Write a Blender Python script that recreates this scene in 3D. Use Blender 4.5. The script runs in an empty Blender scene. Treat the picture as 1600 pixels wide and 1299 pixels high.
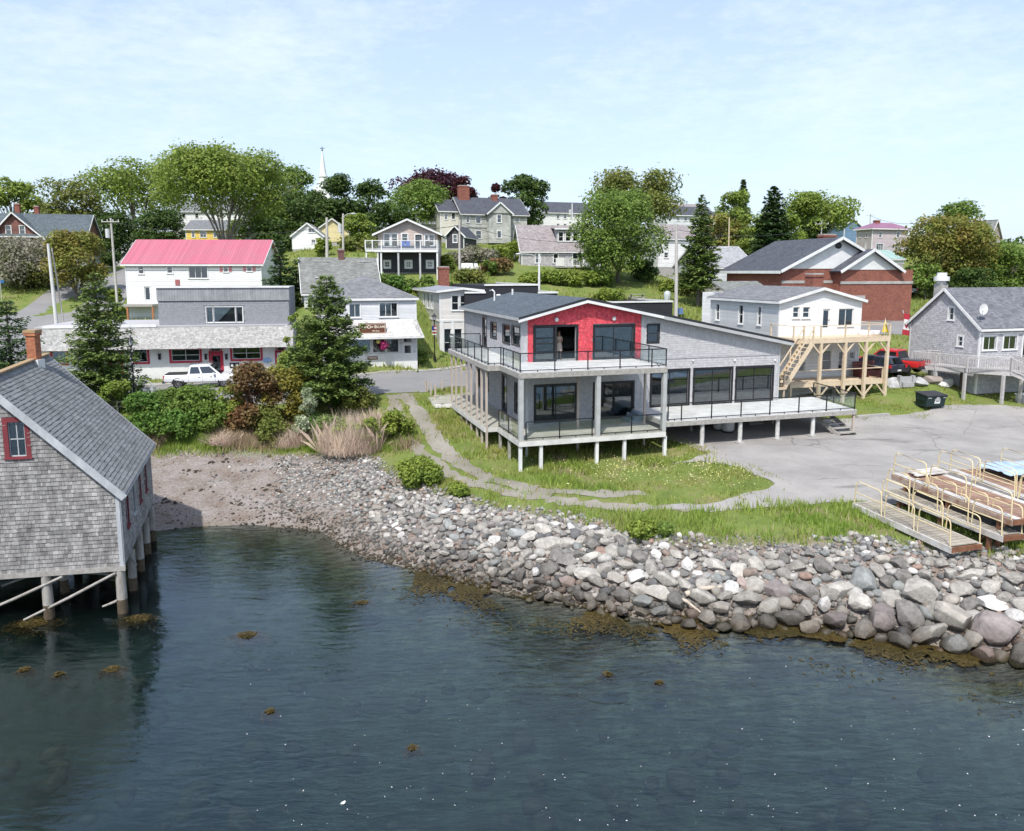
import bpy, math, random
import numpy as np
from mathutils import Vector, Matrix
from mathutils.noise import noise as pnoise
import mathutils.geometry as mgeo
R=math.radians
sc=bpy.context.scene; col=sc.collection
rnd=random.Random(7); nr=np.random.RandomState(11)

# ---------------------------------------------------------------- camera, light, exposure
CAMH=13.0; TH=math.atan(165/1200); cTH,sTH=math.cos(TH),math.sin(TH)
cam=bpy.data.cameras.new('camera'); camo=bpy.data.objects.new('camera',cam); col.objects.link(camo)
camo.location=(0,0,CAMH); camo.rotation_euler=(math.pi/2-TH,0,0)
cam.sensor_fit='HORIZONTAL'; cam.sensor_width=36; cam.lens=27; cam.shift_y=-59.5/1600
cam.clip_start=.5; cam.clip_end=9000; sc.camera=camo

SUN_EL,SUN_AZ=55,196      # azimuth clockwise from +Y (the view direction); 180 = behind the camera
w=bpy.data.worlds.new('World'); sc.world=w; w.use_nodes=True
nt=w.node_tree; nt.nodes.clear()
def WN(t,**k):
    n=nt.nodes.new(t)
    for a,b in k.items():
        if a[0]=='_': n.inputs[int(a[1:])].default_value=b
        else: setattr(n,a,b)
    return n
sky=WN('ShaderNodeTexSky'); sky.sky_type='NISHITA'; sky.sun_disc=False
sky.sun_elevation=R(SUN_EL); sky.sun_rotation=R(SUN_AZ); sky.altitude=20; sky.air_density=1.0; sky.dust_density=1.6; sky.ozone_density=2.2
tc=WN('ShaderNodeTexCoord'); sx=WN('ShaderNodeSeparateXYZ'); nt.links.new(tc.outputs['Generated'],sx.inputs[0])
zz=WN('ShaderNodeMath',operation='MAXIMUM',_1=.0); nt.links.new(sx.outputs[2],zz.inputs[0])
za=WN('ShaderNodeMath',operation='ADD',_1=.13); nt.links.new(zz.outputs[0],za.inputs[0])
dv=WN('ShaderNodeVectorMath',operation='DIVIDE'); nt.links.new(tc.outputs['Generated'],dv.inputs[0])
cx=WN('ShaderNodeCombineXYZ'); 
for i in range(3): nt.links.new(za.outputs[0],cx.inputs[i])
nt.links.new(cx.outputs[0],dv.inputs[1])
n1=WN('ShaderNodeTexNoise'); n1.inputs['Scale'].default_value=1.1; n1.inputs['Detail'].default_value=9; n1.inputs['Roughness'].default_value=.62
n2=WN('ShaderNodeTexNoise'); n2.inputs['Scale'].default_value=11; n2.inputs['Detail'].default_value=6; n2.inputs['Roughness'].default_value=.7
nt.links.new(dv.outputs[0],n1.inputs['Vector']); nt.links.new(dv.outputs[0],n2.inputs['Vector'])
ml=WN('ShaderNodeMath',operation='MULTIPLY_ADD',_1=.55); nt.links.new(n2.outputs[0],ml.inputs[0]); nt.links.new(n1.outputs[0],ml.inputs[2])
mr=WN('ShaderNodeMapRange',_1=.70,_2=1.06,_3=.0,_4=.5); nt.links.new(ml.outputs[0],mr.inputs[0])
fd=WN('ShaderNodeMapRange',_1=.02,_2=.26,_3=.25,_4=1.0); nt.links.new(sx.outputs[2],fd.inputs[0])
mm=WN('ShaderNodeMath',operation='MULTIPLY'); nt.links.new(mr.outputs[0],mm.inputs[0]); nt.links.new(fd.outputs[0],mm.inputs[1])
hz=WN('ShaderNodeMapRange',_1=-.02,_2=.85,_3=.68,_4=.14); nt.links.new(sx.outputs[2],hz.inputs[0])   # thin even veil of high cloud and haze
mx0=WN('ShaderNodeMix',data_type='RGBA'); nt.links.new(hz.outputs[0],mx0.inputs[0]); nt.links.new(sky.outputs[0],mx0.inputs[6]); mx0.inputs[7].default_value=(3.75,4.4,5.5,1)
mx=WN('ShaderNodeMix',data_type='RGBA'); nt.links.new(mm.outputs[0],mx.inputs[0]); nt.links.new(mx0.outputs[2],mx.inputs[6]); mx.inputs[7].default_value=(5.0,5.45,5.95,1)
bg=WN('ShaderNodeBackground'); bg.inputs[1].default_value=.138
wo=WN('ShaderNodeOutputWorld'); nt.links.new(mx.outputs[2],bg.inputs[0]); nt.links.new(bg.outputs[0],wo.inputs[0])
sl=bpy.data.lights.new('sun','SUN'); sl.energy=3.1; sl.angle=R(1.2); sl.color=(1,.955,.89)
so=bpy.data.objects.new('sun',sl); col.objects.link(so)
_d=Vector((math.sin(R(SUN_AZ))*math.cos(R(SUN_EL)),math.cos(R(SUN_AZ))*math.cos(R(SUN_EL)),math.sin(R(SUN_EL))))
so.rotation_euler=_d.to_track_quat('Z','Y').to_euler(); so.location=(20,-20,60)
sc.view_settings.view_transform='Standard'; sc.view_settings.look='None'; sc.view_settings.gamma=1; sc.view_settings.use_curve_mapping=False
sc.view_settings.exposure=.68
sc.render.engine='CYCLES'; sc.cycles.use_denoising=True; sc.cycles.max_bounces=6; sc.cycles.transparent_max_bounces=12
sc.cycles.diffuse_bounces=3; sc.cycles.glossy_bounces=3; sc.cycles.caustics_reflective=False; sc.cycles.caustics_refractive=False

# ---------------------------------------------------------------- photograph geometry helpers
def ray(px,py):
    u=(px-800)/1200; v=(590-py)/1200
    return (u,cTH+v*sTH,-sTH+v*cTH)
def PZ(px,py,z):
    d=ray(px,py); t=(z-CAMH)/d[2]; return (d[0]*t,d[1]*t,z)
def PY(px,py,Y):
    d=ray(px,py); t=Y/d[1]; return (d[0]*t,Y,CAMH+d[2]*t)
class Fr:
    def __init__(f,x,y,a,zb=0): f.x,f.y,f.a,f.zb=x,y,a,zb; f.C,f.S=math.cos(a),math.sin(a)
    def w(f,x,y): return (f.x+x*f.C-y*f.S,f.y+x*f.S+y*f.C)
    def loc(f,X,Y): X-=f.x;Y-=f.y; return (X*f.C+Y*f.S,-X*f.S+Y*f.C)
    def _r(f,px,py):
        d=ray(px,py); ox,oy=f.loc(0,0); return ox,oy,d[0]*f.C+d[1]*f.S,-d[0]*f.S+d[1]*f.C,d[2]
    def hit(f,px,py,y=0):
        ox,oy,dx,dy,dz=f._r(px,py); t=(y-oy)/dy; return (ox+dx*t,CAMH+dz*t-f.zb)
    def hitx(f,px,py,x=0):
        ox,oy,dx,dy,dz=f._r(px,py); t=(x-ox)/dx; return (oy+dy*t,CAMH+dz*t-f.zb)
    def hitz(f,px,py,z):
        p=PZ(px,py,z+f.zb); return f.loc(p[0],p[1])
    def rect(f,x0,y0,x1,y1,y=0):
        a=f.hit(x0,(y0+y1)/2,y)[0]; b=f.hit(x1,(y0+y1)/2,y)[0]
        return a,b,f.hit((x0+x1)/2,y1,y)[1],f.hit((x0+x1)/2,y0,y)[1]
    def rectx(f,x0,y0,x1,y1,x=0):   # on a side wall: returns y range and z range
        a=f.hitx(x0,(y0+y1)/2,x)[0]; b=f.hitx(x1,(y0+y1)/2,x)[0]
        return min(a,b),max(a,b),f.hitx((x0+x1)/2,y1,x)[1],f.hitx((x0+x1)/2,y0,x)[1]

# ---------------------------------------------------------------- materials
MC={}
def node(t,typ,**k):
    n=t.nodes.new(typ)
    for a,b in k.items(): setattr(n,a,b)
    return n
def mat(name,c,rough=.8,c2=None,scale=3,bump=.0,bscale=30,tex=None,tw=.2,th=.12,metal=0,spec=.4,island=0,obj=0,coat=0,dirt=0,mortar=None,streak=0):
    if name in MC: return MC[name]
    m=bpy.data.materials.new(name); m.use_nodes=True; t=m.node_tree; L=t.links.new
    b=t.nodes['Principled BSDF']; b.inputs['Roughness'].default_value=rough; b.inputs['Metallic'].default_value=metal
    b.inputs['Specular IOR Level'].default_value=spec; b.inputs['Coat Weight'].default_value=coat
    c2=c2 or tuple(x*.8 for x in c)
    co=node(t,'ShaderNodeTexCoord')
    no=node(t,'ShaderNodeTexNoise'); no.inputs['Scale'].default_value=scale; no.inputs['Detail'].default_value=6; no.inputs['Roughness'].default_value=.65
    if streak:
        mp=node(t,'ShaderNodeMapping'); mp.inputs['Scale'].default_value=(1,1,streak); L(co.outputs['Object'],mp.inputs[0]); L(mp.outputs[0],no.inputs['Vector'])
    else: L(co.outputs['Object'],no.inputs['Vector'])
    cr=node(t,'ShaderNodeMapRange'); cr.inputs[1].default_value=.32; cr.inputs[2].default_value=.68; L(no.outputs[0],cr.inputs[0])
    mx=node(t,'ShaderNodeMix',data_type='RGBA'); L(cr.outputs[0],mx.inputs[0]); mx.inputs[6].default_value=(*c,1); mx.inputs[7].default_value=(*c2,1)
    out=mx.outputs[2]; hgt=None
    def mult(a,fac_out,lo,hi):
        r=node(t,'ShaderNodeMapRange'); r.inputs[3].default_value=lo; r.inputs[4].default_value=hi; L(fac_out,r.inputs[0])
        q=node(t,'ShaderNodeMix',data_type='RGBA',blend_type='MULTIPLY'); q.inputs[0].default_value=1; L(a,q.inputs[6]); L(r.outputs[0],q.inputs[7]); return q.outputs[2]
    if tex in('shingle','brick'):
        bt=node(t,'ShaderNodeTexBrick'); L(co.outputs['UV'],bt.inputs['Vector']); bt.inputs['Scale'].default_value=1
        bt.inputs['Brick Width'].default_value=tw; bt.inputs['Row Height'].default_value=th
        bt.inputs['Mortar Size'].default_value=.006 if tex=='shingle' else .008; bt.inputs['Mortar Smooth'].default_value=.3; bt.inputs['Bias'].default_value=0
        bt.inputs['Color1'].default_value=(.0,.0,.0,1); bt.inputs['Color2'].default_value=(1,1,1,1); mo=mortar if mortar is not None else .25
        bt.inputs['Mortar'].default_value=(mo,mo,mo,1)
        out=mult(out,bt.outputs['Color'],.72,1.22)
        iv=node(t,'ShaderNodeMath',operation='SUBTRACT'); iv.inputs[0].default_value=1; L(bt.outputs['Fac'],iv.inputs[1]); hgt=iv.outputs[0]
        if tex=='shingle':
            s=node(t,'ShaderNodeSeparateXYZ'); L(co.outputs['UV'],s.inputs[0])
            d=node(t,'ShaderNodeMath',operation='DIVIDE'); d.inputs[1].default_value=th; L(s.outputs[1],d.inputs[0])
            f=node(t,'ShaderNodeMath',operation='FRACT'); L(d.outputs[0],f.inputs[0])
            q=node(t,'ShaderNodeMath',operation='SUBTRACT'); q.inputs[0].default_value=1; L(f.outputs[0],q.inputs[1])
            a=node(t,'ShaderNodeMath',operation='MULTIPLY'); L(q.outputs[0],a.inputs[0]); L(hgt,a.inputs[1]); hgt=a.outputs[0]
    if tex in('clap','vboard','rib'):
        s=node(t,'ShaderNodeSeparateXYZ'); L(co.outputs['UV'],s.inputs[0])
        d=node(t,'ShaderNodeMath',operation='DIVIDE'); d.inputs[1].default_value=th; L(s.outputs[1 if tex=='clap' else 0],d.inputs[0])
        f=node(t,'ShaderNodeMath',operation='FRACT'); L(d.outputs[0],f.inputs[0])
        q=node(t,'ShaderNodeMath',operation='SUBTRACT'); q.inputs[0].default_value=1; L(f.outputs[0],q.inputs[1]); hgt=q.outputs[0]
        g=node(t,'ShaderNodeMath',operation='LESS_THAN'); g.inputs[1].default_value=.12; L(f.outputs[0],g.inputs[0]); out=mult(out,g.outputs[0],1,.72)
        fl=node(t,'ShaderNodeMath',operation='FLOOR'); L(d.outputs[0],fl.inputs[0]); wn=node(t,'ShaderNodeTexWhiteNoise',noise_dimensions='1D'); L(fl.outputs[0],wn.inputs[1]); out=mult(out,wn.outputs[0],.9,1.06)
    if island:
        ge=node(t,'ShaderNodeNewGeometry'); out=mult(out,ge.outputs['Random Per Island'],1-island,1+island)
    if obj:
        oi=node(t,'ShaderNodeObjectInfo'); out=mult(out,oi.outputs['Random'],1-obj,1+obj)
    if dirt:
        n3=node(t,'ShaderNodeTexNoise'); n3.inputs['Scale'].default_value=.7; n3.inputs['Detail'].default_value=8; n3.inputs['Roughness'].default_value=.7; L(co.outputs['Object'],n3.inputs['Vector'])
        r=node(t,'ShaderNodeMapRange'); r.inputs[1].default_value=.45; r.inputs[2].default_value=.7; L(n3.outputs[0],r.inputs[0]); out=mult(out,r.outputs[0],1,1-dirt)
    L(out,b.inputs['Base Color'])
    if bump or hgt:
        n4=node(t,'ShaderNodeTexNoise'); n4.inputs['Scale'].default_value=bscale; n4.inputs['Detail'].default_value=4; L(co.outputs['Object'],n4.inputs['Vector'])
        bp=node(t,'ShaderNodeBump'); bp.inputs['Strength'].default_value=bump or .4; bp.inputs['Distance'].default_value=.03; L(n4.outputs[0],bp.inputs['Height']); last=bp
        if hgt:
            b2=node(t,'ShaderNodeBump'); b2.inputs['Strength'].default_value=.9; b2.inputs['Distance'].default_value=.02; L(hgt,b2.inputs['Height']); L(bp.outputs[0],b2.inputs['Normal']); last=b2
        L(last.outputs[0],b.inputs['Normal'])
    MC[name]=m; return m
def glass(name='window_glass',tint=(.55,.62,.62),refl=(.8,.85,.9),see=.85,dark=(.02,.025,.03),fr0=.15):
    if name in MC: return MC[name]
    m=bpy.data.materials.new(name); m.use_nodes=True; t=m.node_tree; t.nodes.clear(); L=t.links.new
    lw0=node(t,'ShaderNodeLayerWeight'); lw0.inputs[0].default_value=.5; pw=node(t,'ShaderNodeMath',operation='POWER'); L(lw0.outputs['Facing'],pw.inputs[0]); pw.inputs[1].default_value=3.5; lw=node(t,'ShaderNodeMath',operation='MULTIPLY_ADD'); L(pw.outputs[0],lw.inputs[0]); lw.inputs[1].default_value=.75; lw.inputs[2].default_value=fr0
    tr=node(t,'ShaderNodeBsdfTransparent'); tr.inputs[0].default_value=(*tint,1)
    df=node(t,'ShaderNodeBsdfDiffuse'); df.inputs[0].default_value=(*dark,1)
    gl=node(t,'ShaderNodeBsdfGlossy'); gl.inputs['Roughness'].default_value=.02; gl.inputs[0].default_value=(*refl,1)
    no=node(t,'ShaderNodeTexNoise'); no.inputs['Scale'].default_value=1.3; bp=node(t,'ShaderNodeBump'); bp.inputs['Strength'].default_value=.03; L(no.outputs[0],bp.inputs['Height']); L(bp.outputs[0],gl.inputs['Normal'])
    a=node(t,'ShaderNodeMixShader'); a.inputs[0].default_value=see; L(df.outputs[0],a.inputs[1]); L(tr.outputs[0],a.inputs[2])
    b=node(t,'ShaderNodeMixShader'); L(lw.outputs[0],b.inputs[0]); L(a.outputs[0],b.inputs[1]); L(gl.outputs[0],b.inputs[2])
    o=node(t,'ShaderNodeOutputMaterial'); L(b.outputs[0],o.inputs[0]); MC[name]=m; return m
def leafmat(name,c,c2,var=.35,tr=.45,rough=.55):
    if name in MC: return MC[name]
    m=bpy.data.materials.new(name); m.use_nodes=True; t=m.node_tree; t.nodes.clear(); L=t.links.new
    ge=node(t,'ShaderNodeNewGeometry'); co=node(t,'ShaderNodeTexCoord'); no=node(t,'ShaderNodeTexNoise'); no.inputs['Scale'].default_value=.55; no.inputs['Detail'].default_value=3; L(co.outputs['Object'],no.inputs['Vector'])
    cr=node(t,'ShaderNodeMapRange'); cr.inputs[1].default_value=.35; cr.inputs[2].default_value=.65; L(no.outputs[0],cr.inputs[0])
    mx=node(t,'ShaderNodeMix',data_type='RGBA'); L(cr.outputs[0],mx.inputs[0]); mx.inputs[6].default_value=(*c,1); mx.inputs[7].default_value=(*c2,1)
    r=node(t,'ShaderNodeMapRange'); r.inputs[3].default_value=1-var; r.inputs[4].default_value=1+var; L(ge.outputs['Random Per Island'],r.inputs[0])
    q=node(t,'ShaderNodeMix',data_type='RGBA',blend_type='MULTIPLY'); q.inputs[0].default_value=1; L(mx.outputs[2],q.inputs[6]); L(r.outputs[0],q.inputs[7])
    d=node(t,'ShaderNodeBsdfPrincipled'); d.inputs['Roughness'].default_value=rough; d.inputs['Specular IOR Level'].default_value=.25; L(q.outputs[2],d.inputs['Base Color'])
    tl=node(t,'ShaderNodeBsdfTranslucent'); L(q.outputs[2],tl.inputs[0]); ms=node(t,'ShaderNodeMixShader'); ms.inputs[0].default_value=tr; L(d.outputs[0],ms.inputs[1]); L(tl.outputs[0],ms.inputs[2])
    o=node(t,'ShaderNodeOutputMaterial'); L(ms.outputs[0],o.inputs[0]); MC[name]=m; return m

WHITE=mat('white_paint',(.74,.74,.73),.55,(.64,.65,.64),1.5,dirt=.16)
TRIMG=mat('grey_trim',(.42,.43,.43),.7,(.34,.35,.35),2)
BLACK=mat('black_paint',(.018,.019,.022),.4,(.025,.026,.03))
BLKMET=mat('black_metal',(.02,.021,.024),.35,metal=.2)
OLDWOOD=mat('weathered_wood',(.40,.385,.36),.85,(.25,.235,.215),6,.4,60,island=.12)
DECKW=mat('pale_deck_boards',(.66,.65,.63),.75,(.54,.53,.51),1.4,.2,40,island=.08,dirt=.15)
DECKG=mat('shaded_greenish_deck_boards',(.42,.41,.36),.8,(.31,.31,.26),1.2,.2,40,island=.08,dirt=.2)  # shade under the upper deck put into a duller, greener board colour
NEWWOOD=mat('treated_pine',(.62,.51,.37),.75,(.51,.41,.29),3,.2,40,island=.1)
SHG=mat('grey_cedar_shingle',(.36,.36,.37),.9,(.27,.27,.28),2.2,.3,60,tex='shingle',tw=.13,th=.15)
SHGL=mat('light_cedar_shingle',(.46,.455,.45),.9,(.36,.36,.36),1.6,.3,60,tex='shingle',tw=.14,th=.14,dirt=.12)
ASPH=mat('asphalt_roof_shingle',(.11,.115,.125),.9,(.085,.09,.1),1.5,.3,60,tex='shingle',tw=.3,th=.14)
ASPHL=mat('light_asphalt_roof',(.20,.205,.215),.9,(.155,.16,.17),1.5,.3,60,tex='shingle',tw=.3,th=.14)
BRICK=mat('red_brick',(.30,.115,.08),.85,(.24,.09,.065),1.2,.3,50,tex='brick',tw=.22,th=.075,mortar=.8)
GLASS=glass()
GLASSD=glass('dark_window_glass',tint=(.35,.4,.42),see=.7)
GLASSR=glass('railing_glass',tint=(.95,.97,.97),refl=(.7,.75,.8),see=.985,dark=(.3,.35,.34),fr0=.05)
CONC=mat('concrete',(.42,.41,.39),.9,(.32,.31,.29),2,.3,30,dirt=.2)
BLIND=mat('pale_blind',(.55,.54,.50),.9,(.45,.44,.41))
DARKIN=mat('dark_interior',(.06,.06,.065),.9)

# ---------------------------------------------------------------- mesh helpers
def norm(v): return v/ (np.linalg.norm(v)+1e-12)
class MB:
    def __init__(s,W=None): s.v=[];s.f=[];s.m=[];s.mats=[];s.W=W;s.sm=[]
    def _mi(s,m):
        if m not in s.mats: s.mats.append(m)
        return s.mats.index(m)
    def add(s,pts,faces,m=None,smooth=False):
        o=len(s.v)
        if s.W: pts=[s.W(*p) for p in pts]
        s.v+= [tuple(p) for p in pts]; i=s._mi(m) if m else 0
        for f in faces: s.f.append([o+k for k in f]); s.m.append(i); s.sm.append(smooth)
        return s
    def box(s,x0,x1,y0,y1,z0,z1,m=None):
        if x0>x1:x0,x1=x1,x0
        if y0>y1:y0,y1=y1,y0
        if z0>z1:z0,z1=z1,z0
        return s.add([(x0,y0,z0),(x1,y0,z0),(x1,y1,z0),(x0,y1,z0),(x0,y0,z1),(x1,y0,z1),(x1,y1,z1),(x0,y1,z1)],
          [(0,3,2,1),(4,5,6,7),(0,1,5,4),(1,2,6,5),(2,3,7,6),(3,0,4,7)],m)
    def poly(s,pts,m=None): return s.add(pts,[tuple(range(len(pts)))],m)
    def slab(s,pts,t,m=None):   # polygon thickened downwards along its normal
        p=[np.array(q,float) for q in pts]; n=norm(np.cross(p[1]-p[0],p[2]-p[0])); 
        if n[2]<0: n=-n; p=p[::-1]
        k=len(p); q=[a-n*t for a in p]
        return s.add(p+q,[tuple(range(k)),tuple(range(2*k-1,k-1,-1))]+[(i,i+k,(i+1)%k+k,(i+1)%k) for i in range(k)],m)
    def prism(s,pts,d,m=None):  # polygon extruded by vector d
        p=[np.array(q,float) for q in pts]; k=len(p); q=[a+np.array(d,float) for a in p]
        n=np.cross(p[1]-p[0],p[2]-p[0]); 
        F=[tuple(range(k)),tuple(range(2*k-1,k-1,-1))]+[(i,i+k,(i+1)%k+k,(i+1)%k) for i in range(k)]
        if np.dot(n,d)>0: F=[f[::-1] for f in F]
        return s.add(p+q,F,m)
    def beam(s,a,b,wd,ht=None,m=None):
        ht=ht or wd; a=np.array(a,float);b=np.array(b,float);d=norm(b-a); up=np.array((0,0,1.)) if abs(d[2])<.95 else np.array((0,1.,0))
        r=norm(np.cross(d,up)); u=np.cross(r,d); P=[]
        for c in(a,b):
            for i,j in((-1,-1),(1,-1),(1,1),(-1,1)): P.append(c+r*wd/2*i+u*ht/2*j)
        return s.add(P,[(0,1,2,3),(7,6,5,4),(0,4,5,1),(1,5,6,2),(2,6,7,3),(3,7,4,0)],m)
    def tube(s,pts,r,n=8,m=None,cap=True,r2=None):
        pts=[np.array(p,float) for p in pts]; K=len(pts); P=[];F=[]; ref=None
        for i,p in enumerate(pts):
            d=norm(pts[min(i+1,K-1)]-pts[max(i-1,0)])
            if ref is None: ref=np.array((0,0,1.)) if abs(d[2])<.9 else np.array((1.,0,0))
            a=norm(np.cross(d,ref)); b=np.cross(d,a); ref=np.cross(a,d) if False else ref
            rr=r if r2 is None else r+(r2-r)*i/(K-1)
            if isinstance(r,(list,tuple)): rr=r[i]
            for k in range(n): t=2*math.pi*k/n; P.append(p+a*math.cos(t)*rr+b*math.sin(t)*rr)
        for i in range(K-1):
            for k in range(n): F.append((i*n+k,i*n+(k+1)%n,(i+1)*n+(k+1)%n,(i+1)*n+k))
        o=len(s.f); s.add(P,F,m,True)
        if cap: s.add(P[:n],[tuple(range(n))[::-1]],m); s.add(P[-n:],[tuple(range(n))],m)
        return s
    def sphere(s,c,r,m=None,n=10,k=6,sq=(1,1,1)):
        P=[];F=[]
        for i in range(k+1):
            a=math.pi*i/k
            for j in range(n): b=2*math.pi*j/n; P.append((c[0]+r*sq[0]*math.sin(a)*math.cos(b),c[1]+r*sq[1]*math.sin(a)*math.sin(b),c[2]+r*sq[2]*math.cos(a)))
        for i in range(k):
            for j in range(n): F.append((i*n+j,(i+1)*n+j,(i+1)*n+(j+1)%n,i*n+(j+1)%n))
        return s.add(P,F,m,True)
    def build(s,name,m=None,parent=None,uv=True,loc=None,label=None,kind=None):
        me=bpy.data.meshes.new(name); me.from_pydata(s.v,[],s.f)
        for k in (s.mats or [m]): me.materials.append(k)
        if s.mats: me.polygons.foreach_set('material_index',s.m)
        me.polygons.foreach_set('use_smooth',s.sm)
        if uv and len(me.polygons): boxuv(me)
        me.update(); return link(name,me,parent,loc,label,kind)
def boxuv(me):
    nv=len(me.vertices); co=np.empty(nv*3); me.vertices.foreach_get('co',co); co=co.reshape(-1,3)
    nl=len(me.loops); li=np.empty(nl,int); me.loops.foreach_get('vertex_index',li)
    npol=len(me.polygons); nn=np.empty(npol*3); me.polygons.foreach_get('normal',nn); nn=nn.reshape(-1,3)
    lt=np.empty(npol,int); me.polygons.foreach_get('loop_total',lt); n=np.repeat(nn,lt,axis=0)
    t=np.stack([-n[:,1],n[:,0],np.zeros(nl)],1); L=np.linalg.norm(t,axis=1); flat=L<.1; t[flat]=(1,0,0); L[flat]=1; t/=L[:,None]
    b=np.cross(n,t); p=co[li]; uv=np.stack([(p*t).sum(1),(p*b).sum(1)],1)
    l=me.uv_layers.new(name='UVMap'); l.data.foreach_set('uv',uv.ravel())
def link(name,me,parent=None,loc=None,label=None,kind=None):
    o=bpy.data.objects.new(name,me); col.objects.link(o)
    if parent: o.parent=parent
    if loc is not None: o.location=loc
    if label: o['label']=label
    if kind: o['kind']=kind
    return o
def tag(o,label,cat,group=None):
    o['label']=label; o['category']=cat
    if group: o['group']=group
    return o
def thing(name,label,cat,loc=(0,0,0),rz=0,group=None):
    o=link(name,None,None,loc); o.rotation_euler=(0,0,rz); o.empty_display_size=.3; return tag(o,label,cat,group)
def struct(o): o['kind']='structure'; return o
def kids(o): return [c for c in KID.get(o.name,[])]
def copy_tree(o,loc=None,rz=None,label=None,scale=None,parent=None):
    c=o.copy(); col.objects.link(c)
    if parent is not None: c.parent=parent
    if loc is not None: c.location=loc
    if rz is not None: c.rotation_euler=(0,0,rz)
    if scale is not None: c.scale=scale if hasattr(scale,'__len__') else (scale,)*3
    if label: c['label']=label
    for k in CH(o): copy_tree(k,parent=c)
    return c
def CH(o): return [k for k in bpy.data.objects if k.parent==o]
def quickmesh(name,V,F,m,smooth=False,uv=False):
    V=np.asarray(V,np.float32); F=np.asarray(F,np.int32); me=bpy.data.meshes.new(name); k=F.shape[1]
    me.vertices.add(len(V)); me.vertices.foreach_set('co',V.ravel()); me.loops.add(F.size); me.loops.foreach_set('vertex_index',F.ravel())
    me.polygons.add(len(F)); me.polygons.foreach_set('loop_start',np.arange(0,F.size,k,dtype=np.int32))
    me.polygons.foreach_set('use_smooth',np.full(len(F),smooth)); me.update(calc_edges=True)
    if m: me.materials.append(m)
    if uv: boxuv(me)
    return me

# wall with openings; W maps (u,out,z) to local space
def Wfront(y0=0): return lambda u,o,z:(u,y0-o,z)
def Wback(y0): return lambda u,o,z:(u,y0+o,z)
def Wleft(x0=0): return lambda u,o,z:(x0-o,u,z)
def Wright(x0): return lambda u,o,z:(x0+o,u,z)
def wall(mb,W,x0,x1,z0,top,ops=(),t=.16,m=None):
    if not isinstance(top,(list,tuple)): top=[(x0,top),(x1,top)]
    bx=[x0,x1]+[p[0] for p in top if x0<p[0]<x1]
    for o in ops: bx+=[o[0],o[1]]
    bx=sorted(set(round(b,4) for b in bx if x0-1e-6<=b<=x1+1e-6)); zt=lambda x:float(np.interp(x,[p[0] for p in top],[p[1] for p in top]))
    old=mb.W; mb.W=W
    for a,b in zip(bx[:-1],bx[1:]):
        if b-a<1e-3: continue
        mid=(a+b)/2; cur=z0; seg=[]
        for o in sorted([o for o in ops if o[0]<mid<o[1]],key=lambda o:o[2]):
            if o[2]>cur+1e-3: seg.append((cur,o[2],o[2]))
            cur=max(cur,o[3])
        seg.append((cur,zt(a),zt(b)))
        for c,ta,tb in seg:
            if ta-c<1e-3 and tb-c<1e-3: continue
            mb.add([(a,0,c),(b,0,c),(b,0,tb),(a,0,ta),(a,-t,c),(b,-t,c),(b,-t,tb),(a,-t,ta)],
                   [(0,1,2,3),(7,6,5,4),(0,4,5,1),(1,5,6,2),(2,6,7,3),(3,7,4,0)],m)
    mb.W=old
def window(par,W,x0,x1,z0,z1,frame=None,gl=None,trim=.09,nx=1,nz=2,sill=True,name='window',inset=.06,bar=.045,outer=None,panes=True,label=None):
    frame=frame or WHITE; gl=gl or GLASS; mb=MB(W); O=outer or frame; pr=.035
    mb.box(x0-trim,x0,-.02,pr,z0-(.04 if sill else trim),z1+trim,O); mb.box(x1,x1+trim,-.02,pr,z0-(.04 if sill else trim),z1+trim,O)
    mb.box(x0,x1,-.02,pr,z1,z1+trim,O)
    if sill: mb.box(x0-trim-.03,x1+trim+.03,-.02,pr+.05,z0-.09,z0-.04,O); mb.box(x0,x1,-.02,pr-.003,z0-.04,z0,O)
    else: mb.box(x0,x1,-.02,pr,z0-trim,z0,O)
    s=bar; d0,d1=-inset-.03,-inset+.01
    mb.box(x0,x0+s,d0,d1,z0,z1,frame); mb.box(x1-s,x1,d0,d1,z0,z1,frame); mb.box(x0+s,x1-s,d0,d1,z0,z0+s,frame); mb.box(x0+s,x1-s,d0,d1,z1-s,z1,frame)
    xs=[x0+s+(x1-x0-2*s)*i/nx for i in range(nx+1)]; zs=[z0+s+(z1-z0-2*s)*i/nz for i in range(nz+1)]
    for x in xs[1:-1]: mb.box(x-s*.45,x+s*.45,d0,d1,z0+s,z1-s,frame)
    for z in zs[1:-1]: mb.box(x0+s,x1-s,d0+.002,d1+.008,z-s*.45,z+s*.45,frame)
    w=mb.build(name,None,par,label=label)
    if not name.startswith('slid') and rnd.random()<.55 and gl is not None:
        dz=(z1-z0)*rnd.choice((.25,.45,.5,1)); MB(W).box(x0+s,x1-s,-inset-.1,-inset-.09,z1-dz,z1-s,BLIND).build('blind',None,w,uv=False)
    if panes:
        for i in range(nx):
            for j in range(nz):
                MB(W).box(xs[i],xs[i+1],-inset-.012,-inset-.006,zs[j],zs[j+1]).build('pane',gl,w,uv=False)
    else: MB(W).box(x0+s,x1-s,-inset-.012,-inset-.006,z0+s,z1-s).build('pane',gl,w,uv=False)
    return w
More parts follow.
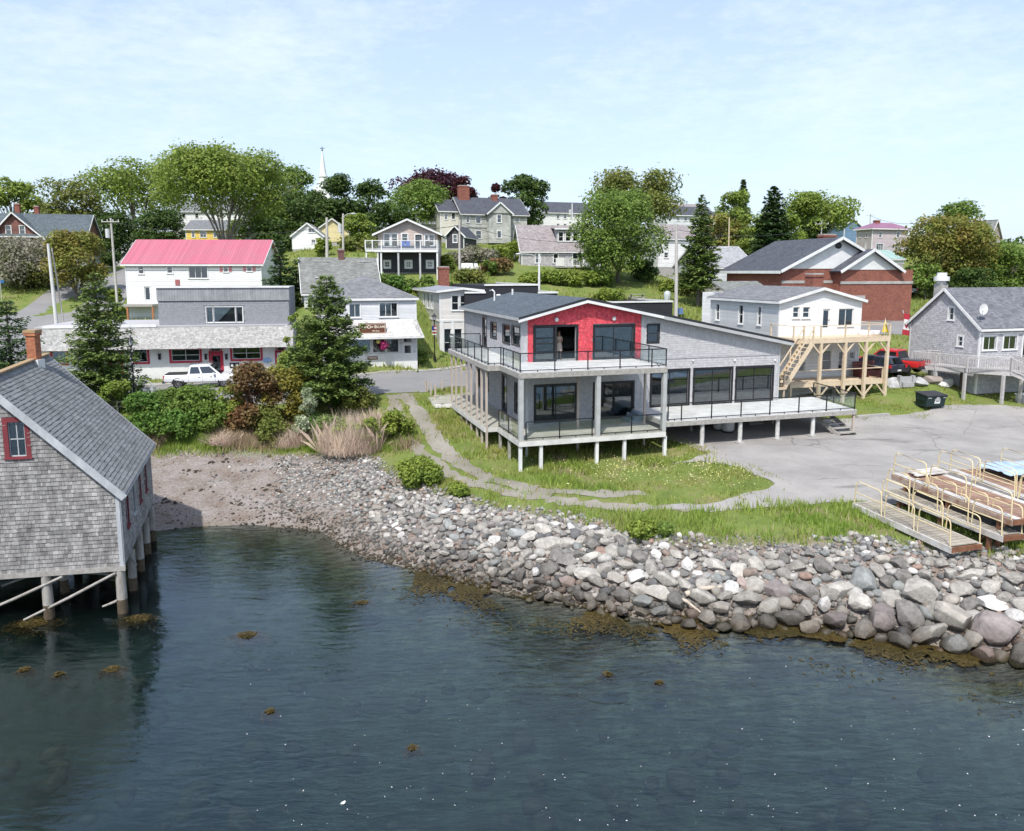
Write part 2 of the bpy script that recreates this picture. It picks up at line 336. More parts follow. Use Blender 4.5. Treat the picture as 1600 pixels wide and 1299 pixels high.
def door(par,W,x0,x1,z0,z1,m,frame=None,gl=None,glz=(.35,.9),name='door',trim=.09):
    frame=frame or WHITE; mb=MB(W)
    mb.box(x0-trim,x0,-.02,.035,z0,z1+trim,frame); mb.box(x1,x1+trim,-.02,.035,z0,z1+trim,frame); mb.box(x0,x1,-.02,.035,z1,z1+trim,frame)
    h=z1-z0; a,b=z0+h*glz[0],z0+h*glz[1]; sx_=.14*(x1-x0)
    mb.box(x0,x0+sx_,-.09,-.04,z0,z1,m); mb.box(x1-sx_,x1,-.09,-.04,z0,z1,m); mb.box(x0+sx_,x1-sx_,-.09,-.04,z0,a,m); mb.box(x0+sx_,x1-sx_,-.09,-.04,b,z1,m)
    d=mb.build(name,None,par); MB(W).box(x0+sx_,x1-sx_,-.07,-.06,a,b).build('pane',gl or GLASSD,d,uv=False)
    MB(W).sphere((x1-sx_*.5,.0,z0+h*.47),.035).build('handle',BLKMET,d,uv=False); return d
def gable_prof(x0,x1,e,r,xr=None):
    xr=(x0+x1)/2 if xr is None else xr; return [(x0,e),(xr,r),(x1,e)]
def chimney(par,x,y,z0,z1,wx=.7,wy=.7,m=None):
    mb=MB(); mb.box(x-wx/2,x+wx/2,y-wy/2,y+wy/2,z0,z1-.3,m or BRICK); mb.box(x-wx/2-.06,x+wx/2+.06,y-wy/2-.06,y+wy/2+.06,z1-.3,z1-.12,m or BRICK); mb.box(x-wx/2-.0,x+wx/2,y-wy/2,y+wy/2,z1-.12,z1,CONC)
    return mb.build('chimney',None,par)
# ---------------------------------------------------------------- terrain
GA=math.atan(.3125)                       # the town's street grid
HM=Fr(.6232,44.677,GA)                    # main house frame: x along its front, y to the back
ZL,ZU,ZR=4.06,7.74,4.61
SHORE=[(120,850),(248,830),(330,822),(420,822),(505,834),(560,868),(640,887),(720,912),(800,927),(900,946),(1000,966),(1100,980),(1200,976),(1300,987),(1400,1002),(1500,1014),(1600,1037)]
TOP=[(245,705,1.9),(350,708,2.0),(440,712,2.0),(520,713,2.05),(575,714,2.15),(620,750,2.0),(690,772,2.0),(760,795,1.85),(830,805,1.8),(900,817,1.8),(960,830,1.75),(1010,845,1.75),(1100,850,1.8),(1200,850,1.9),(1340,847,2.1),(1480,862,2.2),(1600,874,2.2)]
SHW=[PZ(a,b,0)[:2] for a,b in SHORE]; TOPW=[PZ(*t)[:2]+(t[2],) for t in TOP]
SHW=[(-70,44),(-45,41)]+SHW+[(26,22),(45,15),(80,12)]
TOPW=[(-70,52,2.2),(-45,49,2.1)]+TOPW+[(32,27,2.3),(55,24,2.4),(90,24,2.4)]
CP=[(x,y,0) for x,y in SHW]+list(TOPW)
for x,y in SHW[::2]: CP+=[(x-.4,y-1.6,-.55),(x-1,y-4.5,-1.5)]
CP+=[(x,y,-3) for x in range(-60,90,25) for y in (18,4,-20) if not (x>20 and y==18)]
CP+=[PZ(*p) for p in [(700,745,2.25),(640,715,2.3),(760,760,2.3),(850,790,2.1),(1000,785,2.3),(1120,795,2.3),(1200,780,2.55),(1300,740,2.8),(1450,720,2.9),(1600,650,3.2),(1600,740,2.8),(1400,800,2.4),(1300,690,3.05),
 (735,680,3.1),(690,650,3.5),(1450,655,3.0),(1340,652,3.3),(1385,637,3.6),(1348,640,3.5),(1567,633,3.5),(1495,622,3.7),(1460,599,4.75),(1405,600,4.6),(1600,615,3.8),(1250,640,3.4),
 (610,625,4.1),(590,655,3.2),(560,690,2.6),(480,670,2.7),(430,640,3.6),(380,680,2.6),(300,675,2.9),(230,670,3.1),(480,625,4.1),(300,640,4.1),(215,636,4.2),(130,640,4.15),
 (640,612,4.2),(700,607,4.2),(640,590,4.2),(540,588,4.22),(262,603,4.2),(200,607,4.2),(120,612,4.2),(700,573,4.3),(655,578,4.3),(430,594,4.22),(740,560,4.35)]]
CP+=[(HM.w(*HM.hitz(px,py,HM.hit(px,py,-4.25)[1]))+(HM.hit(px,py,-4.25)[1],)) for px,py in [(815,738),(932,724),(1038,712)]]
CP+=[HM.w(8.7,-4.2)+(2.95,),HM.w(13,-4.2)+(3.0,),HM.w(18.5,-4.2)+(3.1,),HM.w(10,6)+(3.3,),HM.w(2,8)+(3.3,),HM.w(-2.5,9)+(3.7,),HM.w(3,14)+(4.2,),HM.w(16,12)+(4.0,),HM.w(24,8)+(4.2,),HM.w(-4,14)+(4.15,),PY(1385,574,61.5),PY(1420,574,63),PY(1350,574,62),HM.w(28,16)+(5.6,),HM.w(36,8)+(5.4,)]
cY=lambda px,py,Y:CP.append(PY(px,py,Y))
for p in [(205,377,216),(170,410,170),(150,440,140),(110,488,97),(70,520,80),(20,545,72),(40,470,100),(60,440,110),(120,430,125),(20,385,122),(100,385,135),
 (210,500,84),(300,500,86),(420,490,84),(200,395,150),(300,380,150),(480,390,118),(560,400,112),(600,428,92),(680,427,92),(540,470,80),(600,458,86),(480,480,76),(760,392,128),(700,386,138),(830,384,140),
 (740,430,98),(800,420,104),(900,420,108),(860,443,96),(1000,460,95),(1090,500,80),(950,470,88),(900,480,84),(1050,520,74),(970,440,101),(1080,440,110),(880,356,172),(760,350,190),
 (640,480,78),(1130,470,92),(1200,440,118),(1120,400,150),(1250,385,170),(1380,398,150),(1408,463,103),(1440,500,82),(1400,530,68),(1430,470,100),(1500,440,115),(1560,420,130),(1590,470,95),(1480,500,84),(1590,385,180),(1330,372,190)]: cY(*p)
CP+=[(-240,70,6),(-240,140,16),(-200,240,24),(-90,260,25),(0,260,26),(90,260,24),(190,240,20),(240,140,14),(230,60,6),(100,60,5),(-100,60,5.5),(-100,90,9),
     (-300,400,22),(0,400,23),(300,400,19),(-500,800,10),(0,900,12),(500,800,8),(-900,1500,2),(0,1800,2),(900,1500,2),(-900,300,10),(900,300,6),(-600,0,1),(600,0,1)]
CPA=np.array([c[:3] for c in CP]); _D=np.sqrt(((CPA[:,None,:2]-CPA[None,:,:2])**2).sum(2)); _n=len(CPA)
_A=np.zeros((_n+1,_n+1)); _A[:_n,:_n]=-_D+np.eye(_n)*-.12; _A[:_n,_n]=1; _A[_n,:_n]=1
RW=np.linalg.solve(_A,np.append(CPA[:,2],0))
def hA(X,Y):
    X=np.asarray(X,float).ravel();Y=np.asarray(Y,float).ravel(); out=np.empty(len(X))
    for i in range(0,len(X),20000):
        d=np.sqrt((X[i:i+20000,None]-CPA[None,:,0])**2+(Y[i:i+20000,None]-CPA[None,:,1])**2); out[i:i+20000]=-(d@RW[:-1])+RW[-1]
    return out
def h(x,y): return float(hA([x],[y])[0])
def G(px,py):     # where a sight line meets the terrain
    d=ray(px,py); t=np.concatenate([np.arange(20,130,.25),np.arange(130,420,1)]); X,Y,Z=d[0]*t,d[1]*t,CAMH+d[2]*t
    k=np.nonzero(Z<hA(X,Y))[0]
    if len(k)==0: k=[len(t)-1]
    k=k[0]; return (X[k],Y[k],h(X[k],Y[k]))
def inpoly(X,Y,P):
    X=np.asarray(X);Y=np.asarray(Y); r=np.zeros(X.shape,bool); n=len(P)
    for i in range(n):
        x1,y1=P[i][:2];x2,y2=P[(i+1)%n][:2]
        c=((y1>Y)!=(y2>Y))&(X<(x2-x1)*(Y-y1)/(y2-y1+1e-12)+x1); r^=c
    return r
def distpl(X,Y,P,closed=False):
    X=np.asarray(X,float);Y=np.asarray(Y,float); best=np.full(X.shape,1e9); n=len(P)
    for i in range(n if closed else n-1):
        ax,ay=P[i][:2];bx,by=P[(i+1)%n][:2]; L=(bx-ax)**2+(by-ay)**2+1e-12; t=np.clip(((X-ax)*(bx-ax)+(Y-ay)*(by-ay))/L,0,1)
        best=np.minimum(best,np.hypot(X-ax-t*(bx-ax),Y-ay-t*(by-ay)))
    return best
def vnoise(X,Y,s,seed=0):
    return np.array([pnoise(Vector((x*s+seed*13.1,y*s-seed*7.7,seed))) for x,y in zip(np.ravel(X),np.ravel(Y))])
gx=np.concatenate([np.array([-3000,-1500,-800,-500,-350,-250]),np.arange(-200,-50,5),np.arange(-50,50,.6),np.arange(50,205,5),np.array([250,350,500,800,1500,3000])])
gy=np.concatenate([np.array([-300,-100,-50,-20,0,10,15]),np.arange(20,72,.6),np.arange(72,130,1.5),np.arange(130,300,6),np.array([320,360,420,500,700,1000,1800,3500,6000])])
XX,YY=np.meshgrid(gx,gy); ZZ=hA(XX,YY).reshape(XX.shape)
near=(YY<75)&(abs(XX)<50); nz=np.zeros(XX.shape); nz[near]=vnoise(XX[near],YY[near],.7,1)*.06+vnoise(XX[near],YY[near],2.1,2)*.025
ZZ=ZZ+nz
ny_,nx_=XX.shape; V=np.stack([XX.ravel(),YY.ravel(),ZZ.ravel()],1)
ii=np.arange(ny_*nx_).reshape(ny_,nx_); F=np.stack([ii[:-1,:-1].ravel(),ii[:-1,1:].ravel(),ii[1:,1:].ravel(),ii[1:,:-1].ravel()],1)
BANK=[p[:2] for p in TOPW]+SHW[::-1]
# ground material: grass above, brown gravelly beach, weedy seabed; weights from what lies there
def groundmat():
    m=bpy.data.materials.new('ground'); m.use_nodes=True; t=m.node_tree; L=t.links.new; b=t.nodes['Principled BSDF']; b.inputs['Roughness'].default_value=.95; b.inputs['Specular IOR Level'].default_value=.15
    co=node(t,'ShaderNodeTexCoord'); at=node(t,'ShaderNodeAttribute'); at.attribute_name='zone'; sp=node(t,'ShaderNodeSeparateColor'); L(at.outputs['Color'],sp.inputs[0])
    def ns(s,d=6,r=.65):
        n=node(t,'ShaderNodeTexNoise'); n.inputs['Scale'].default_value=s; n.inputs['Detail'].default_value=d; n.inputs['Roughness'].default_value=r; L(co.outputs['Object'],n.inputs['Vector']); return n.outputs[0]
    def ramp(f,stops):
        r=node(t,'ShaderNodeValToRGB'); L(f,r.inputs[0]); e=r.color_ramp.elements
        while len(e)<len(stops): e.new(.5)
        for q,(p,c) in zip(e,stops): q.position=p; q.color=(*c,1)
        return r.outputs[0]
    def mix(f,a,c):
        q=node(t,'ShaderNodeMix',data_type='RGBA'); L(f,q.inputs[0]); L(a,q.inputs[6]); L(c,q.inputs[7]); return q.outputs[2]
    g=ramp(ns(.45,8,.7),[(.3,(.09,.13,.03)),(.5,(.15,.195,.05)),(.62,(.19,.19,.075)),(.75,(.25,.22,.12))])
    be=ramp(ns(9,8,.75),[(.3,(.15,.13,.12)),(.5,(.26,.235,.22)),(.7,(.40,.375,.355))])
    be2=ramp(ns(.8,5,.6),[(.35,(.7,.62,.55)),(.65,(1,1,1))]); q=node(t,'ShaderNodeMix',data_type='RGBA',blend_type='MULTIPLY'); q.inputs[0].default_value=1; L(be,q.inputs[6]); L(be2,q.inputs[7])
    se=ramp(ns(.9,9,.75),[(.35,(.035,.03,.015)),(.5,(.085,.08,.05)),(.6,(.15,.15,.10)),(.72,(.07,.06,.025))])
    o=mix(sp.outputs[0],g,q.outputs[2]); o=mix(sp.outputs[1],o,se); L(o,b.inputs['Base Color'])
    bp=node(t,'ShaderNodeBump'); bp.inputs['Strength'].default_value=.7; bp.inputs['Distance'].default_value=.06; L(ns(14,6,.7),bp.inputs['Height']); L(bp.outputs[0],b.inputs['Normal']); return m
gm=quickmesh('ground',V,F,groundmat(),True)
shore=inpoly(V[:,0],V[:,1],BANK).astype(float); db=distpl(V[:,0],V[:,1],[p[:2] for p in TOPW]); shore=np.maximum(shore,np.clip(.5-(db-.2)/.8,0,1)*((V[:,1]<60)&(V[:,2]<2.5)))
shore=np.where(V[:,2]<1.2,1,shore)*(V[:,1]<200)
sea=np.clip((.12-V[:,2])/.5,0,1)
a=gm.color_attributes.new('zone','FLOAT_COLOR','POINT'); a.data.foreach_set('color',np.stack([shore,sea,0*sea,1+0*sea],1).ravel())
struct(link('ground',gm,label='grassy rising ground down to the brown beach and sea floor'))

def drape(name,poly,mat_,off=.03,res=.7,rag=0,rs=.8,label=None,seed=3):
    P=[]; n=len(poly)
    for i in range(n):
        a=np.array(poly[i][:2]);b=np.array(poly[(i+1)%n][:2]); k=max(1,int(np.linalg.norm(b-a)/(res*.6)))
        for j in range(k):
            p=a+(b-a)*j/k
            if rag: p=p+np.array([pnoise(Vector((p[0]*rs,p[1]*rs,seed))),pnoise(Vector((p[0]*rs,p[1]*rs,seed+9)))])*rag
            P.append(p)
    P=np.array(P); x0,y0=P.min(0);x1,y1=P.max(0); gx,gy=np.meshgrid(np.arange(x0,x1,res),np.arange(y0,y1,res)); gx=gx.ravel()+.001;gy=gy.ravel()+.0017
    k=inpoly(gx,gy,P)&(distpl(gx,gy,P,True)>res*.35); pts=[Vector((float(a),float(b))) for a,b in P]+[Vector((float(a),float(b))) for a,b in zip(gx[k],gy[k])]
    E=[(i,(i+1)%len(P)) for i in range(len(P))]
    v,_,f,*_r=mgeo.delaunay_2d_cdt(pts,E,[list(range(len(P)))],1,1e-5)
    X=np.array([q[0] for q in v]);Y=np.array([q[1] for q in v]); Z=hA(X,Y); nn=(Y<75)&(abs(X)<50)
    Z[nn]+=vnoise(X[nn],Y[nn],.7,1)*.06+vnoise(X[nn],Y[nn],2.1,2)*.025
    me=quickmesh(name,np.stack([X,Y,Z+off],1),np.array([tuple(q) for q in f]),mat_,True)
    return link(name,me,label=label,kind='structure')
def asphalt(name,c,c2,crack=0):
    m=mat(name,c,.92,c2,.35,.35,45); t=m.node_tree; L=t.links.new; b=t.nodes['Principled BSDF']; src=b.inputs['Base Color'].links[0].from_socket; co=node(t,'ShaderNodeTexCoord')
    if crack:
        mp=node(t,'ShaderNodeMapping'); mp.inputs['Scale'].default_value=(.35,1.3,1); mp.inputs['Rotation'].default_value=(0,0,R(-8)); L(co.outputs['Object'],mp.inputs[0]); nn=node(t,'ShaderNodeTexNoise'); nn.inputs['Scale'].default_value=.55; nn.inputs['Detail'].default_value=6; nn.inputs['Roughness'].default_value=.7; L(mp.outputs[0],nn.inputs['Vector'])
        rr_=node(t,'ShaderNodeMapRange'); rr_.inputs[1].default_value=.58; rr_.inputs[2].default_value=.70; rr_.inputs[3].default_value=1; rr_.inputs[4].default_value=.6; L(nn.outputs[0],rr_.inputs[0]); qq=node(t,'ShaderNodeMix',data_type='RGBA',blend_type='MULTIPLY'); qq.inputs[0].default_value=1; L(src,qq.inputs[6]); L(rr_.outputs[0],qq.inputs[7]); src=qq.outputs[2]
    n=node(t,'ShaderNodeTexNoise'); n.inputs['Scale'].default_value=25; n.inputs['Detail'].default_value=5; n.inputs['Roughness'].default_value=.8; L(co.outputs['Object'],n.inputs['Vector'])
    r=node(t,'ShaderNodeMapRange'); r.inputs[1].default_value=.3; r.inputs[2].default_value=.7; r.inputs[3].default_value=.72; r.inputs[4].default_value=1.26; L(n.outputs[0],r.inputs[0])
    q=node(t,'ShaderNodeMix',data_type='RGBA',blend_type='MULTIPLY'); q.inputs[0].default_value=1; L(src,q.inputs[6]); L(r.outputs[0],q.inputs[7]); o=q.outputs[2]
    if crack:
        w1=node(t,'ShaderNodeTexNoise'); w1.inputs['Scale'].default_value=.9; w1.inputs['Detail'].default_value=5; L(co.outputs['Object'],w1.inputs['Vector'])
        a=node(t,'ShaderNodeMix',data_type='RGBA'); a.inputs[0].default_value=.35; L(co.outputs['Object'],a.inputs[6]); L(w1.outputs[1],a.inputs[7])
        vo=node(t,'ShaderNodeTexVoronoi',feature='DISTANCE_TO_EDGE'); vo.inputs['Scale'].default_value=.27; L(a.outputs[2],vo.inputs['Vector'])
        cr=node(t,'ShaderNodeMapRange'); cr.inputs[1].default_value=.0; cr.inputs[2].default_value=.006; cr.inputs[3].default_value=.45; cr.inputs[4].default_value=1; L(vo.outputs[0],cr.inputs[0])
        n9=node(t,'ShaderNodeTexNoise'); n9.inputs['Scale'].default_value=.25; L(co.outputs['Object'],n9.inputs['Vector']); r9=node(t,'ShaderNodeMapRange'); r9.inputs[1].default_value=.5; r9.inputs[2].default_value=.56; L(n9.outputs[0],r9.inputs[0])
        mq=node(t,'ShaderNodeMix',data_type='FLOAT'); L(r9.outputs[0],mq.inputs[0]); mq.inputs[2].default_value=1; L(cr.outputs[0],mq.inputs[3])
        q2=node(t,'ShaderNodeMix',data_type='RGBA',blend_type='MULTIPLY'); q2.inputs[0].default_value=1; L(o,q2.inputs[6]); L(mq.outputs[0],q2.inputs[7]); o=q2.outputs[2]
    L(o,b.inputs['Base Color']); return m
STREET=asphalt('street_asphalt',(.20,.20,.20),(.245,.24,.235)); LOT=asphalt('worn_lot_asphalt',(.34,.325,.305),(.24,.23,.22),1); TRK=asphalt('gravel_track',(.19,.175,.135),(.29,.27,.235)); 
# main street, running past the shops, and the hill road
zp=lambda px,py,z=4.2:PZ(px,py,z)[:2]
kerb=[(-140,38),(-70,50),zp(0,624),zp(120,612),zp(200,607),zp(262,603),zp(430,596.5),zp(540,590),zp(655,582.5),zp(700,578),zp(760,569),HM.w(2,25),HM.w(25,24),HM.w(60,22),HM.w(130,20)]
nearS=[(-140,31),(-70,42.5),zp(0,655),zp(120,643),zp(215,634),zp(330,628),zp(480,622),zp(600,615.5),zp(660,613),HM.w(-1,14.6),HM.w(14,15),HM.w(30,15),HM.w(60,14),HM.w(130,13)]
street=drape('street',kerb+nearS[::-1],STREET,.03,1.0,label='grey asphalt street passing in front of the shops')
HR=[(-36,60),(-40,70),(-55,80),G(110,490)[:2],G(150,445)[:2],G(175,412)[:2],G(200,382)[:2],(-108,260),(-112,300)]
def ribbon(c,w):
    Lf,Rt=[],[]
    for i,p in enumerate(c):
        a=np.array(c[max(i-1,0)]);b=np.array(c[min(i+1,len(c)-1)]); d=norm(b-a); n=np.array((-d[1],d[0])); ww=w[i] if hasattr(w,'__len__') else w
        Lf.append(tuple(np.array(p)+n*ww/2)); Rt.append(tuple(np.array(p)-n*ww/2))
    return Lf+Rt[::-1]
drape('road',ribbon(HR,[9,10,14,12,10,8.5,8,7,6]),STREET,.05,1.6,label='side road climbing the hill past the red roofed house')
drape('road',ribbon([(-58,80),(-75,84),(-100,82),(-150,80)],[8,7,6.5,6.5]),STREET,.07,1.6,label='side street leaving the junction at far left')
drape('road',ribbon([HM.w(44,22),HM.w(45,40),HM.w(43,60),HM.w(42,90)],[7,6,6,6]),STREET,.07,1.6,label='drive rising between the brick building and the shingled house')
# pavement with a real kerb
def kerbwalk(line,wd,name,label):
    mb=MB(); line=[np.array(p) for p in line]; pts=[]
    for a,b in zip(line[:-1],line[1:]):
        k=max(1,int(np.linalg.norm(b-a)/1.5)); pts+=[a+(b-a)*i/k for i in range(k)]
    pts.append(line[-1]); zs=hA([p[0] for p in pts],[p[1] for p in pts])+.14; V=[];F=[]
    for i,p in enumerate(pts):
        d=norm(pts[min(i+1,len(pts)-1)]-pts[max(i-1,0)]); n=np.array((-d[1],d[0]))
        for o,dz in((0,-.4),(0,0),(.15,.0),(.16,-.02),(wd,.0),(wd,-.4)): q=p+n*o; V.append((q[0],q[1],zs[i]+dz))
    for i in range(len(pts)-1):
        for k in range(5): F.append((i*6+k,(i+1)*6+k,(i+1)*6+k+1,i*6+k+1))
    me=quickmesh(name,V,F,CONC); return link(name,me,label=label,kind='structure')
kerbwalk(kerb[1:11],1.35,'pavement','pale concrete pavement and kerb in front of the shops')
LOTP=[zp(1040,718,3.0),zp(1110,706,3.0),HM.w(8.5,-1),HM.w(9,5),HM.w(20,4),zp(1300,660,3.1),zp(1345,657,3.1),zp(1400,655,3.05),zp(1470,645,3.1),zp(1540,637,3.3),zp(1600,640,3.3),(60,50),(70,40),(45,33),zp(1600,800,2.6),zp(1450,792,2.5),zp(1340,785,2.5),zp(1240,792,2.5),zp(1180,796,2.4),zp(1060,798,2.3),zp(1000,792,2.3),zp(1130,782,2.5),zp(1215,757,2.7),zp(1160,730,2.85),zp(1100,715,2.95)]
drape('parking_lot',LOTP,LOT,.025,.6,.35,.7,label='cracked pale asphalt lot beside the decks')
RUTS=[]
def rut(px,w,seed):
    c=[G(*p)[:2] for p in px]; d=[]
    for a,b in zip(c[:-1],c[1:]):
        a=np.array(a);b=np.array(b); d+=[a+(b-a)*i/4 for i in range(4)]
    d.append(np.array(c[-1])); ws=[w*(.8+.5*pnoise(Vector((i*.5,seed,0)))+.2) for i in range(len(d))]
    RUTS.append(ribbon([tuple(p) for p in d],ws))
    drape('path',RUTS[-1],TRK,.02,.3,.3,1.7,label='narrow gravel wheel track worn through the grass',seed=seed)
rut([(628,616),(650,640),(668,668),(690,700),(715,722),(760,748),(800,757),(840,768)],1.0,1)
rut([(610,618),(622,650),(640,690),(670,718),(700,740),(740,757),(800,772),(860,778)],.8,2)
rut([(838,772),(900,771),(960,775),(1005,772)],.8,3)
rut([(855,782),(930,792),(1010,797),(1085,795)],.7,4)

# ---------------------------------------------------------------- water
def watermat():
    m=bpy.data.materials.new('sea_water'); m.use_nodes=True; t=m.node_tree; t.nodes.clear(); L=t.links.new
    co=node(t,'ShaderNodeTexCoord')
    def ns(s,sc_,d,r=.55,dis=0):
        mp=node(t,'ShaderNodeMapping'); mp.inputs['Scale'].default_value=sc_; mp.inputs['Rotation'].default_value=(0,0,R(-12)); L(co.outputs['Object'],mp.inputs[0])
        n=node(t,'ShaderNodeTexNoise'); n.inputs['Scale'].default_value=s; n.inputs['Detail'].default_value=d; n.inputs['Roughness'].default_value=r; n.inputs['Distortion'].default_value=dis; L(mp.outputs[0],n.inputs['Vector']); return n.outputs[0]
    a=ns(2.4,(.5,1.5,1),4,.55,.5); c=ns(.35,(.6,1.1,1),3,.5,.3)
    q=node(t,'ShaderNodeMath',operation='MULTIPLY_ADD'); L(c,q.inputs[0]); q.inputs[1].default_value=2.2; L(a,q.inputs[2])
    amp=node(t,'ShaderNodeMapRange'); amp.inputs[1].default_value=.35; amp.inputs[2].default_value=.65; amp.inputs[3].default_value=.35; amp.inputs[4].default_value=1; L(ns(.12,(1,1.6,1),3),amp.inputs[0])
    bp=node(t,'ShaderNodeBump'); bp.inputs['Distance'].default_value=.034; L(amp.outputs[0],bp.inputs['Strength']); L(q.outputs[0],bp.inputs['Height'])
    fr=node(t,'ShaderNodeFresnel'); fr.inputs[0].default_value=1.7; L(bp.outputs[0],fr.inputs['Normal'])
    gl=node(t,'ShaderNodeBsdfGlossy'); gl.inputs['Roughness'].default_value=.06; gl.inputs[0].default_value=(.80,.91,1,1); L(bp.outputs[0],gl.inputs['Normal'])
    tr=node(t,'ShaderNodeBsdfTransparent'); tr.inputs[0].default_value=(.9,.95,.95,1)
    ms=node(t,'ShaderNodeMixShader'); L(fr.outputs[0],ms.inputs[0]); L(tr.outputs[0],ms.inputs[1]); L(gl.outputs[0],ms.inputs[2])
    va=node(t,'ShaderNodeVolumeAbsorption'); va.inputs[0].default_value=(.46,.68,.68,1); va.inputs[1].default_value=.5
    vs=node(t,'ShaderNodeVolumeScatter'); vs.inputs[0].default_value=(.34,.58,.56,1); vs.inputs[1].default_value=.11; vs.inputs['Anisotropy'].default_value=.3
    ad=node(t,'ShaderNodeAddShader'); L(va.outputs[0],ad.inputs[0]); L(vs.outputs[0],ad.inputs[1])
    o=node(t,'ShaderNodeOutputMaterial'); L(ms.outputs[0],o.inputs[0]); L(ad.outputs[0],o.inputs[1]); return m
wb=MB().box(-900,900,-280,60,-8,0).build('water',watermat(),None,uv=False,label='calm dark teal sea water with small ripples',kind='structure')
# ---------------------------------------------------------------- shingles as geometry
def plates(O,U,Vv,N,Wd,Hh,tw,th,keep=None,thick=.018,rj=.25,seed=0,half=.5,gap=.006,lap=1.08,zj=.1):
    rr=np.random.RandomState(seed+5); O=np.array(O,float);U=np.array(U,float);Vv=np.array(Vv,float);N=np.array(N,float); P=[]
    for j in range(int(math.ceil(Hh/th))):
        v0=j*th; u=-rr.rand()*tw*(1 if rj else half*2*(j%2))
        while u<Wd:
            wv=tw*(1+rj*(rr.rand()*2-1)*1.6) if rj else tw; a=max(u,0);b=min(u+wv-gap,Wd); u+=wv
            if b-a<.03: continue
            if keep and not keep((a+b)/2,v0+th*.5): continue
            dz=(rr.rand()-.5)*th*zj; tk=thick*(.75+.6*rr.rand()); P.append((a,b,v0+dz,min(v0+th*lap,Hh+.02),tk))
    P=np.array(P); n=len(P)
    def pt(u,v,w): return O+u[:,None]*U+v[:,None]*Vv+w[:,None]*N
    z=np.zeros(n)
    V=np.stack([pt(P[:,0],P[:,2],P[:,4]),pt(P[:,1],P[:,2],P[:,4]),pt(P[:,1],P[:,3],z+.004),pt(P[:,0],P[:,3],z+.004),pt(P[:,0],P[:,2],z),pt(P[:,1],P[:,2],z)],1).reshape(-1,3)
    b=np.arange(n)[:,None]*6; Q=np.concatenate([b+np.array([[0,1,2,3]]),b+np.array([[4,5,1,0]]),b+np.array([[4,0,3,3]]),b+np.array([[1,5,2,2]])])
    return V,Q,P
def tri_fix(Q): 
    T=[];
    return np.concatenate([Q[:,[0,1,2]],Q[Q[:,2]!=Q[:,3]][:,[0,2,3]]])
def wall_shingles(par,W,x0,x1,z0,top,ops,m,tw=.13,th=.145,seed=1,name='shingle_cladding',pad=.1,thick=.018):
    if not isinstance(top,(list,tuple)): top=[(x0,top),(x1,top)]
    zm=max(p[1] for p in top); f=lambda u,v:not any(o[0]-pad<x0+u<o[1]+pad and o[2]-pad<z0+v<o[3]+pad for o in ops) and z0+v<np.interp(x0+u,[p[0] for p in top],[p[1] for p in top])-.04
    O=np.array(W(x0,.004,z0),float);U=np.array(W(x0+1,.004,z0))-O;Vv=np.array(W(x0,.004,z0+1))-O;N=norm(np.array(W(x0,1.004,z0))-O)
    V,Q,P=plates(O,U,Vv,N,x1-x0,zm-z0,tw,th,f,thick,seed=seed)
    return link(name,quickmesh(name,V,tri_fix(Q),m),par,kind='stuff')
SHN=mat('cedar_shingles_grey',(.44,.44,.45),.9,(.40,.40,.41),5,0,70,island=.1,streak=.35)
SHD=mat('cedar_shingles_side_shaded',(.37,.37,.385),.9,(.33,.33,.345),4,0,70,island=.16,streak=.4)  # darker copy of the front grey: the side wall's shade put into colour
SHR=mat('red_painted_shingles',(.50,.03,.045),.75,(.60,.10,.125),7,0,60,island=.24)
SHB=mat('old_boathouse_shingles',(.36,.35,.34),.95,(.18,.175,.17),3.6,.5,50,island=.3,streak=.3,dirt=.2)
SHRF=mat('old_roof_shingles',(.23,.235,.24),.95,(.165,.17,.17),1.4,.4,50,island=.18,dirt=.15)
ROOFD=mat('dark_blue_grey_roof',(.085,.105,.125),.85,(.07,.085,.1),1.0,.2,60,tex='shingle',tw=.3,th=.14,mortar=.6)

# ---------------------------------------------------------------- main house on posts
Z3=3.0; hf=Fr(HM.x,HM.y,GA,Z3); zl,zu,zr=ZL-Z3,ZU-Z3,ZR-Z3
mh=thing('waterfront_house','long shingled waterfront house with a red upper gable and wraparound decks','house',(hf.x,hf.y,Z3),GA)
XR,YD=17.6,13.9; XA,ZA,ZEL,ZER=3.85,11.39-Z3,10.38-Z3,8.52-Z3
top=[(0,ZEL+.02),(XA,ZA-.1),(XR,ZER+.06)]
ru=lambda *a:hf.rect(*a)
D1=ru(836,511,900,566); D2=ru(929,510,989,563); W4=ru(1012,508,1029,535)
D3=ru(837,603,900,659); D4=ru(929,599,988,652)
E1=ru(1018,580,1075,628); E2=ru(1085,577,1142,627); E3=ru(1151,575,1206,624)
D1=D1[:2]+(zu+.08,D1[3]);D2=D2[:2]+(zu+.08,D2[3]);D3=D3[:2]+(zl+.05,D3[3]);D4=D4[:2]+(zl+.05,D4[3]); E=[e[:2]+(zr+.1,e[3]) for e in(E1,E2,E3)]
xr0,xr1=.3,7.62
mb=MB(); ops=[D1,D2,D3,D4,W4]+E
wall(mb,Wfront(),0,XR,zl-.1,top,ops,.18,SHG)
wall(mb,Wback(YD),0,XR,zl-.1,top,[],.18,SHG)
rx=lambda *a:hf.rectx(*a)
S0=rx(754.5,496,760.5,540); S1=rx(767,504,776,528); S2=rx(786,508,797,536); S3=rx(800,511,812,539)
S4=rx(785,586,792,638); S5=(9.6,10.3,zl+.9,zl+2.1); S6=(7.4,8.2,zl+.9,zl+2.1); S7=(1.0,1.5,zl+.5,zl+2.3)
S0=S0[:2]+(zu+.08,S0[3]); S4=S4[:2]+(zl+.08,S4[3]); sops=[S0,S1,S2,S3,S4,S5,S6,S7]
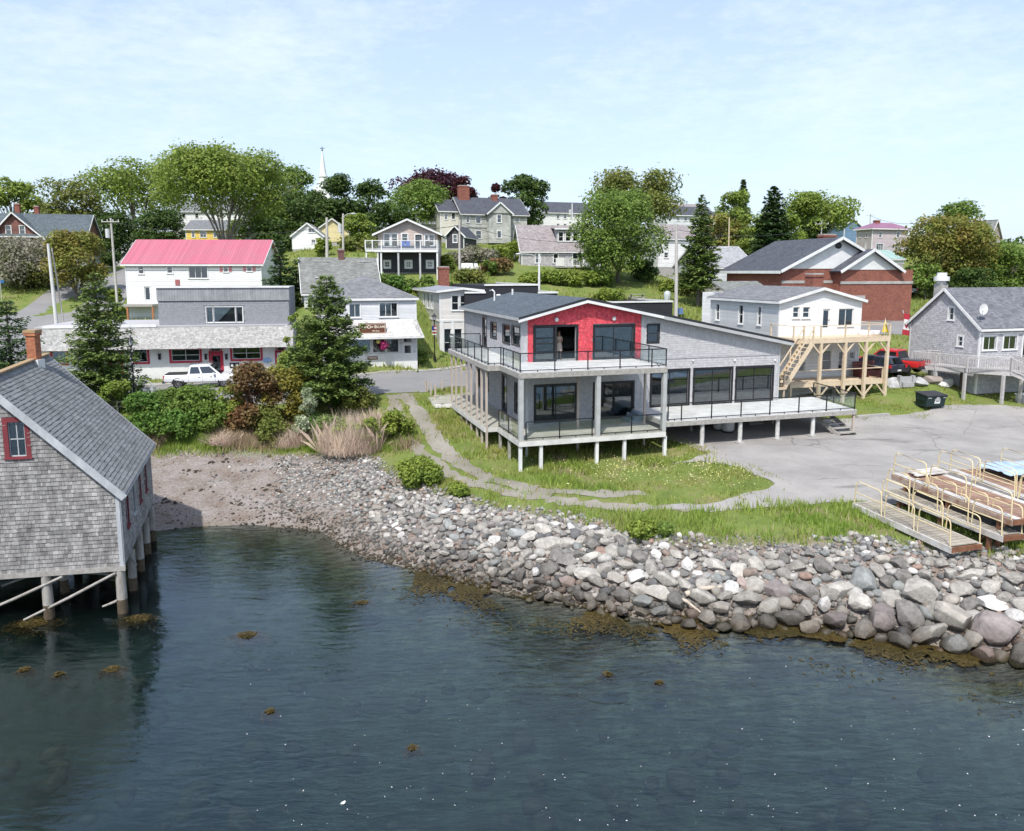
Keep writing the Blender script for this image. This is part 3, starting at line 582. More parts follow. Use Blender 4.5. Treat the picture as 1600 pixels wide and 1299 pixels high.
wall(mb,Wleft(),.18,YD-.18,zl-.1,ZEL,sops,.18,SHG)
wall(mb,Wright(XR),.18,YD-.18,zl-.1,ZER+.05,[(2.5,3.6,zr+.9,zr+2.1)],.18,SHG)
mb.box(.18,XR-.18,.18,YD-.18,zl-.25,zl,DECKG); mb.box(.18,7.7,.18,YD-.18,zu-.25,zu,DECKG); mb.box(7.7,7.82,.2,YD-.2,zl,zu,SHGL); mb.box(.2,XR-.2,7.5,7.6,zl,ZER,SHGL)
hw=mb.build('wall',None,mh)
wall_shingles(hw,Wfront(),0,xr0,zu,[(0,ZEL),(xr0,ZEL+.1)],ops,SHN,seed=1)
wall_shingles(hw,Wfront(),0,xr1+.06,zl,zu-.2,ops,SHN,seed=2)
wall_shingles(hw,Wfront(),xr1+.08,XR,zl-.1,top[1:],ops,SHN,seed=3)
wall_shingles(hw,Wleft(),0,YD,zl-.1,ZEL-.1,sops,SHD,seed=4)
wall_shingles(hw,Wfront(),xr0,xr1,zu,top,ops,SHR,seed=5,name='red_shingle_cladding')
for q_ in((-.1,.0,-.05,.0,zl,ZEL-.05),(xr1+.02,xr1+.16,-.04,0,zu,ZA-1.0),(XR-.02,XR+.1,-.05,0,zl,ZER-.02)): MB().box(*q_,TRIMG).build('corner_trim',None,hw)
mb=MB(); mb.box(.3,XR-.3,.5,.6,-1.2,zl-.25,DARKIN); mb.box(.3,.4,.6,YD-.5,-1.2,zl-.25,DARKIN); mb.build('dark_void_sheet',None,mh)  # dark sheets added to stand for the shaded void under the floor
# roof
def rz(x): return float(np.interp(x,[-.4,XA,XR+.75],[ZEL-.08,ZA,ZER-.06]))
mb=MB(); yo=-.5; yb=YD+.3
mb.slab([(-.4,yo,rz(-.4)+.1),(XA,yo,ZA+.1),(XA,yb,ZA+.1),(-.4,yb,rz(-.4)+.1)],.16,ROOFD)
mb.slab([(XA,yo,ZA+.1),(XR+.75,yo,ZER+.04),(XR+.75,yb,ZER+.04),(XA,yb,ZA+.1)],.16,ROOFD)
rf=mb.build('roof',None,mh)
mb=MB()
def rake(xa,xb,h_,m,y0=yo-.03,y1=yo-.001,dz=-.03):
    za,zb=rz(xa)+dz,rz(xb)+dz; mb.prism([(xa,y0,za-h_),(xb,y0,zb-h_),(xb,y0,zb),(xa,y0,za)],(0,y1-y0,0),m)
rake(-.42,XA,.17,WHITE);rake(XA,8.9,.17,WHITE);rake(8.9,XR+.75,.2,TRIMG); rake(-.42,XA,.12,BLACK,yo-.05,yo-.03,.11); rake(XA,XR+.76,.12,BLACK,yo-.05,yo-.03,.11)
mb.box(-.43,-.40,yo,yb,rz(-.4)-.1,rz(-.4)+.08,TRIMG); mb.box(XR+.75,XR+.78,yo,yb,ZER-.2,ZER+.05,BLACK); mb.build('fascia',None,rf)
mb=MB(); mb.tube([(1.6,11.5,rz(1.6)+.05),(1.6,11.5,rz(1.6)+.75),(1.45,11.5,rz(1.6)+.9),(1.25,11.5,rz(1.6)+.85)],.06,8,WHITE); mb.build('vent_pipe',None,rf)
MB().tube([(3.2,12.2,ZA-.2),(3.2,12.2,ZA+.35)],.07,8,WHITE).build('vent_pipe',None,rf)
v=hf.hitz(779,470,rz(1.6)); MB().sphere((v[0],v[1],rz(v[0])+.12),.2,WHITE,12,6,(1,1,.45)).build('roof_vent',None,rf)
for d,nx in((D2,2),(D3,2),(D4,2),*[(e,2) for e in E]): window(mh,Wfront(),*d,frame=BLKMET,gl=GLASS,trim=.13,nx=nx,nz=1,sill=False,name='sliding_door',bar=.06)
o=window(mh,Wfront(),D1[0],D1[0]+(D1[1]-D1[0])*.47,D1[2],D1[3],frame=BLKMET,trim=.13,nx=1,nz=2,sill=False,name='sliding_door',bar=.06)
mb=MB(); xm=D1[0]+(D1[1]-D1[0])*.47; mb.box(xm-.02,D1[1]+.13,-.037,.02,D1[3],D1[3]+.13,BLKMET); mb.box(D1[1],D1[1]+.13,-.037,.02,D1[2]-.1,D1[3],BLKMET); mb.build('open_door_frame',None,mh)
window(mh,Wfront(),*W4,frame=BLKMET,gl=GLASSD,trim=.07,nz=2,sill=False)
for s in (S1,S2,S3,S5,S6): window(mh,Wleft(),*s,frame=BLKMET,gl=GLASSD,trim=.07,nz=1,sill=False)
window(mh,Wleft(),*S7,frame=BLKMET,gl=GLASSD,trim=.07,nz=1,sill=False); window(mh,Wright(XR),2.5,3.6,zr+.9,zr+2.1,frame=BLKMET,gl=GLASSD)
door(mh,Wleft(),*S0,BLKMET,BLKMET,glz=(.1,.92)); door(mh,Wleft(),*S4,BLKMET,BLKMET,glz=(.1,.92))
for px,py in((869,499.5),(959,498)): x,z=hf.hit(px,py); MB().sphere((x,-.08,z),.13,WHITE,12,8,(1,.6,1)).build('wall_lamp',None,mh,uv=False)
for px,py in((1082,563.5),(1147,563),(1210,563)): x,z=hf.hit(px,py); MB().sphere((x,-.07,z),.07,WHITE,10,6).build('wall_lamp',None,mh,uv=False)
MB().box(7.8,17.4,-.05,-.02,hf.hit(1200,555)[1],hf.hit(1200,555)[1]+.03,TRIMG).build('cable',None,mh)
# decks
def boards(mb,poly,z,wb,t,m,along='x'):
    P=np.array(poly); x0,y0=P.min(0);x1,y1=P.max(0)
    k=0 if along=='x' else 1; lo,hi=(y0,y1) if k==0 else (x0,x1); v=lo
    while v<hi-.02:
        mid=min(v+wb/2,hi-.005); xs=[]
        for i in range(len(P)):
            a,b=P[i],P[(i+1)%len(P)]; ca,cb=(a[1],b[1]) if k==0 else (a[0],b[0]); oa,ob=(a[0],b[0]) if k==0 else (a[1],b[1])
            if (ca>mid)!=(cb>mid): xs.append(oa+(mid-ca)/(cb-ca)*(ob-oa))
        xs.sort(); e=min(v+wb-.008,hi)
        for a,b in zip(xs[::2],xs[1::2]):
            c=a; 
            while c<b-.01:
                d=min(b,c+rnd.uniform(2.4,4.2)); d=b if b-d<.6 else d; dz=rnd.uniform(-.003,.003)
                if k==0: mb.box(c,d-.006,v,e,z-t,z+dz,m)
                else: mb.box(v,e,c,d-.006,z-t,z+dz,m)
                c=d
        v+=wb
def deck(par,poly,z,m,fm,fh,along='x',name='deck',wb=.145):
    mb=MB(); boards(mb,poly,z,wb,.035,m,along); o=mb.build('deck_board',None,par,kind='stuff'); o.name='deck_boards'
    mb=MB(); n=len(poly)
    for i in range(n):
        a,b=poly[i],poly[(i+1)%n]; mb.beam((*a,z-.04-fh/2),(*b,z-.04-fh/2),.05,fh,fm)
    f=mb.build(name,None,par)
    o.parent=f; P=np.array(poly); x0,y0=P.min(0);x1,y1=P.max(0); mj=MB(); x=x0+.3
    while x<x1-.1:
        ys=[]
        for i in range(n):
            a,b=P[i],P[(i+1)%n]
            if (a[0]>x)!=(b[0]>x): ys.append(a[1]+(x-a[0])/(b[0]-a[0])*(b[1]-a[1]))
        ys.sort()
        for a,b in zip(ys[::2],ys[1::2]): mj.box(x-.025,x+.025,a+.05,b-.05,z-.04-fh+.02,z-.036,OLDWOOD)
        x+=.6
    mj.build('joist',None,f,kind='stuff'); return f
def railing(par,pts,z,hh=1.0,m=BLKMET,pan=GLASSR,loop=None,skip=()):
    mb=MB()
    for i,(a,b) in enumerate(zip(pts[:-1],pts[1:])):
        if i in skip: continue
        mb.beam((*a,z+hh),(*b,z+hh),.055,.05,m); mb.beam((*a,z+.1),(*b,z+.1),.035,.035,m)
        c=((a[0]+b[0])/2,(a[1]+b[1])/2); mb.box(c[0]-.02,c[0]+.02,c[1]-.02,c[1]+.02,z,z+.085,m)
    r=mb.build('railing',None,par)
    for p in pts: MB().box(p[0]-.027,p[0]+.027,p[1]-.027,p[1]+.027,z,z+hh-.026,m).build('railing_post',None,r)
    if pan:
        for i,(a,b) in enumerate(zip(pts[:-1],pts[1:])):
            if i in skip: continue
            a=np.array(a);b=np.array(b);d=b-a;L_=np.linalg.norm(d); a2=a+d/L_*.05;b2=b-d/L_*.05
            MB().beam((*a2,z+.55),(*b2,z+.55),.01,.8,pan).build('glass_panel',None,r,uv=False)
    return r
px_x=lambda px,py,y:hf.hit(px,py,y)[0]; px_y=lambda px,py,x:hf.hitx(px,py,x)[0]
YF=-4.35; XL,XLo=-1.6,-2.35; YJ=-.75
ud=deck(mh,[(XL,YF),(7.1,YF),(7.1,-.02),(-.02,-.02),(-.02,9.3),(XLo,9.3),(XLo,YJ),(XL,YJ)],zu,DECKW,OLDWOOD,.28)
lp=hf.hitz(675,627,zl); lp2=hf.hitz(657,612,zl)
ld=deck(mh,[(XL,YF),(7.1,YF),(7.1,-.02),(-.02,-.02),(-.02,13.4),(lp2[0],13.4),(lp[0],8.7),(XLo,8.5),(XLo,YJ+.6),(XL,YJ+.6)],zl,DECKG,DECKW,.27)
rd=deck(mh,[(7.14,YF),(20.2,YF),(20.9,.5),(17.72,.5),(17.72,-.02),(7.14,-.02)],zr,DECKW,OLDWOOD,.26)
up=[(px_x(p,560,YF+.06),YF+.06) for p in(816.5,867,918.7,969,1018.7,1042)]
up[0]=(XL+.06,YF+.06);up[-1]=(7.04,YF+.06)
lft=[(XL+.06,px_y(p,545,XL)) for p in(800,785)]
out=[(XLo+.06,px_y(p,520+(p-706)*.6,XLo)) for p in(751,740,729.5,719.5,711)]
railing(mh,[(-.1,9.24),(XLo+.06,9.24)]+out[::-1]+[(XLo+.06,YJ+.06),(XL+.06,YJ+.06)]+lft[::-1]+up+[(7.04,-2.2),(7.04,-.1)],zu)
railing(mh,[(px_x(p,650,YF+.06),YF+.06) for p in(822,874.5,925.5)],zl); railing(mh,[(px_x(p,650,YF+.06),YF+.06) for p in(938,987,1037)],zl)
railing(mh,[(XL+.06,-.3),(XL+.06,-2.2),(XL+.06,YF+.35)],zl)
rr_=[(px_x(p,640,YF+.06),YF+.06) for p in(1044,1065,1112,1158,1203,1248,1291)]+[(20.1,YF+.06),(20.45,-2.0),(20.8,.4)]
railing(mh,rr_,zr)
# posts
def post(x,y,z0,z1,s=.15,m=OLDWOOD,name='post'): return MB().box(x-s/2,x+s/2,y-s/2,y+s/2,z0,z1,m).build(name,None,mh)
def gz(x,y): a=hf.w(x,y); return h(*a)-Z3-.25
for x in(XL+.12,px_x(934,640,YF+.12),7.0): post(x,YF+.13,zl,zu-.3,.24,TRIMG)
PINK=mat('bleached_post_wood',(.50,.43,.38),.85,(.38,.33,.29),5,.3,50,streak=.3)
for p in(706,712.5,721,729,736,745,752.5,760): post(XLo+.1,px_y(p,600,XLo+.1),gz(XLo,px_y(p,600,XLo)),zu-.3,.12,PINK)
for x,y in((-.4,-2.0),(2.7,-2.0),(6.9,-2.1)): post(x,y,gz(x,y),zu-.3,.12,PINK if x>0 else TRIMG)
for p,py in((845,733),(932,724),(975,715),(1038,712)): x=px_x(p,py,YF+.15); post(x,YF+.15,gz(x,YF),zl-.3,.17,WHITE,'pile')
post(XL+.1,YF+.15,gz(XL,YF),zl-.3,.17,WHITE,'pile')
for x,y in((XL+.1,-2.2),(XL+.1,-.4),(3.3,-.6),(6.8,-.8),(.4,.8),(4,3),(0,6)): post(x,y,gz(x,y),zl-.3,.14,OLDWOOD,'pile')
for x,y in((lp[0]+.15,8.9),(lp2[0]+.15,13.2),(lp[0]+.1,11)): post(x,y,gz(x,y),zl+.0,.14,OLDWOOD,'pile')
for i,(p,py) in enumerate(((660,590),(664,592),(671,597),(678,600),(683,588))): q=hf.hitz(p,py+22,zl); post(q[0]+.1,min(q[1],13.2),zl,zl+.95,.11,PINK)
def rpile(x,y,z1): a=gz(x,y); o=MB().tube([(x,y,a),(x+.02,y,(a+z1)/2),(x,y,z1)],.13,10,mat('white_pile',(.62,.62,.6),.8,(.4,.39,.37),3,dirt=.3)).box(x-.22,x+.22,y-.22,y+.22,a,a+.33,CONC).build('pile',None,mh)
for p,py in((1096,700),(1155,700),(1213,702),(1268,697)): rpile(px_x(p,py,YF+.2),YF+.2,zr-.28)
post(20.1,YF+.1,gz(20.1,YF),zr-.02,.14,PINK,'pile')
for x,y in((11,-.5),(14,-.4),(17,-.5),(20.4,.3),(18.6,.3)): post(x,y,gz(x,y),zr-.25,.13,OLDWOOD,'pile')
# short stair between the decks, open stair at the right end
mb=MB(); BLUEP=mat('blue_grey_paint',(.22,.30,.38),.6)
for i in range(3): mb.box(6.2+i*.3,6.5+i*.3,-1.6,-.5,zl,zl+.18*(i+1),BLUEP)
mb.build('step',None,mh)
st=MB(); st.beam((18.3,-2.3,zr-.35),(18.75,-4.7,gz(19,-4.7)+.25),.05,.25,OLDWOOD); st.beam((19.5,-2.3,zr-.35),(19.95,-4.7,gz(19,-4.7)+.25),.05,.25,OLDWOOD); sto=st.build('staircase',None,mh)
for i in range(6):
    t=i/5.; y=-2.5-2.1*t; z=zr-.32-(zr-.32-gz(19,-4.7)-.42)*t; MB().box(18.35+.42*t,19.5+.42*t,y-.15,y+.15,z,z+.05,OLDWOOD).build('tread',None,sto)
mb=MB(); x=px_x(1172,672,-.5)
for i in range(12): mb.box(x,x+.95,-.52,-.47,-.5+i*.14,-.5+i*.14+.07,OLDWOOD)
mb.box(x-.03,x+.03,-.48,-.44,-.6,1.3,OLDWOOD); mb.box(x+.92,x+.98,-.48,-.44,-.6,1.3,OLDWOOD); mb.build('lattice_panel',None,mh)
# propane tanks under the deck
TANK=mat('tank_white',(.72,.73,.74),.45,(.62,.62,.62),3)
def tank(x,y,r,hh,label):
    X,Y=hf.w(x,y); z=h(X,Y)+.05; t=thing('propane_tank',label,'tank',(X,Y,z))
    n=14; prof=[(0.02,.06),(r*.8,.06),(r,.2),(r,hh*.78),(r*.86,hh*.9),(r*.4,hh*.97),(.02,hh*.98)]
    V=[(a*math.cos(2*math.pi*k/n),a*math.sin(2*math.pi*k/n),z_) for a,z_ in prof for k in range(n)]; F=[(i*n+k,i*n+(k+1)%n,(i+1)*n+(k+1)%n,(i+1)*n+k) for i in range(len(prof)-1) for k in range(n)]
    MB().add(V,F,TANK,True).build('tank_body',None,t,uv=False); MB().tube([(0,0,hh*.96),(0,0,hh*1.07)],r*.3,10,WHITE).build('valve_cover',None,t,uv=False); MB().tube([(0,0,-.1),(0,0,.12)],r*.8,12,BLACK).build('base_ring',None,t,uv=False)
tx=px_x(1137,676,-1.6); tank(tx,-1.6,.4,1.25,'large white propane tank in front of the other under the right deck')
tx=px_x(1123,675,-1.0); tank(tx,-1.0,.36,1.2,'white propane tank partly hidden behind the larger tank under the deck')

# ---------------------------------------------------------------- boathouse on piles, left foreground
C0=np.array(PZ(199,958,0)[:2]); fD=norm(np.array((1,.2))); sD=norm(np.array((-.329,1)))
BW_=8.4; BLn=8.7
def BP(u,o,z,v=0): p=fD*u+sD*v; return p
zbB=PY(199,884,C0[1]-.02)[2]; zeB=PY(191,765,C0[1])[2]; zrB=9.1
bh=thing('boathouse','weathered grey shingled boathouse standing on piles over the water','building',(C0[0],C0[1],0))
WF=lambda u,o,z:(*(fD*u-sD*o),z)            # gable wall: u runs 0 (right corner) to -BW_
WS=lambda v,o,z:(*(sD*v+fD*o),z)            # right side wall
WBk=lambda u,o,z:(*(fD*u+sD*(BLn+o)),z); WSl=lambda v,o,z:(*(sD*v-fD*(BW_+o)),z)
class FrB:  # pixel to gable-plane u,z
    pass
def bhit(px,py,org=C0,dr=fD):
    d=ray(px,py); M=np.array([[dr[0],-d[0]],[dr[1],-d[1]]]); u,t=np.linalg.solve(M,-org); return u,CAMH+d[2]*t
ux0,uz1=bhit(11,660); ux1,uz0=bhit(42,713)
wb_=(ux0,ux1,uz0,uz1); prof=[(-BW_,zeB),(-BW_/2,zrB),(0,zeB)]
mb=MB(); wall(mb,WF,-BW_,0,zbB,prof,[wb_],.15,SHG); wall(mb,WBk,-BW_,0,zbB,prof,[],.15,SHG)
sw=[(v,v+.5,3.05,4.3) for v in(1.2,2.9,4.6,6.4)]
wall(mb,WS,.15,BLn-.15,zbB,zeB,sw,.15,SHG); wall(mb,WSl,.15,BLn-.15,zbB,zeB,[],.15,SHG)
mb.W=lambda x,y,z:(*(fD*x+sD*y),z); mb.box(-BW_+.2,-.2,.2,BLn-.2,zbB+.02,zbB+.1,DARKIN); mb.W=None
bw=mb.build('wall',None,bh); wall_shingles(bw,WF,-BW_,-.12,zbB,prof,[wb_],SHB,.145,.155,seed=8,thick=.028,pad=.12); wall_shingles(bw,WS,.1,BLn,zbB,zeB-.05,sw,SHB,.145,.155,seed=9,thick=.028,pad=.08)
OLDTRIM=mat('old_blue_grey_trim',(.50,.52,.54),.8,(.36,.38,.40),4,.3,40,dirt=.2,streak=.4)
REDP=mat('old_red_paint',(.22,.035,.045),.75,(.15,.03,.035),4,.2,40,dirt=.15)
mb=MB(WF); mb.box(-.14,0.0,-.0,.035,zbB-.02,zeB-.15,OLDTRIM)
mb.box(-BW_-.05,.05,-.1,.05,zbB-.2,zbB-.0,OLDWOOD); mb.build('corner_trim',None,bw); MB(WS).box(0.0,.12,0,.035,zbB-.02,zeB-.15,OLDTRIM).build('corner_trim',None,bw); MB(WS).box(BLn-.12,BLn,0,.035,zbB,zeB-.1,OLDTRIM).build('corner_trim',None,bw)
window(bh,WF,*wb_,frame=OLDTRIM,outer=REDP,gl=GLASSD,trim=.17,nx=2,nz=2,sill=True,bar=.04,label='four pane window with wide red trim in the gable')
for i,s in enumerate(sw): window(bh,WS,*s,frame=OLDTRIM,outer=REDP if i!=1 else OLDTRIM,gl=GLASSD,trim=.06,nx=1,nz=2)
# roof
ov=.22; T=np.array
def RP(u,v,z): return np.array((*(fD*u+sD*v),z))
sl_=(zrB-zeB)/(BW_/2); er=RP(ov,-ov,zeB-ov*sl_+.06); rr0=RP(-BW_/2,-ov,zrB+.06); rr1=RP(-BW_/2,BLn+ov,zrB+.06); er1=RP(ov,BLn+ov,zeB-ov*sl_+.06)
el=RP(-BW_-ov,-ov,zeB-ov*sl_+.06); el1=RP(-BW_-ov,BLn+ov,zeB-ov*sl_+.06)
mb=MB(); mb.slab([er,er1,rr1,rr0],.1,SHRF); mb.slab([rr0,rr1,el1,el],.1,SHRF); br=mb.build('roof',None,bh)
U=er1-er; UL=np.linalg.norm(U); U=U/UL; Vv=rr0-er; Vv=Vv-U*np.dot(Vv,U); VL=np.linalg.norm(Vv); Vv/=VL; N=np.cross(U,Vv); N=N if N[2]>0 else -N
skew=np.dot(rr0-er,U)/VL
V_,Q,P=plates(er+N*.004,U,Vv+U*skew,N,UL,VL,.3,.165,None,.022,rj=0,seed=3,zj=.06)
# the 300 roof shingles nearest the camera are parts of their own, the rest one joined part
base_tile=None; cnt=len(P); cen=V_.reshape(cnt,6,3).mean(1)+np.array((C0[0],C0[1],0)); dist=np.linalg.norm(cen-np.array((0,0,CAMH)),axis=1); cpx=800+1200*cen[:,0]/cen[:,1]
order=np.argsort(dist+np.where(cpx<8,100,0)); pick=order[:290]; rest=np.setdiff1d(np.arange(cnt),pick)
full=[i for i in pick if abs((P[i,1]-P[i,0])-.294)<.004]; rest=np.concatenate([rest,np.array([i for i in pick if i not in set(full)],int)])
SHRFo=mat('old_roof_shingle_single',(.23,.235,.24),.95,(.165,.17,.17),1.4,.4,50,obj=.18,dirt=.15)
t0=V_.reshape(cnt,6,3)[full[0]]; meT=quickmesh('shingle',t0-t0[0],tri_fix(np.array([[0,1,2,3],[4,5,1,0],[4,0,3,3],[1,5,2,2]])),SHRFo)
for i in full: q=V_.reshape(cnt,6,3)[i]; o=link('shingle',meT,br,tuple(q[0]))
bq=np.array([[0,1,2,3],[4,5,1,0],[4,0,3,3],[1,5,2,2]]); Q2=(rest[:,None,None]*6+bq[None]).reshape(-1,4)
link('roof_shingles',quickmesh('roof_shingles',V_,tri_fix(Q2),SHRF),br,kind='stuff')
LICH=mat('orange_lichen',(.42,.25,.09),.95,(.25,.22,.18),5,.4,40)
mb=MB(); mb.beam(rr0+T((0,0,.06)),rr1+T((0,0,.06)),.26,.07,LICH); mb.build('ridge_cap',None,br)
mb=MB()
for a,b in((er,rr0),(el,rr0)): mb.beam(a-T((0,0,.12))-T((*sD*.02,0)),b-T((0,0,.12))-T((*sD*.02,0)),.05,.26,OLDTRIM)
mb.beam(er-T((0,0,.1)),er1-T((0,0,.1)),.05,.14,OLDTRIM); mb.beam(er1-T((0,0,.1)),rr1-T((0,0,.1)),.05,.2,OLDTRIM); mb.build('rake_board',None,br)
vch=6.55; cc=RP(-BW_/2+.05,vch,zrB); mb=MB(); OB=mat('old_orange_brick',(.42,.17,.09),.9,(.34,.13,.07),2,.4,40,tex='brick',tw=.21,th=.08,mortar=.9)
s=.2; mb.box(cc[0]-s,cc[0]+s,cc[1]-s,cc[1]+s,zrB-.8,zrB+1.15,OB); mb.box(cc[0]-s-.05,cc[0]+s+.05,cc[1]-s-.05,cc[1]+s+.05,zrB+1.15,zrB+1.28,OB); mb.box(cc[0]-s-.07,cc[0]+s+.07,cc[1]-s-.07,cc[1]+s+.07,zrB+1.28,zrB+1.4,LICH)
mb.box(cc[0]-s-.06,cc[0]+s+.1,cc[1]-s-.06,cc[1]+s+.04,zrB-.5,zrB+.1,WHITE); mb.build('chimney',None,br)
# piles and braces
PILE=mat('bleached_pile',(.40,.385,.36),.9,(.22,.205,.18),5,.5,30,streak=.3); WETP=mat('wet_stained_pile',(.13,.095,.06),.8,(.04,.032,.022),9,.4,30)
def bpile(u,v,r=.17,ln=(0,0)):
    p=fD*u+sD*v; X,Y=C0+p; g=min(h(X,Y),0)-.3; k=[(p[0]+ln[0]*t,p[1]+ln[1]*t,zbB-.2+(g-zbB+.2)*t) for t in(0,.25,.5)]
    zc=.55; mb=MB(); q=lambda z:(p[0],p[1],z); mb.tube([q(zbB-.18),q((zbB+zc)/2),q(zc)],[r,r*1.04,r*1.1],12,PILE); mb.tube([q(zc),q(0),q(g)],[r*1.1,r*1.14,r*1.2],12,WETP); mb.build('pile',None,bh,uv=False)
u75=bhit(73,930)[0]
for u,v in((-.17,.12),(u75,.12),(-8.0,.12),(-.1,2.3),(-.1,4.5),(-.1,6.6),(-.1,8.5),(u75,2.6),(u75,5),(u75,7.5),(-8,3),(-8,6),(u75-.4,4),(-2,4.5),(-2,7)): bpile(u,v,.17 if v<1 else .15)
def brace(a,b,r=.055):
    pa=np.array((*(fD*a[0]+sD*a[1]),a[2]));pb=np.array((*(fD*b[0]+sD*b[1]),b[2])); MB().tube([pa,(pa*.5+pb*.5)+T((0,0,-.03)),pb],[r,r*1.1,r*.8],7,PILE).build('brace',None,bh,uv=False)
brace((-.3,-.05,1.65),(-3.6,.0,.05)); brace((u75+.6,-.03,1.65),(-5.4,0,.3)); brace((-.1,.3,.55),(-.9,.2,.25),.05); brace((-4.2,2.3,1.4),(-.6,3.4,.2),.045); brace((-5,2.5,.5),(-2,2.4,1.6),.045)
brace((.05,8.3,.55),(.9,8.0,.7),.05); brace((-.1,2.2,1.5),(.15,1.9,1.2),.03)
# ---------------------------------------------------------------- houses and shops
CLAPW=mat('white_clapboard',(.76,.76,.75),.6,(.69,.70,.69),1.2,.05,20,tex='clap',th=.13,dirt=.1)
CLAPG=mat('pale_grey_clapboard',(.66,.67,.68),.65,(.56,.58,.60),.8,.05,20,tex='clap',th=.13,dirt=.1)
CLAPB=mat('beige_clapboard',(.62,.60,.57),.65,(.56,.545,.52),1,.05,20,tex='clap',th=.12)
CLAPY=mat('cream_yellow_clapboard',(.72,.62,.34),.65,None,1,.05,20,tex='clap',th=.13)
CLAPM=mat('mauve_grey_clapboard',(.52,.45,.46),.65,None,1,.05,20,tex='clap',th=.13)
CLAPBLU=mat('blue_clapboard',(.16,.26,.38),.65,None,1,.05,20,tex='clap',th=.13)
CHAR=mat('charcoal_siding',(.035,.037,.045),.7,(.045,.047,.055),1,.05,20,tex='clap',th=.2)
TAN=mat('tan_siding',(.50,.42,.37),.7,None,1,.05,20,tex='clap',th=.18)
VIC=mat('peeling_grey_white_clapboard',(.52,.53,.50),.8,(.30,.31,.28),1.1,.2,30,tex='clap',th=.16,dirt=.3)
VBRD=mat('grey_vertical_boards',(.34,.35,.36),.85,(.25,.26,.275),2,.3,40,tex='vboard',th=.2,dirt=.15)
SHAKE=mat('pale_mansard_shakes',(.60,.59,.575),.9,(.38,.37,.36),1.0,.5,50,tex='shingle',tw=.16,th=.15,dirt=.3,mortar=.1)
SHDK=mat('blue_grey_shingle_wall',(.25,.26,.28),.9,(.20,.21,.225),1.8,.3,60,tex='shingle',tw=.14,th=.14)
REDM=mat('faded_red_metal_roof',(.46,.115,.17),.6,(.40,.14,.18),.35,.05,20,tex='rib',th=.3)
CRIM=mat('crimson_paint',(.42,.03,.06),.6,(.36,.03,.055))
ROOFB=mat('blue_black_roof',(.06,.065,.085),.85,(.08,.085,.1),.8,.2,60,tex='shingle',tw=.3,th=.14)
ROOFT=mat('taupe_asphalt_roof',(.30,.265,.265),.9,(.24,.215,.215),1.2,.3,60,tex='shingle',tw=.3,th=.14)
ROOFG=mat('grey_moss_roof',(.23,.235,.225),.9,(.17,.18,.165),.8,.3,60,tex='shingle',tw=.3,th=.14,dirt=.15)
ROOFPU=mat('purple_metal_roof',(.30,.14,.22),.5,None,1,tex='rib',th=.4)
ROOFGR=mat('green_metal_roof',(.33,.47,.42),.5,None,1,tex='rib',th=.4)
DKBR=mat('dark_old_brick',(.17,.075,.065),.9,(.27,.13,.11),2.4,.4,50,tex='brick',tw=.3,th=.1,mortar=1.2,dirt=.3)
NAVY=mat('navy_trim',(.03,.045,.085),.6)
def opn(par,W,o,frame,gl,trim,outer=None):
    x0,x1,z0,z1=o[:4]; nx,nz=(o[4],o[5]) if len(o)>5 else (1,2); kd=o[6] if len(o)>6 else 'w'
    if kd=='d': return door(par,W,x0,x1,z0,z1,o[7] if len(o)>7 else WHITE,frame,glz=(.12,.92),trim=trim)
    return window(par,W,x0,x1,z0,z1,frame=frame,gl=gl,trim=trim,nx=nx,nz=nz,outer=outer,panes=(nx*nz<=6),sill=(z1-z0<1.7),bar=.05)
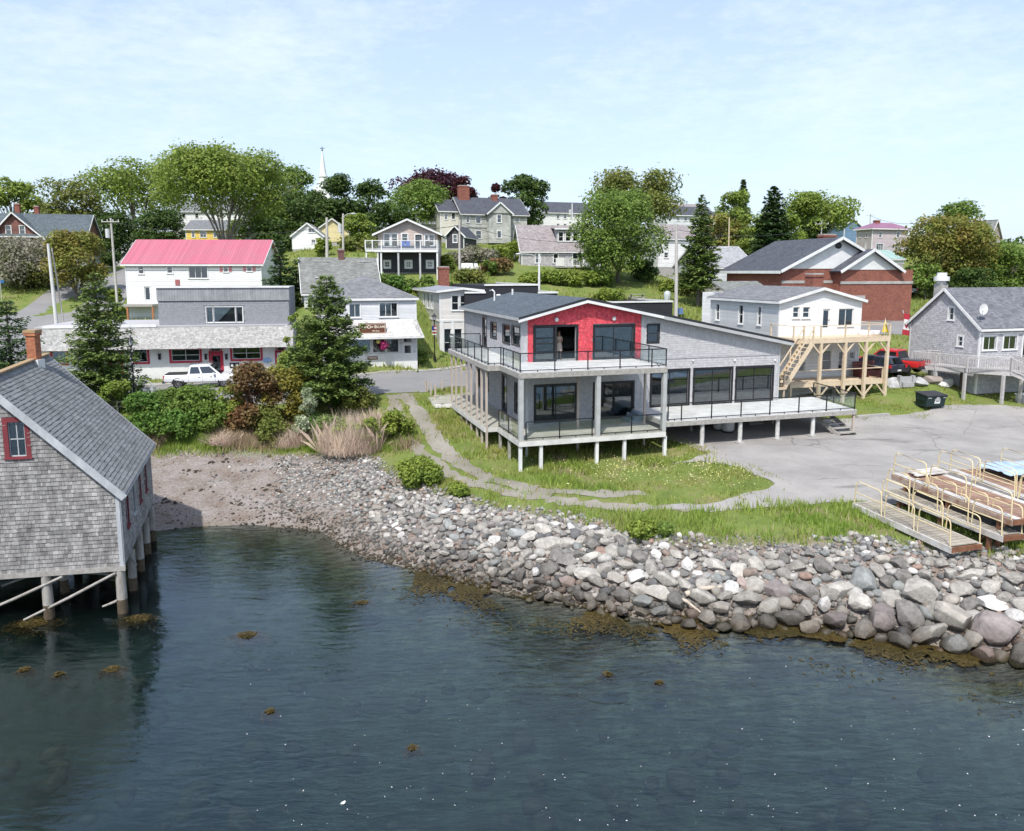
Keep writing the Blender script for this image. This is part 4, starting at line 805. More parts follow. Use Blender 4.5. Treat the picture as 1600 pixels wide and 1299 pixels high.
def bld(name,label,cat,fr,Wd,Dp,e,r,axis,wm,rm,fo=(),lo=(),ro=(),ov=.3,xr=None,tm=None,gl=None,trim=.1,group=None,sh=None,fnd=.6,rt=.14,owner=None,outer=None,corner=True,hip=False):
    tm=tm or WHITE; gl=gl or GLASS
    t=owner or thing(name,label,cat,(fr.x,fr.y,fr.zb),fr.a,group)
    xm=Wd/2 if xr is None else xr; ym=Dp/2
    if hip: ft=e; lt=e
    elif axis=='y': ft=[(0,e),(xm,r),(Wd,e)]; lt=e
    else: ft=e; lt=[(0,e),(ym,r),(Dp,e)]
    mb=MB(); wall(mb,Wfront(),0,Wd,0,ft,fo,.15,wm); wall(mb,Wback(Dp),0,Wd,0,ft,[],.15,wm); wall(mb,Wleft(),.15,Dp-.15,0,lt,lo,.15,wm); wall(mb,Wright(Wd),.15,Dp-.15,0,lt,ro,.15,wm)
    if fnd: mb.box(.05,Wd-.05,.05,Dp-.05,-2.5,0,CONC)
    wo_=mb.build('wall',None,t)
    if corner:
        mb=MB(); c=.1
        for x,y in((0,0),(Wd,0),(0,Dp),(Wd,Dp)): mb.box(x-.025 if x==0 else x-c,x+c if x==0 else x+.025,y-.025 if y==0 else y-c,y+c if y==0 else y+.025,0,e-.02,tm)
        mb.build('corner_trim',None,wo_,kind='stuff')
    mb=MB(); fb=MB()
    if hip:
        p=[(-ov,-ov,e),(Wd+ov,-ov,e),(Wd+ov,Dp+ov,e),(-ov,Dp+ov,e)]; hr=min(Wd,Dp)/2
        if Wd>=Dp: a,b=(hr,ym,r),(Wd-hr,ym,r)
        else: a,b=(Wd/2,hr,r),(Wd/2,Dp-hr,r)
        if abs(Wd-Dp)<.3: fs=[[p[0],p[1],a],[p[1],p[2],a],[p[2],p[3],a],[p[3],p[0],a]]
        elif Wd>=Dp: fs=[[p[0],p[1],b,a],[p[1],p[2],b],[p[2],p[3],a,b],[p[3],p[0],a]]
        else: fs=[[p[0],p[1],a],[p[1],p[2],b,a],[p[2],p[3],b],[p[3],p[0],a,b]]
        for f_ in fs: mb.slab([(x,y,z+.08) for x,y,z in f_],rt,rm)
        for a_,b_ in zip(p,p[1:]+p[:1]): fb.beam((a_[0],a_[1],e-.05),(b_[0],b_[1],e-.05),.05,.2,tm)
    elif axis=='y':
        sl=(r-e)/xm; sr=(r-e)/(Wd-xm); zl_=e-ov*sl; zr_=e-ov*sr
        mb.slab([(-ov,-ov,zl_+.1),(xm,-ov,r+.1),(xm,Dp+ov,r+.1),(-ov,Dp+ov,zl_+.1)],rt,rm); mb.slab([(xm,-ov,r+.1),(Wd+ov,-ov,zr_+.1),(Wd+ov,Dp+ov,zr_+.1),(xm,Dp+ov,r+.1)],rt,rm)
        for y in(-ov-.02,Dp+ov+.02): fb.beam((-ov,y,zl_-.02),(xm,y,r-.02),.05,.2,tm); fb.beam((xm,y,r-.02),(Wd+ov,y,zr_-.02),.05,.2,tm)
        fb.box(-ov-.03,-ov,-ov,Dp+ov,zl_-.12,zl_+.05,tm); fb.box(Wd+ov,Wd+ov+.03,-ov,Dp+ov,zr_-.12,zr_+.05,tm)
    else:
        s=(r-e)/ym; z_=e-ov*s
        mb.slab([(-ov,-ov,z_+.1),(Wd+ov,-ov,z_+.1),(Wd+ov,ym,r+.1),(-ov,ym,r+.1)],rt,rm); mb.slab([(-ov,ym,r+.1),(Wd+ov,ym,r+.1),(Wd+ov,Dp+ov,z_+.1),(-ov,Dp+ov,z_+.1)],rt,rm)
        for x in(-ov-.02,Wd+ov+.02): fb.beam((x,-ov,z_-.02),(x,ym,r-.02),.05,.2,tm); fb.beam((x,ym,r-.02),(x,Dp+ov,z_-.02),.05,.2,tm)
        fb.box(-ov,Wd+ov,-ov-.03,-ov,z_-.12,z_+.05,tm)
    rf=mb.build('roof',None,t); fb.build('fascia',None,rf,kind='stuff')
    for o in fo: opn(t,Wfront(),o,tm,gl,trim,outer)
    for o in lo: opn(t,Wleft(),o,tm,gl,trim,outer)
    for o in ro: opn(t,Wright(Wd),o,tm,gl,trim,outer)
    if sh:
        wall_shingles(wo_,Wfront(),0.1,Wd-.1,0,ft,fo,sh,.16,.15,seed=3); wall_shingles(wo_,Wleft(),.1,Dp-.1,0,lt,lo,sh,.16,.15,seed=4)
    return t,rf
def at(px,py,z,a): p=PZ(px,py,z); return Fr(p[0],p[1],a,z)
def atY(px,py,Y,a): p=PY(px,py,Y); return Fr(p[0],p[1],a,p[2])
def FR(f,lst,y=0): return [f.rect(*q[:4],y)+tuple(q[4:]) for q in lst]
def FX(f,lst,x=0): return [f.rectx(*q[:4],x)+tuple(q[4:]) for q in lst]

# --- long white shop with the mansard front
f0=at(210,596.5,4.35,R(11)); xl=f0.hit(60,560)[0]; o=f0.w(xl,0); f=Fr(o[0],o[1],R(11),4.33); Wd=f.hit(451,560)[0]
e=f.hit(300,543)[1]; zm=f.hit(300,511)[1]
shop=thing('shop','long white shop with a shaggy shingled mansard and crimson window trim','shop',(f.x,f.y,f.zb),f.a)
ops=FR(f,[(209,546,230,566,1,1),(268,546,312,564,2,2),(363,543,407,561,2,2),(82,549,103,568,2,1),(173,548,189,562,1,1)])
drs=FR(f,[(330,552,346,580),(433,551,445,573),(175,567,190,590)]); drs=[d[:2]+(.12,d[3]) for d in drs]
trn=[(d[0],d[1],d[3]+.12,e-.08) for d in drs[:2]]
mb=MB(); wall(mb,Wfront(),0,Wd,0,e,[o_[:4] for o_ in ops]+drs+trn,.15,WHITE); wall(mb,Wback(9),0,Wd,0,zm,[],.15,CLAPG); wall(mb,Wleft(),.15,8.85,0,zm,[],.15,VBRD); wall(mb,Wright(Wd),.15,8.85,0,zm,[],.15,CLAPG); mb.box(.05,Wd-.05,.05,8.9,-1,0,CONC); mb.build('wall',None,shop)
mb=MB(); oh=.95; mb.prism([(-.15,-oh,e-.02),(-.15,.5,e-.02),(-.15,.5,zm),(-.15,.25,zm)],(Wd+.6,0,0),SHAKE); man=mb.build('mansard_roof',None,shop)
O=np.array((-.15,-oh-.01,e-.02)); Vv=norm(np.array((0,oh+.25,zm-e))); V_,Q,P=plates(O,np.array((1.,0,0)),Vv,np.cross((1,0,0),Vv),Wd+.6,math.hypot(oh+.25,zm-e),.12,.12,None,.022,seed=21,zj=.25)
link('shingle_cladding',quickmesh('shingle_cladding',V_,tri_fix(Q),mat('pale_shakes_geo',(.46,.455,.44),.95,(.30,.295,.285),3.0,0,50,island=.2,dirt=.2)),man,kind='stuff')
mb=MB(); mb.box(-.2,Wd,.2,9,zm-.02,zm+.1,mat('flat_roof_gravel',(.42,.42,.43),.95,(.36,.36,.37),1)); mb.box(.4,f.hit(248,508,.9)[0],.15,.27,zm+.0,zm+.22,WHITE); mb.build('flat_roof',None,shop)
for o_ in ops: window(shop,Wfront(),*o_[:4],frame=WHITE,outer=CRIM,trim=.17,nx=o_[4],nz=o_[5],sill=False,inset=.05)
for i,d in enumerate(drs):
    door(shop,Wfront(),*d,CRIM if i==0 else WHITE,CRIM,glz=(.3,.9),trim=.16)
for d in trn: window(shop,Wfront(),*d,frame=WHITE,outer=CRIM,trim=.08,nx=1,nz=1,sill=False)
for px in(249.5,322,354): x,z=f.hit(px,558); MB().box(x-.09,x+.09,-.15,-.0,z-.2,z+.22,BLKMET).box(x-.14,x+.14,-.2,.0,z+.22,z+.27,BLKMET).build('wall_lantern',None,shop,uv=False)
x0,x1,z0,z1=f.rect(359,567,374,575); mb=MB(); mb.box(x0,x1,-.04,-.0,z0,z1,BLACK); 
for i in(0,1): a=x0+.1+i*(x1-x0)/2; mb.box(a,a+(x1-x0)/2-.2,-.06,-.04,z0+.1,z1-.1,WHITE)
mb.build('notice_board',None,shop)
x,z=f.hit(418,563); MB().sphere((x,-.05,z),.38,mat('blue_sign',(.1,.3,.6),.6,(.5,.6,.7),6),14,6,(1,.15,.55)).build('painted_fish_sign',None,shop,uv=False)
fu=f; xa,_=f.hit(248,490,.9); xb,_=f.hit(451.5,480,.9); zt=f.hit(340,450,.9)[1]; zb_=f.hit(340,470,.9)[1]
wu=f.rect(322,480,380,504,.9); mb=MB(); wall(mb,Wfront(.9),xa,xb,zm,zt-.05,[wu],.15,SHDK); wall(mb,Wback(7),xa,xb,zm,zt,[],.15,SHDK); wall(mb,Wleft(xa),1.05,6.85,zm,zt,[],.15,SHDK); wall(mb,Wright(xb),1.05,6.85,zm,zt,[],.15,SHDK); uw=mb.build('upper_wall',None,shop)
wall_shingles(uw,Wfront(.9),xa,xb,zm,zb_,[wu],mat('blue_grey_shingles_geo',(.27,.28,.30),.9,(.24,.25,.27),3,0,60,island=.08),.15,.15,seed=31)
mb=MB(); mb.box(xa-.06,xb+.06,.8,.88,zb_,zt,VBRD); mb.box(xa-.1,xb+.1,.7,.95,zt,zt+.13,WHITE); mb.box(xa,xb,.95,7,zt-.05,zt+.05,mat('flat_roof_gravel',(.42,.42,.43))); mb.build('parapet',None,shop)
W3=Wfront(.9); a,b,c,d=wu; q=(b-a)
for s,t_ in((0,.2),(.2,.8),(.8,1)): window(shop,W3,a+q*s+.03,a+q*t_-.03,c,d,frame=WHITE,trim=.05,nx=1,nz=1,sill=False)

# --- white house under the faded red metal roof
fr=atY(201,500,85,R(3)); e=fr.hit(300,411)[1]; rz_=fr.hit(300,376,4.2)[1]; Wd=fr.hit(408,420)[0]
fo=FR(fr,[(216.5,415,224,428),(261.5,415,269,427),(295,415,324,435,3,1),(349.5,414,356,425),(386,413,393,424),(226,448,235,471,1,1,'d',WHITE)])
t,rf=bld('red_roofed_house','white house with a faded red ribbed metal roof above the shop','house',fr,Wd,8.4,e,rz_,'x',mat('white_siding_plain',(.75,.75,.75),.6,(.69,.70,.70),1,tex='clap',th=.2,dirt=.1),REDM,fo,gl=GLASS,ov=.35)
for wx in(fo[3],fo[4]):
    for s in(wx[0]-.42,wx[1]+.12): MB().box(s,s+.3,-.05,.0,wx[2],wx[3],mat('pale_red_shutter',(.55,.22,.24),.6)).build('shutter',None,t)
x0,x1,z0,z1=fr.rect(274,437,281,446); MB().box(x0,x1,-.06,0,z0,z1,mat('faded_red_board',(.35,.12,.12),.8)).build('wall_board',None,t)
zz_=fr.hit(220,475)[1]; mb=MB(); mb.box(-.3,fr.hit(247,475)[0],-1.6,.0,zz_-.25,zz_,OLDWOOD); dk=mb.build('balcony',None,t)
RUST=mat('rusty_orange_post',(.42,.17,.07),.9,(.30,.14,.08),5)
for px in(199.5,239): x=fr.hit(px,490,-1.5)[0]; MB().box(x-.09,x+.09,-1.55,-1.4,-1.5,zz_-.25,RUST).build('post',None,t)
for k in range(int(Wd/.6)): 
    x=.0+k*.6; MB().box(x,x+.05,-.36,-.34,e-.15,e+.02,WHITE)

# --- white house with a big mossy grey roof, behind the gift shop
fg=atY(478,530,76,GA); fg.zb=4.6; e=fg.hit(482,456)[1]; rz_=fg.hit(520,404,3.8)[1]; Wd=fg.hit(592,440)[0]
t,rf=bld('white_house','white house with a large weathered grey green roof behind the gift shop','house',fg,Wd,7.6,e,rz_,'x',CLAPW,ROOFG,FR(fg,[(481,466,486,480)]),gl=GLASS)
p=fg.hit(533,404,3.8); chimney(t,p[0],3.8,rz_-.5,rz_+1.0,.6,.6,mat('dark_brown_brick',(.16,.08,.07)))
mb=MB()
for a,b,y in((490,517,410),(562,580,409),(491,512,435)): x0=fg.hit(a,y,2.5)[0];x1=fg.hit(b,y,2.5)[0]; z=e+(rz_-e)*(.85 if y<420 else .35)+.2; yy=3.8*(.85 if y<420 else .35); mb.beam((x0,yy,z),(x1,yy,z),.12,.05,WHITE)
mb.build('snow_guard',None,rf,kind='stuff')

# --- gift shop
f0=at(652,577,4.35,GA); o=f0.w(f0.hit(505,560)[0],0); f=Fr(o[0],o[1],GA,4.35); Wd=-f0.hit(505,560)[0]; W2=Wd
e=f.hit(600,467)[1]; rz_=f.hit(563,431,4.2)[1]
fo=FR(f,[(593,473.5,621,495,3,1),(546,475,563,496,2,1),(545,530,579,551,1,1),(582,530,602,551,1,1),(604,530,623,551,1,1)]); dd=f.rect(630.5,537,644,571); dd=dd[:2]+(.12,dd[3]); tr_=(dd[0],dd[1],dd[3]+.1,dd[3]+.65)
gs,rf=bld('gift_shop','pale grey two storey gift shop with a shingled awning and brown sign','shop',f,Wd,8.4,e,rz_,'x',CLAPG,ASPHL,fo+[dd+(1,1,'d',WHITE),tr_+(1,1)],hip=True,ov=.2,trim=.07)
MB().box(.02,Wd-.02,-.03,-.005,0,f.hit(600,553)[1],WHITE).build('painted_base',None,gs)
za=f.hit(620,500)[1]; zb2=f.hit(620,527,-1.2)[1]; mb=MB(); mb.slab([(-.3,-1.25,zb2),(Wd+.45,-1.25,zb2),(Wd+.02,-.05,za),(-.02,-.05,za)],.1,SHAKE); mb.box(-.3,Wd+.45,-1.28,-1.25,zb2-.12,zb2+.02,WHITE); aw=mb.build('awning_roof',None,gs)
Vv=norm(np.array((0,1.2,za-zb2))); V_,Q,P=plates((-.2,-1.27,zb2+.02),np.array((1.,0,0)),Vv,np.cross((1,0,0),Vv),Wd+.3,1.2/Vv[1]*.99,.16,.17,lambda u,v:u<Wd+.3-v*.35,.025,seed=4)
link('shingle_cladding',quickmesh('shingle_cladding',V_,tri_fix(Q),mat('bleached_awning_shingles',(.66,.64,.62),.95,(.5,.48,.46),1.5,.3,50,island=.12,dirt=.15)),aw,kind='stuff')
BROWN=mat('brown_sign_board',(.13,.045,.025),.6,(.11,.04,.025)); CREAM=mat('cream_lettering',(.85,.78,.62),.6,(.85,.78,.62))
x1=f.hit(603,515,-1.0)[0]; x0=f.hit(560,515,-1.0)[0]; z1=f.hit(590,505,-1.0)[1]; z0=f.hit(590,522,-1.0)[1]
sg=thing('shop_sign','brown board reading Narrow Escape in cream letters on the gift shop awning','sign',(*f.w((x0+x1)/2,-1.0),f.zb+(z0+z1)/2),f.a)
w2,h2=(x1-x0)/2,(z1-z0)/2; mb=MB(); mb.box(-w2,w2,-.03,.03,-h2,h2,BROWN); mb.build('sign_board',None,sg,uv=False)
mb=MB(); 
for a,b,c,d in((-w2+.06,w2-.06,h2-.09,h2-.06),(-w2+.06,w2-.06,-h2+.06,-h2+.09),(-w2+.06,-w2+.09,-h2+.09,h2-.09),(w2-.09,w2-.06,-h2+.09,h2-.09)): mb.box(a,b,-.04,-.03,c,d,CREAM)
mb.build('border_line',None,sg,uv=False)
def text(s,size,x,y,z,par,m,name='lettering',al='CENTER',rx=math.pi/2,sx=1):
    c=bpy.data.curves.new(name,'FONT'); c.body=s; c.size=size; c.align_x=al; c.align_y='CENTER'; c.extrude=.004; c.offset=size*.012; c.materials.append(m)
    tmp=bpy.data.objects.new('t',c); me=bpy.data.meshes.new_from_object(tmp); bpy.data.objects.remove(tmp); o=link(name,me,par,(x,y,z)); o.rotation_euler=(rx,0,0); o.scale=(sx,1,1); return o
text('N',.34,-w2*.80,-.045,.16,sg,CREAM); text('ARR',.25,-w2*.55,-.045,.13,sg,CREAM); text('O',.40,-w2*.23,-.045,.14,sg,CREAM); text('W',.25,-w2*.03,-.045,.13,sg,CREAM)
text('E',.36,w2*.23,-.045,.15,sg,CREAM); text('SCAPE',.26,w2*.60,-.045,.13,sg,CREAM); text('Gift Shop',.16,w2*.25,-.045,-.2,sg,CREAM)
x0,x1,z0,z1=f.rect(574,557,590,562); sg2=thing('shop_sign','small brown sign low on the gift shop front wall','sign',(*f.w((x0+x1)/2,-.05),f.zb+(z0+z1)/2),f.a); MB().box(-(x1-x0)/2,(x1-x0)/2,-.03,.0,-(z1-z0)/2,(z1-z0)/2,BROWN).box(-.4,.4,-.04,-.03,.02,.06,CREAM).box(-.3,.35,-.04,-.03,-.06,-.03,CREAM).build('sign_board',None,sg2)
x,z=f.hit(600,540,-.8); fl=thing('hanging_basket','pink flower basket hanging under the gift shop awning','flower basket',(*f.w(x,-.8),f.zb+z),f.a); MB().sphere((0,0,-.15),.25,BLACK,10,6,(1,1,.6)).tube([(0,0,-.1),(0,0,.75)],.01,5,BLACK).build('basket',None,fl,uv=False)
FLW=leafmat('pink_flowers',(.55,.04,.16),(.45,.05,.2),.4)
def leafball(n,R_,s,seed,sq=(1,1,1)):
    r_=np.random.RandomState(seed); d=r_.randn(n,3); d/=np.linalg.norm(d,axis=1)[:,None]; c=d*R_*(.75+.3*r_.rand(n,1))*np.array(sq); a=r_.randn(n,3); a/=np.linalg.norm(a,axis=1)[:,None]; b=np.cross(a,d); b/=np.linalg.norm(b,axis=1)[:,None]+1e-9
    V=np.stack([c-a*s-b*s*.6,c+a*s-b*s*.6,c+a*s+b*s*.6,c-a*s+b*s*.6],1).reshape(-1,3); return V,np.arange(n*4).reshape(-1,4)
link('blossom',quickmesh('blossom',*leafball(160,.42,.07,3),FLW),fl)
x,z=f.hit(591,534,-.8); MB().sphere((x,-.8,z),.2,mat('yellow_buoy',(.6,.5,.15)),8,6).build('lamp_globe',None,gs,uv=False)

# --- beige two storey office and the black building beside it
f=at(688,566,4.32,GA); bk=f.hitx(644,520,0)[0]; e=f.hit(700,455)[1]; Wd=f.hit(758,460)[0]
fo=FR(f,[(706,462,716.5,485),(719.5,462,729.5,485)]); sf=FR(f,[(694,514,705,557,1,2),(710,514,722,557,1,2),(730,514,745,557,1,2)])
lo=FX(f,[(651,461,654.5,477),(662,458,665,480),(667.5,458,671,481),(673.5,460,676.5,482)])
of,rf=bld('office','beige two storey clapboard office with white storefront on the corner','office',f,Wd,bk,e,e+.25,'y',CLAPB,mat('flat_grey_membrane',(.27,.29,.33),.8),[o_[:4]+(1,2) for o_ in fo]+sf,[o_[:4]+(1,1) for o_ in lo],ov=.35,trim=.08)
zb3=f.hit(700,503)[1]; mb=MB(); mb.box(-.04,Wd,-.06,.0,zb3,zb3+.22,WHITE); mb.box(-.06,.0,-.06,bk,zb3,zb3+.16,WHITE); mb.box(-.03,Wd,-.04,-.0,.3,.45,WHITE); 
for px in(690,707.5,726): x=f.hit(px,530)[0]; mb.box(x-.16,x+.16,-.04,-.001,.45,zb3,WHITE)
mb.box(-.02,Wd,-.05,-.0,-.3,.3,BRICK); mb.build('storefront_trim',None,of)
p=f.hit(693,437,bk-1.5); chimney(of,p[0],bk-1.5,e,p[1]+1.5,1.1,1.1,BRICK)
mb=MB(); BK=mat('black_clapboard',(.017,.018,.024),.7,(.022,.023,.03),1,tex='clap',th=.2); prev=f.hit(758,450,2.0)[0]
bb=thing('black_building','black flat roofed building with stepped white coping behind the waterfront house','building',(f.x,f.y,f.zb),f.a)
x00=f.hit(727,470,-.5)[0]
for a,b,yt,dp in((727,758,457,7),(758,841,445,14),(841,871,457,14),(871,1051,472,12)):
    x0=f.hit(a,470,-.5)[0] if a==727 else prev2; x1=f.hit(b,470,-.5)[0]; prev2=x1; zt=f.hit((a+b)/2,yt,-.5)[1]; mb.box(x0,x1,-.5,dp,-2,zt-.1,BK); mb.box(x0-.05,x1+.05,-.6,-.35,zt-.1,zt+.06,WHITE); mb.box(x1-.2,x1+.05,-.35,dp,zt-.1,zt+.06,WHITE)
mb.build('wall',None,bb)

# --- white two storey house with treated pine decks
f=at(1211,600,4.0,GA); a1=f.hit(1211,530)[0]; f=Fr(*PY(1213,590,56)[:2],GA,3.6)
Wd=f.hit(1345,500)[0]; Dl=f.hitx(1110,500,0)[0]; e=f.hit(1213,471)[1]; rz_=f.hit(1285,451,-.25)[1]; xm=f.hit(1284,460)[0]
fo=FR(f,[(1239,480,1248.5,496.5),(1254.5,480,1265,496.5),(1310,482.5,1333,509,2,1),(1284.5,548,1298,579),(1310,549,1317,577),(1327,550,1335,561,1,1)]); d1=f.rect(1285,483,1296,516); d2=f.rect(1247.5,552,1258,583)
lo=FX(f,[(1119,475,1124,500),(1154.5,477,1161,506),(1184,480,1189,508)])
wh,rf=bld('white_deck_house','white two storey house with treated pine decks on its front','house',f,Wd,Dl,e,rz_,'y',CLAPW,ASPHL,fo+[d1+(1,1,'d',WHITE),d2+(1,1,'d',WHITE)],lo,xr=xm,ov=.28,trim=.08,gl=GLASSD)
p=f.hitx(1272,440,xm); chimney(wh,f.hit(1272,440,4.5)[0],4.5,rz_-.8,f.hit(1272,427,4.5)[1],1.0,1.0,BRICK)
mb=MB(); mb.box(2.2,6,Dl+.35,Dl+5,0,e+.3,CLAPW); mb.slab([(1.9,Dl+.35,e+.3),(6.5,Dl+.35,e+.3),(6.5,Dl+3,e+1.3),(1.9,Dl+3,e+1.3)],.14,ROOFG); mb.build('rear_wing',None,wh)
x0,x1,z0,z1=fo[2][:4]; CURT=mat('white_curtain',(.7,.72,.7),.9)
mb=MB()
for s,k in((x0,1),(x1,-1)): mb.add([(s,.14,z1),(s+k*.75*(x1-x0)/2,.14,z1),(s+k*.08,.14,z0+.3),(s,.14,z0)],[(0,1,2,3)],CURT)
mb.build('curtain',None,wh)
# decks: two levels
yd=-2.9; xa=f.hit(1240,540,yd)[0]-.05; xb=f.hit(1392,520,yd)[0]; zU=f.hit(1300,530,yd)[1]; zL=f.hit(1310,598,yd)[1]
def pboards(nm,xa,xb,y0,y1,z,par):
    mb=MB(); boards(mb,[(xa,y0),(xb,y0),(xb,y1),(xa,y1)],z,.145,.035,NEWWOOD); b=mb.build('deck_boards',None,None,kind='stuff'); mb=MB()
    mb.box(xa,xb,y0,y0+.05,z-.28,z-.037,NEWWOOD); mb.box(xa,xa+.05,y0+.05,y1,z-.28,z-.037,NEWWOOD); mb.box(xb-.05,xb,y0+.05,y1,z-.28,z-.037,NEWWOOD)
    x=xa+.4
    while x<xb: mb.box(x,x+.04,y0+.06,y1-.02,z-.26,z-.04,NEWWOOD); x+=.5
    o=mb.build(nm,None,par); b.parent=o; return o
dU=pboards('deck',xa,xb,yd,-.05,zU,wh); dL=pboards('deck',f.hit(1233,590,yd)[0],xb-.1,yd+.25,-.05,zL,wh)
mb=MB(); mb.box(Wd+.02,xb,-.05,1.6,zU-.2,zU,NEWWOOD); mb.box(Wd+.02,xb-.1,-.05,1.6,zL-.2,zL,NEWWOOD); mb.build('side_deck',None,wh)
def prail(pts,z,par,hh=.95,mid=False):
    mb=MB()
    for a,b in zip(pts[:-1],pts[1:]):
        mb.beam((*a,z+hh),(*b,z+hh),.13,.04,NEWWOOD); mb.beam((*a,z+.06),(*b,z+.06),.04,.08,NEWWOOD)
        if mid: mb.beam((*a,z+hh*.5),(*b,z+hh*.5),.04,.08,NEWWOOD)
    r=mb.build('railing',None,par)
    for p in pts: MB().box(p[0]-.045,p[0]+.045,p[1]-.045,p[1]+.045,z-.25,z+hh-.02,NEWWOOD).build('railing_post',None,r)
pxs=lambda l,z,y=yd+.05:[(f.hit(p,z,y)[0],y) for p in l]
prail([(xa+.05,-.3)]+[(xa+.05,yd+.05)]+pxs((1283,1321,1357),520)+[(xb-.05,yd+.05),(xb-.05,-.8),(xb-.05,1.5),(Wd+.1,1.5)],zU,wh)
prail([(xa+.0,yd+.32)]+pxs((1278,1318,1352),590,yd+.32)+[(xb-.2,yd+.32),(xb-.2,1.5),(Wd+.1,1.5)],zL,wh,.9)
for p,py in((1280,700),(1318,665),(1350,641),(1386,638)):
    x=f.hit(p,590,yd+.1)[0] if p<1386 else xb-.12; g=h(*f.w(x,yd+.1))-f.zb-.2; MB().box(x-.1,x+.1,yd+.0,yd+.2,g,zU-.28,NEWWOOD).build('post',None,wh)
    for zt_ in(zU-.28,zL-.28):
        for k in(-1,1):
            if p==1386 and k>0: continue
            MB().beam((x+k*.08,yd+.1,zt_-.75),(x+k*.75,yd+.1,zt_-.02),.09,.09,NEWWOOD).build('brace',None,wh)
x=xa+.05; MB().box(x-.08,x+.08,yd+.05,yd+.2,h(*f.w(x,yd))-f.zb-.2,zL,NEWWOOD).build('post',None,wh)
# outside stair on the left going down
st=MB(); A_=np.array((f.hit(1263,537,yd-.6)[0],0,zU-.08)); B_=np.array((f.hit(1220,590,yd-.6)[0],0,zL+.1)); OY=yd-.6
for dy in(-.5,.5): st.beam(A_+(0,OY+dy,0),B_+(0,OY+dy,0),.05,.3,NEWWOOD); st.beam(A_+(0,OY+dy,.95),B_+(0,OY+dy,.95),.09,.05,NEWWOOD); st.beam((A_+B_)/2+(0,OY+dy,0),(A_+B_)/2+(0,OY+dy,.95),.07,.07,NEWWOOD); st.box(A_[0]-.05,A_[0]+.05,OY+dy-.05,OY+dy+.05,zU-.1,zU+1,NEWWOOD)
st.box(B_[0]-.9,B_[0]+.1,OY-.55,OY+.55,B_[2]-.2,B_[2]-.05,NEWWOOD); 
for dy in(-.5,.45): st.box(B_[0]-.1,B_[0],OY+dy,OY+dy+.1,-1,B_[2]+.9,NEWWOOD)
sto=st.build('staircase',None,wh)
for i in range(11): q=A_+(B_-A_)*(i+.5)/11; MB().box(q[0]-.14,q[0]+.14,OY-.48,OY+.48,q[2]-.02,q[2]+.03,NEWWOOD).build('tread',None,sto)
# pink kayak-like tub and planter on the decks
x,z=f.hit(1354,528,-.6); bt=thing('dinghy','small upturned white and pink dinghy on the upper pine deck','boat',(*f.w(x-.6,-.7),f.zb+zU+.02),f.a+.2); mb=MB()
L_=12; V=[];F=[]
for i in range(L_+1):
    s=i/L_; wv=.5*math.sin(math.pi*min(1,s*.62+.38))*(1 if s>.0 else 0)
    for k in range(7): a=math.pi*k/6; V.append((s*2.2,-wv*math.cos(a),.38*math.sin(a)*(1-.35*s)))
for i in range(L_):
    for k in range(6): F.append((i*7+k,(i+1)*7+k,(i+1)*7+k+1,i*7+k+1))
F.append(tuple(range(7))); F.append(tuple(range(L_*7,L_*7+7))[::-1]); mb.add(V,F,mat('pale_pink_hull',(.72,.55,.52),.5,(.75,.72,.7),2),True); mb.build('hull',None,bt,uv=False)
x,z=f.hit(1383,530,yd+.4); fg_=thing('pennant','small yellow pennant at the corner of the upper pine deck','flag',(*f.w(x,yd+.5),f.zb+zU),f.a); MB().tube([(0,0,0),(0,0,1.35)],.02,6,WHITE).build('staff',None,fg_,uv=False); MB().add([(0,-.01,1.3),(.35,-.05,.25),(.02,0,.3),(-.22,.02,.35)],[(0,1,2),(0,2,3)],mat('yellow_cloth',(.75,.55,.05),.8)).build('cloth',None,fg_)
x0=f.hit(1337,590,-.9)[0];x1=f.hit(1371,590,-.9)[0]; BOXR=mat('maroon_boards',(.14,.035,.03),.7,(.10,.03,.025),3); pl=thing('bench','dark maroon slatted bench on the lower pine deck','bench',(*f.w((x0+x1)/2,-.9),f.zb+zL),f.a); w_=(x1-x0)/2-.1
MB().box(-w_,w_,-.35,.35,.4,.46,BOXR).build('seat',None,pl); 
for i in range(5): MB().box(-w_-.05*i*.5,w_+.05*i*.5,.34+.02*i,.38+.02*i,.2+i*.19,.36+i*.19,BOXR).build('back_slat',None,pl)
for i in range(3): MB().box(-w_,w_,-.38,-.34,.02+i*.15,.14+i*.15,BOXR).build('front_slat',None,pl)
for s in(-1,1): MB().box(s*w_-.05,s*w_+.05,-.35,.35,0,.65,BOXR).build('arm',None,pl)

# --- brick hall
f0=Fr(*PY(1403,560,82)[:2],GA,4.2); Wd=-f0.hit(1222,430)[0]; o=f0.w(-Wd,0); f=Fr(o[0],o[1],GA,4.2)
Dh=f.hitx(1136,423,0)[0]; e=f.hit(1240,420)[1]; mb=MB(); bh2=thing('brick_hall','large red brick hall with white gables behind the white house','building',(f.x,f.y,f.zb),f.a)
mb.box(0,Wd,0,Dh,-3,e,BRICK); xs=f.hit(1302,420)[0]; mb.box(xs,Wd+.02,-1.2,0,-3,e-.1,BRICK); mb.build('wall',None,bh2)
mb=MB(); z=f.hit(1250,443)[1]; mb.box(-.05,xs,-.06,-.001,z,z+.28,CONC); mb.box(xs-.06,Wd+.07,-1.27,-1.201,z-.08,z+.2,CONC); x0,x1,za_,zb_2=f.rect(1327,462,1351,468,-1.2); mb.box(x0,x1,-1.3,-1.2,za_,zb_2,CONC); mb.build('stone_band',None,bh2)
xap,zap=f.hit(1314,373,-.3); xg1=2*xap+.2
mb=MB(); mb.prism([(0,-.05,e),(xg1,-.05,e),(xap,-.05,zap)],(0,.3,0),WHITE)
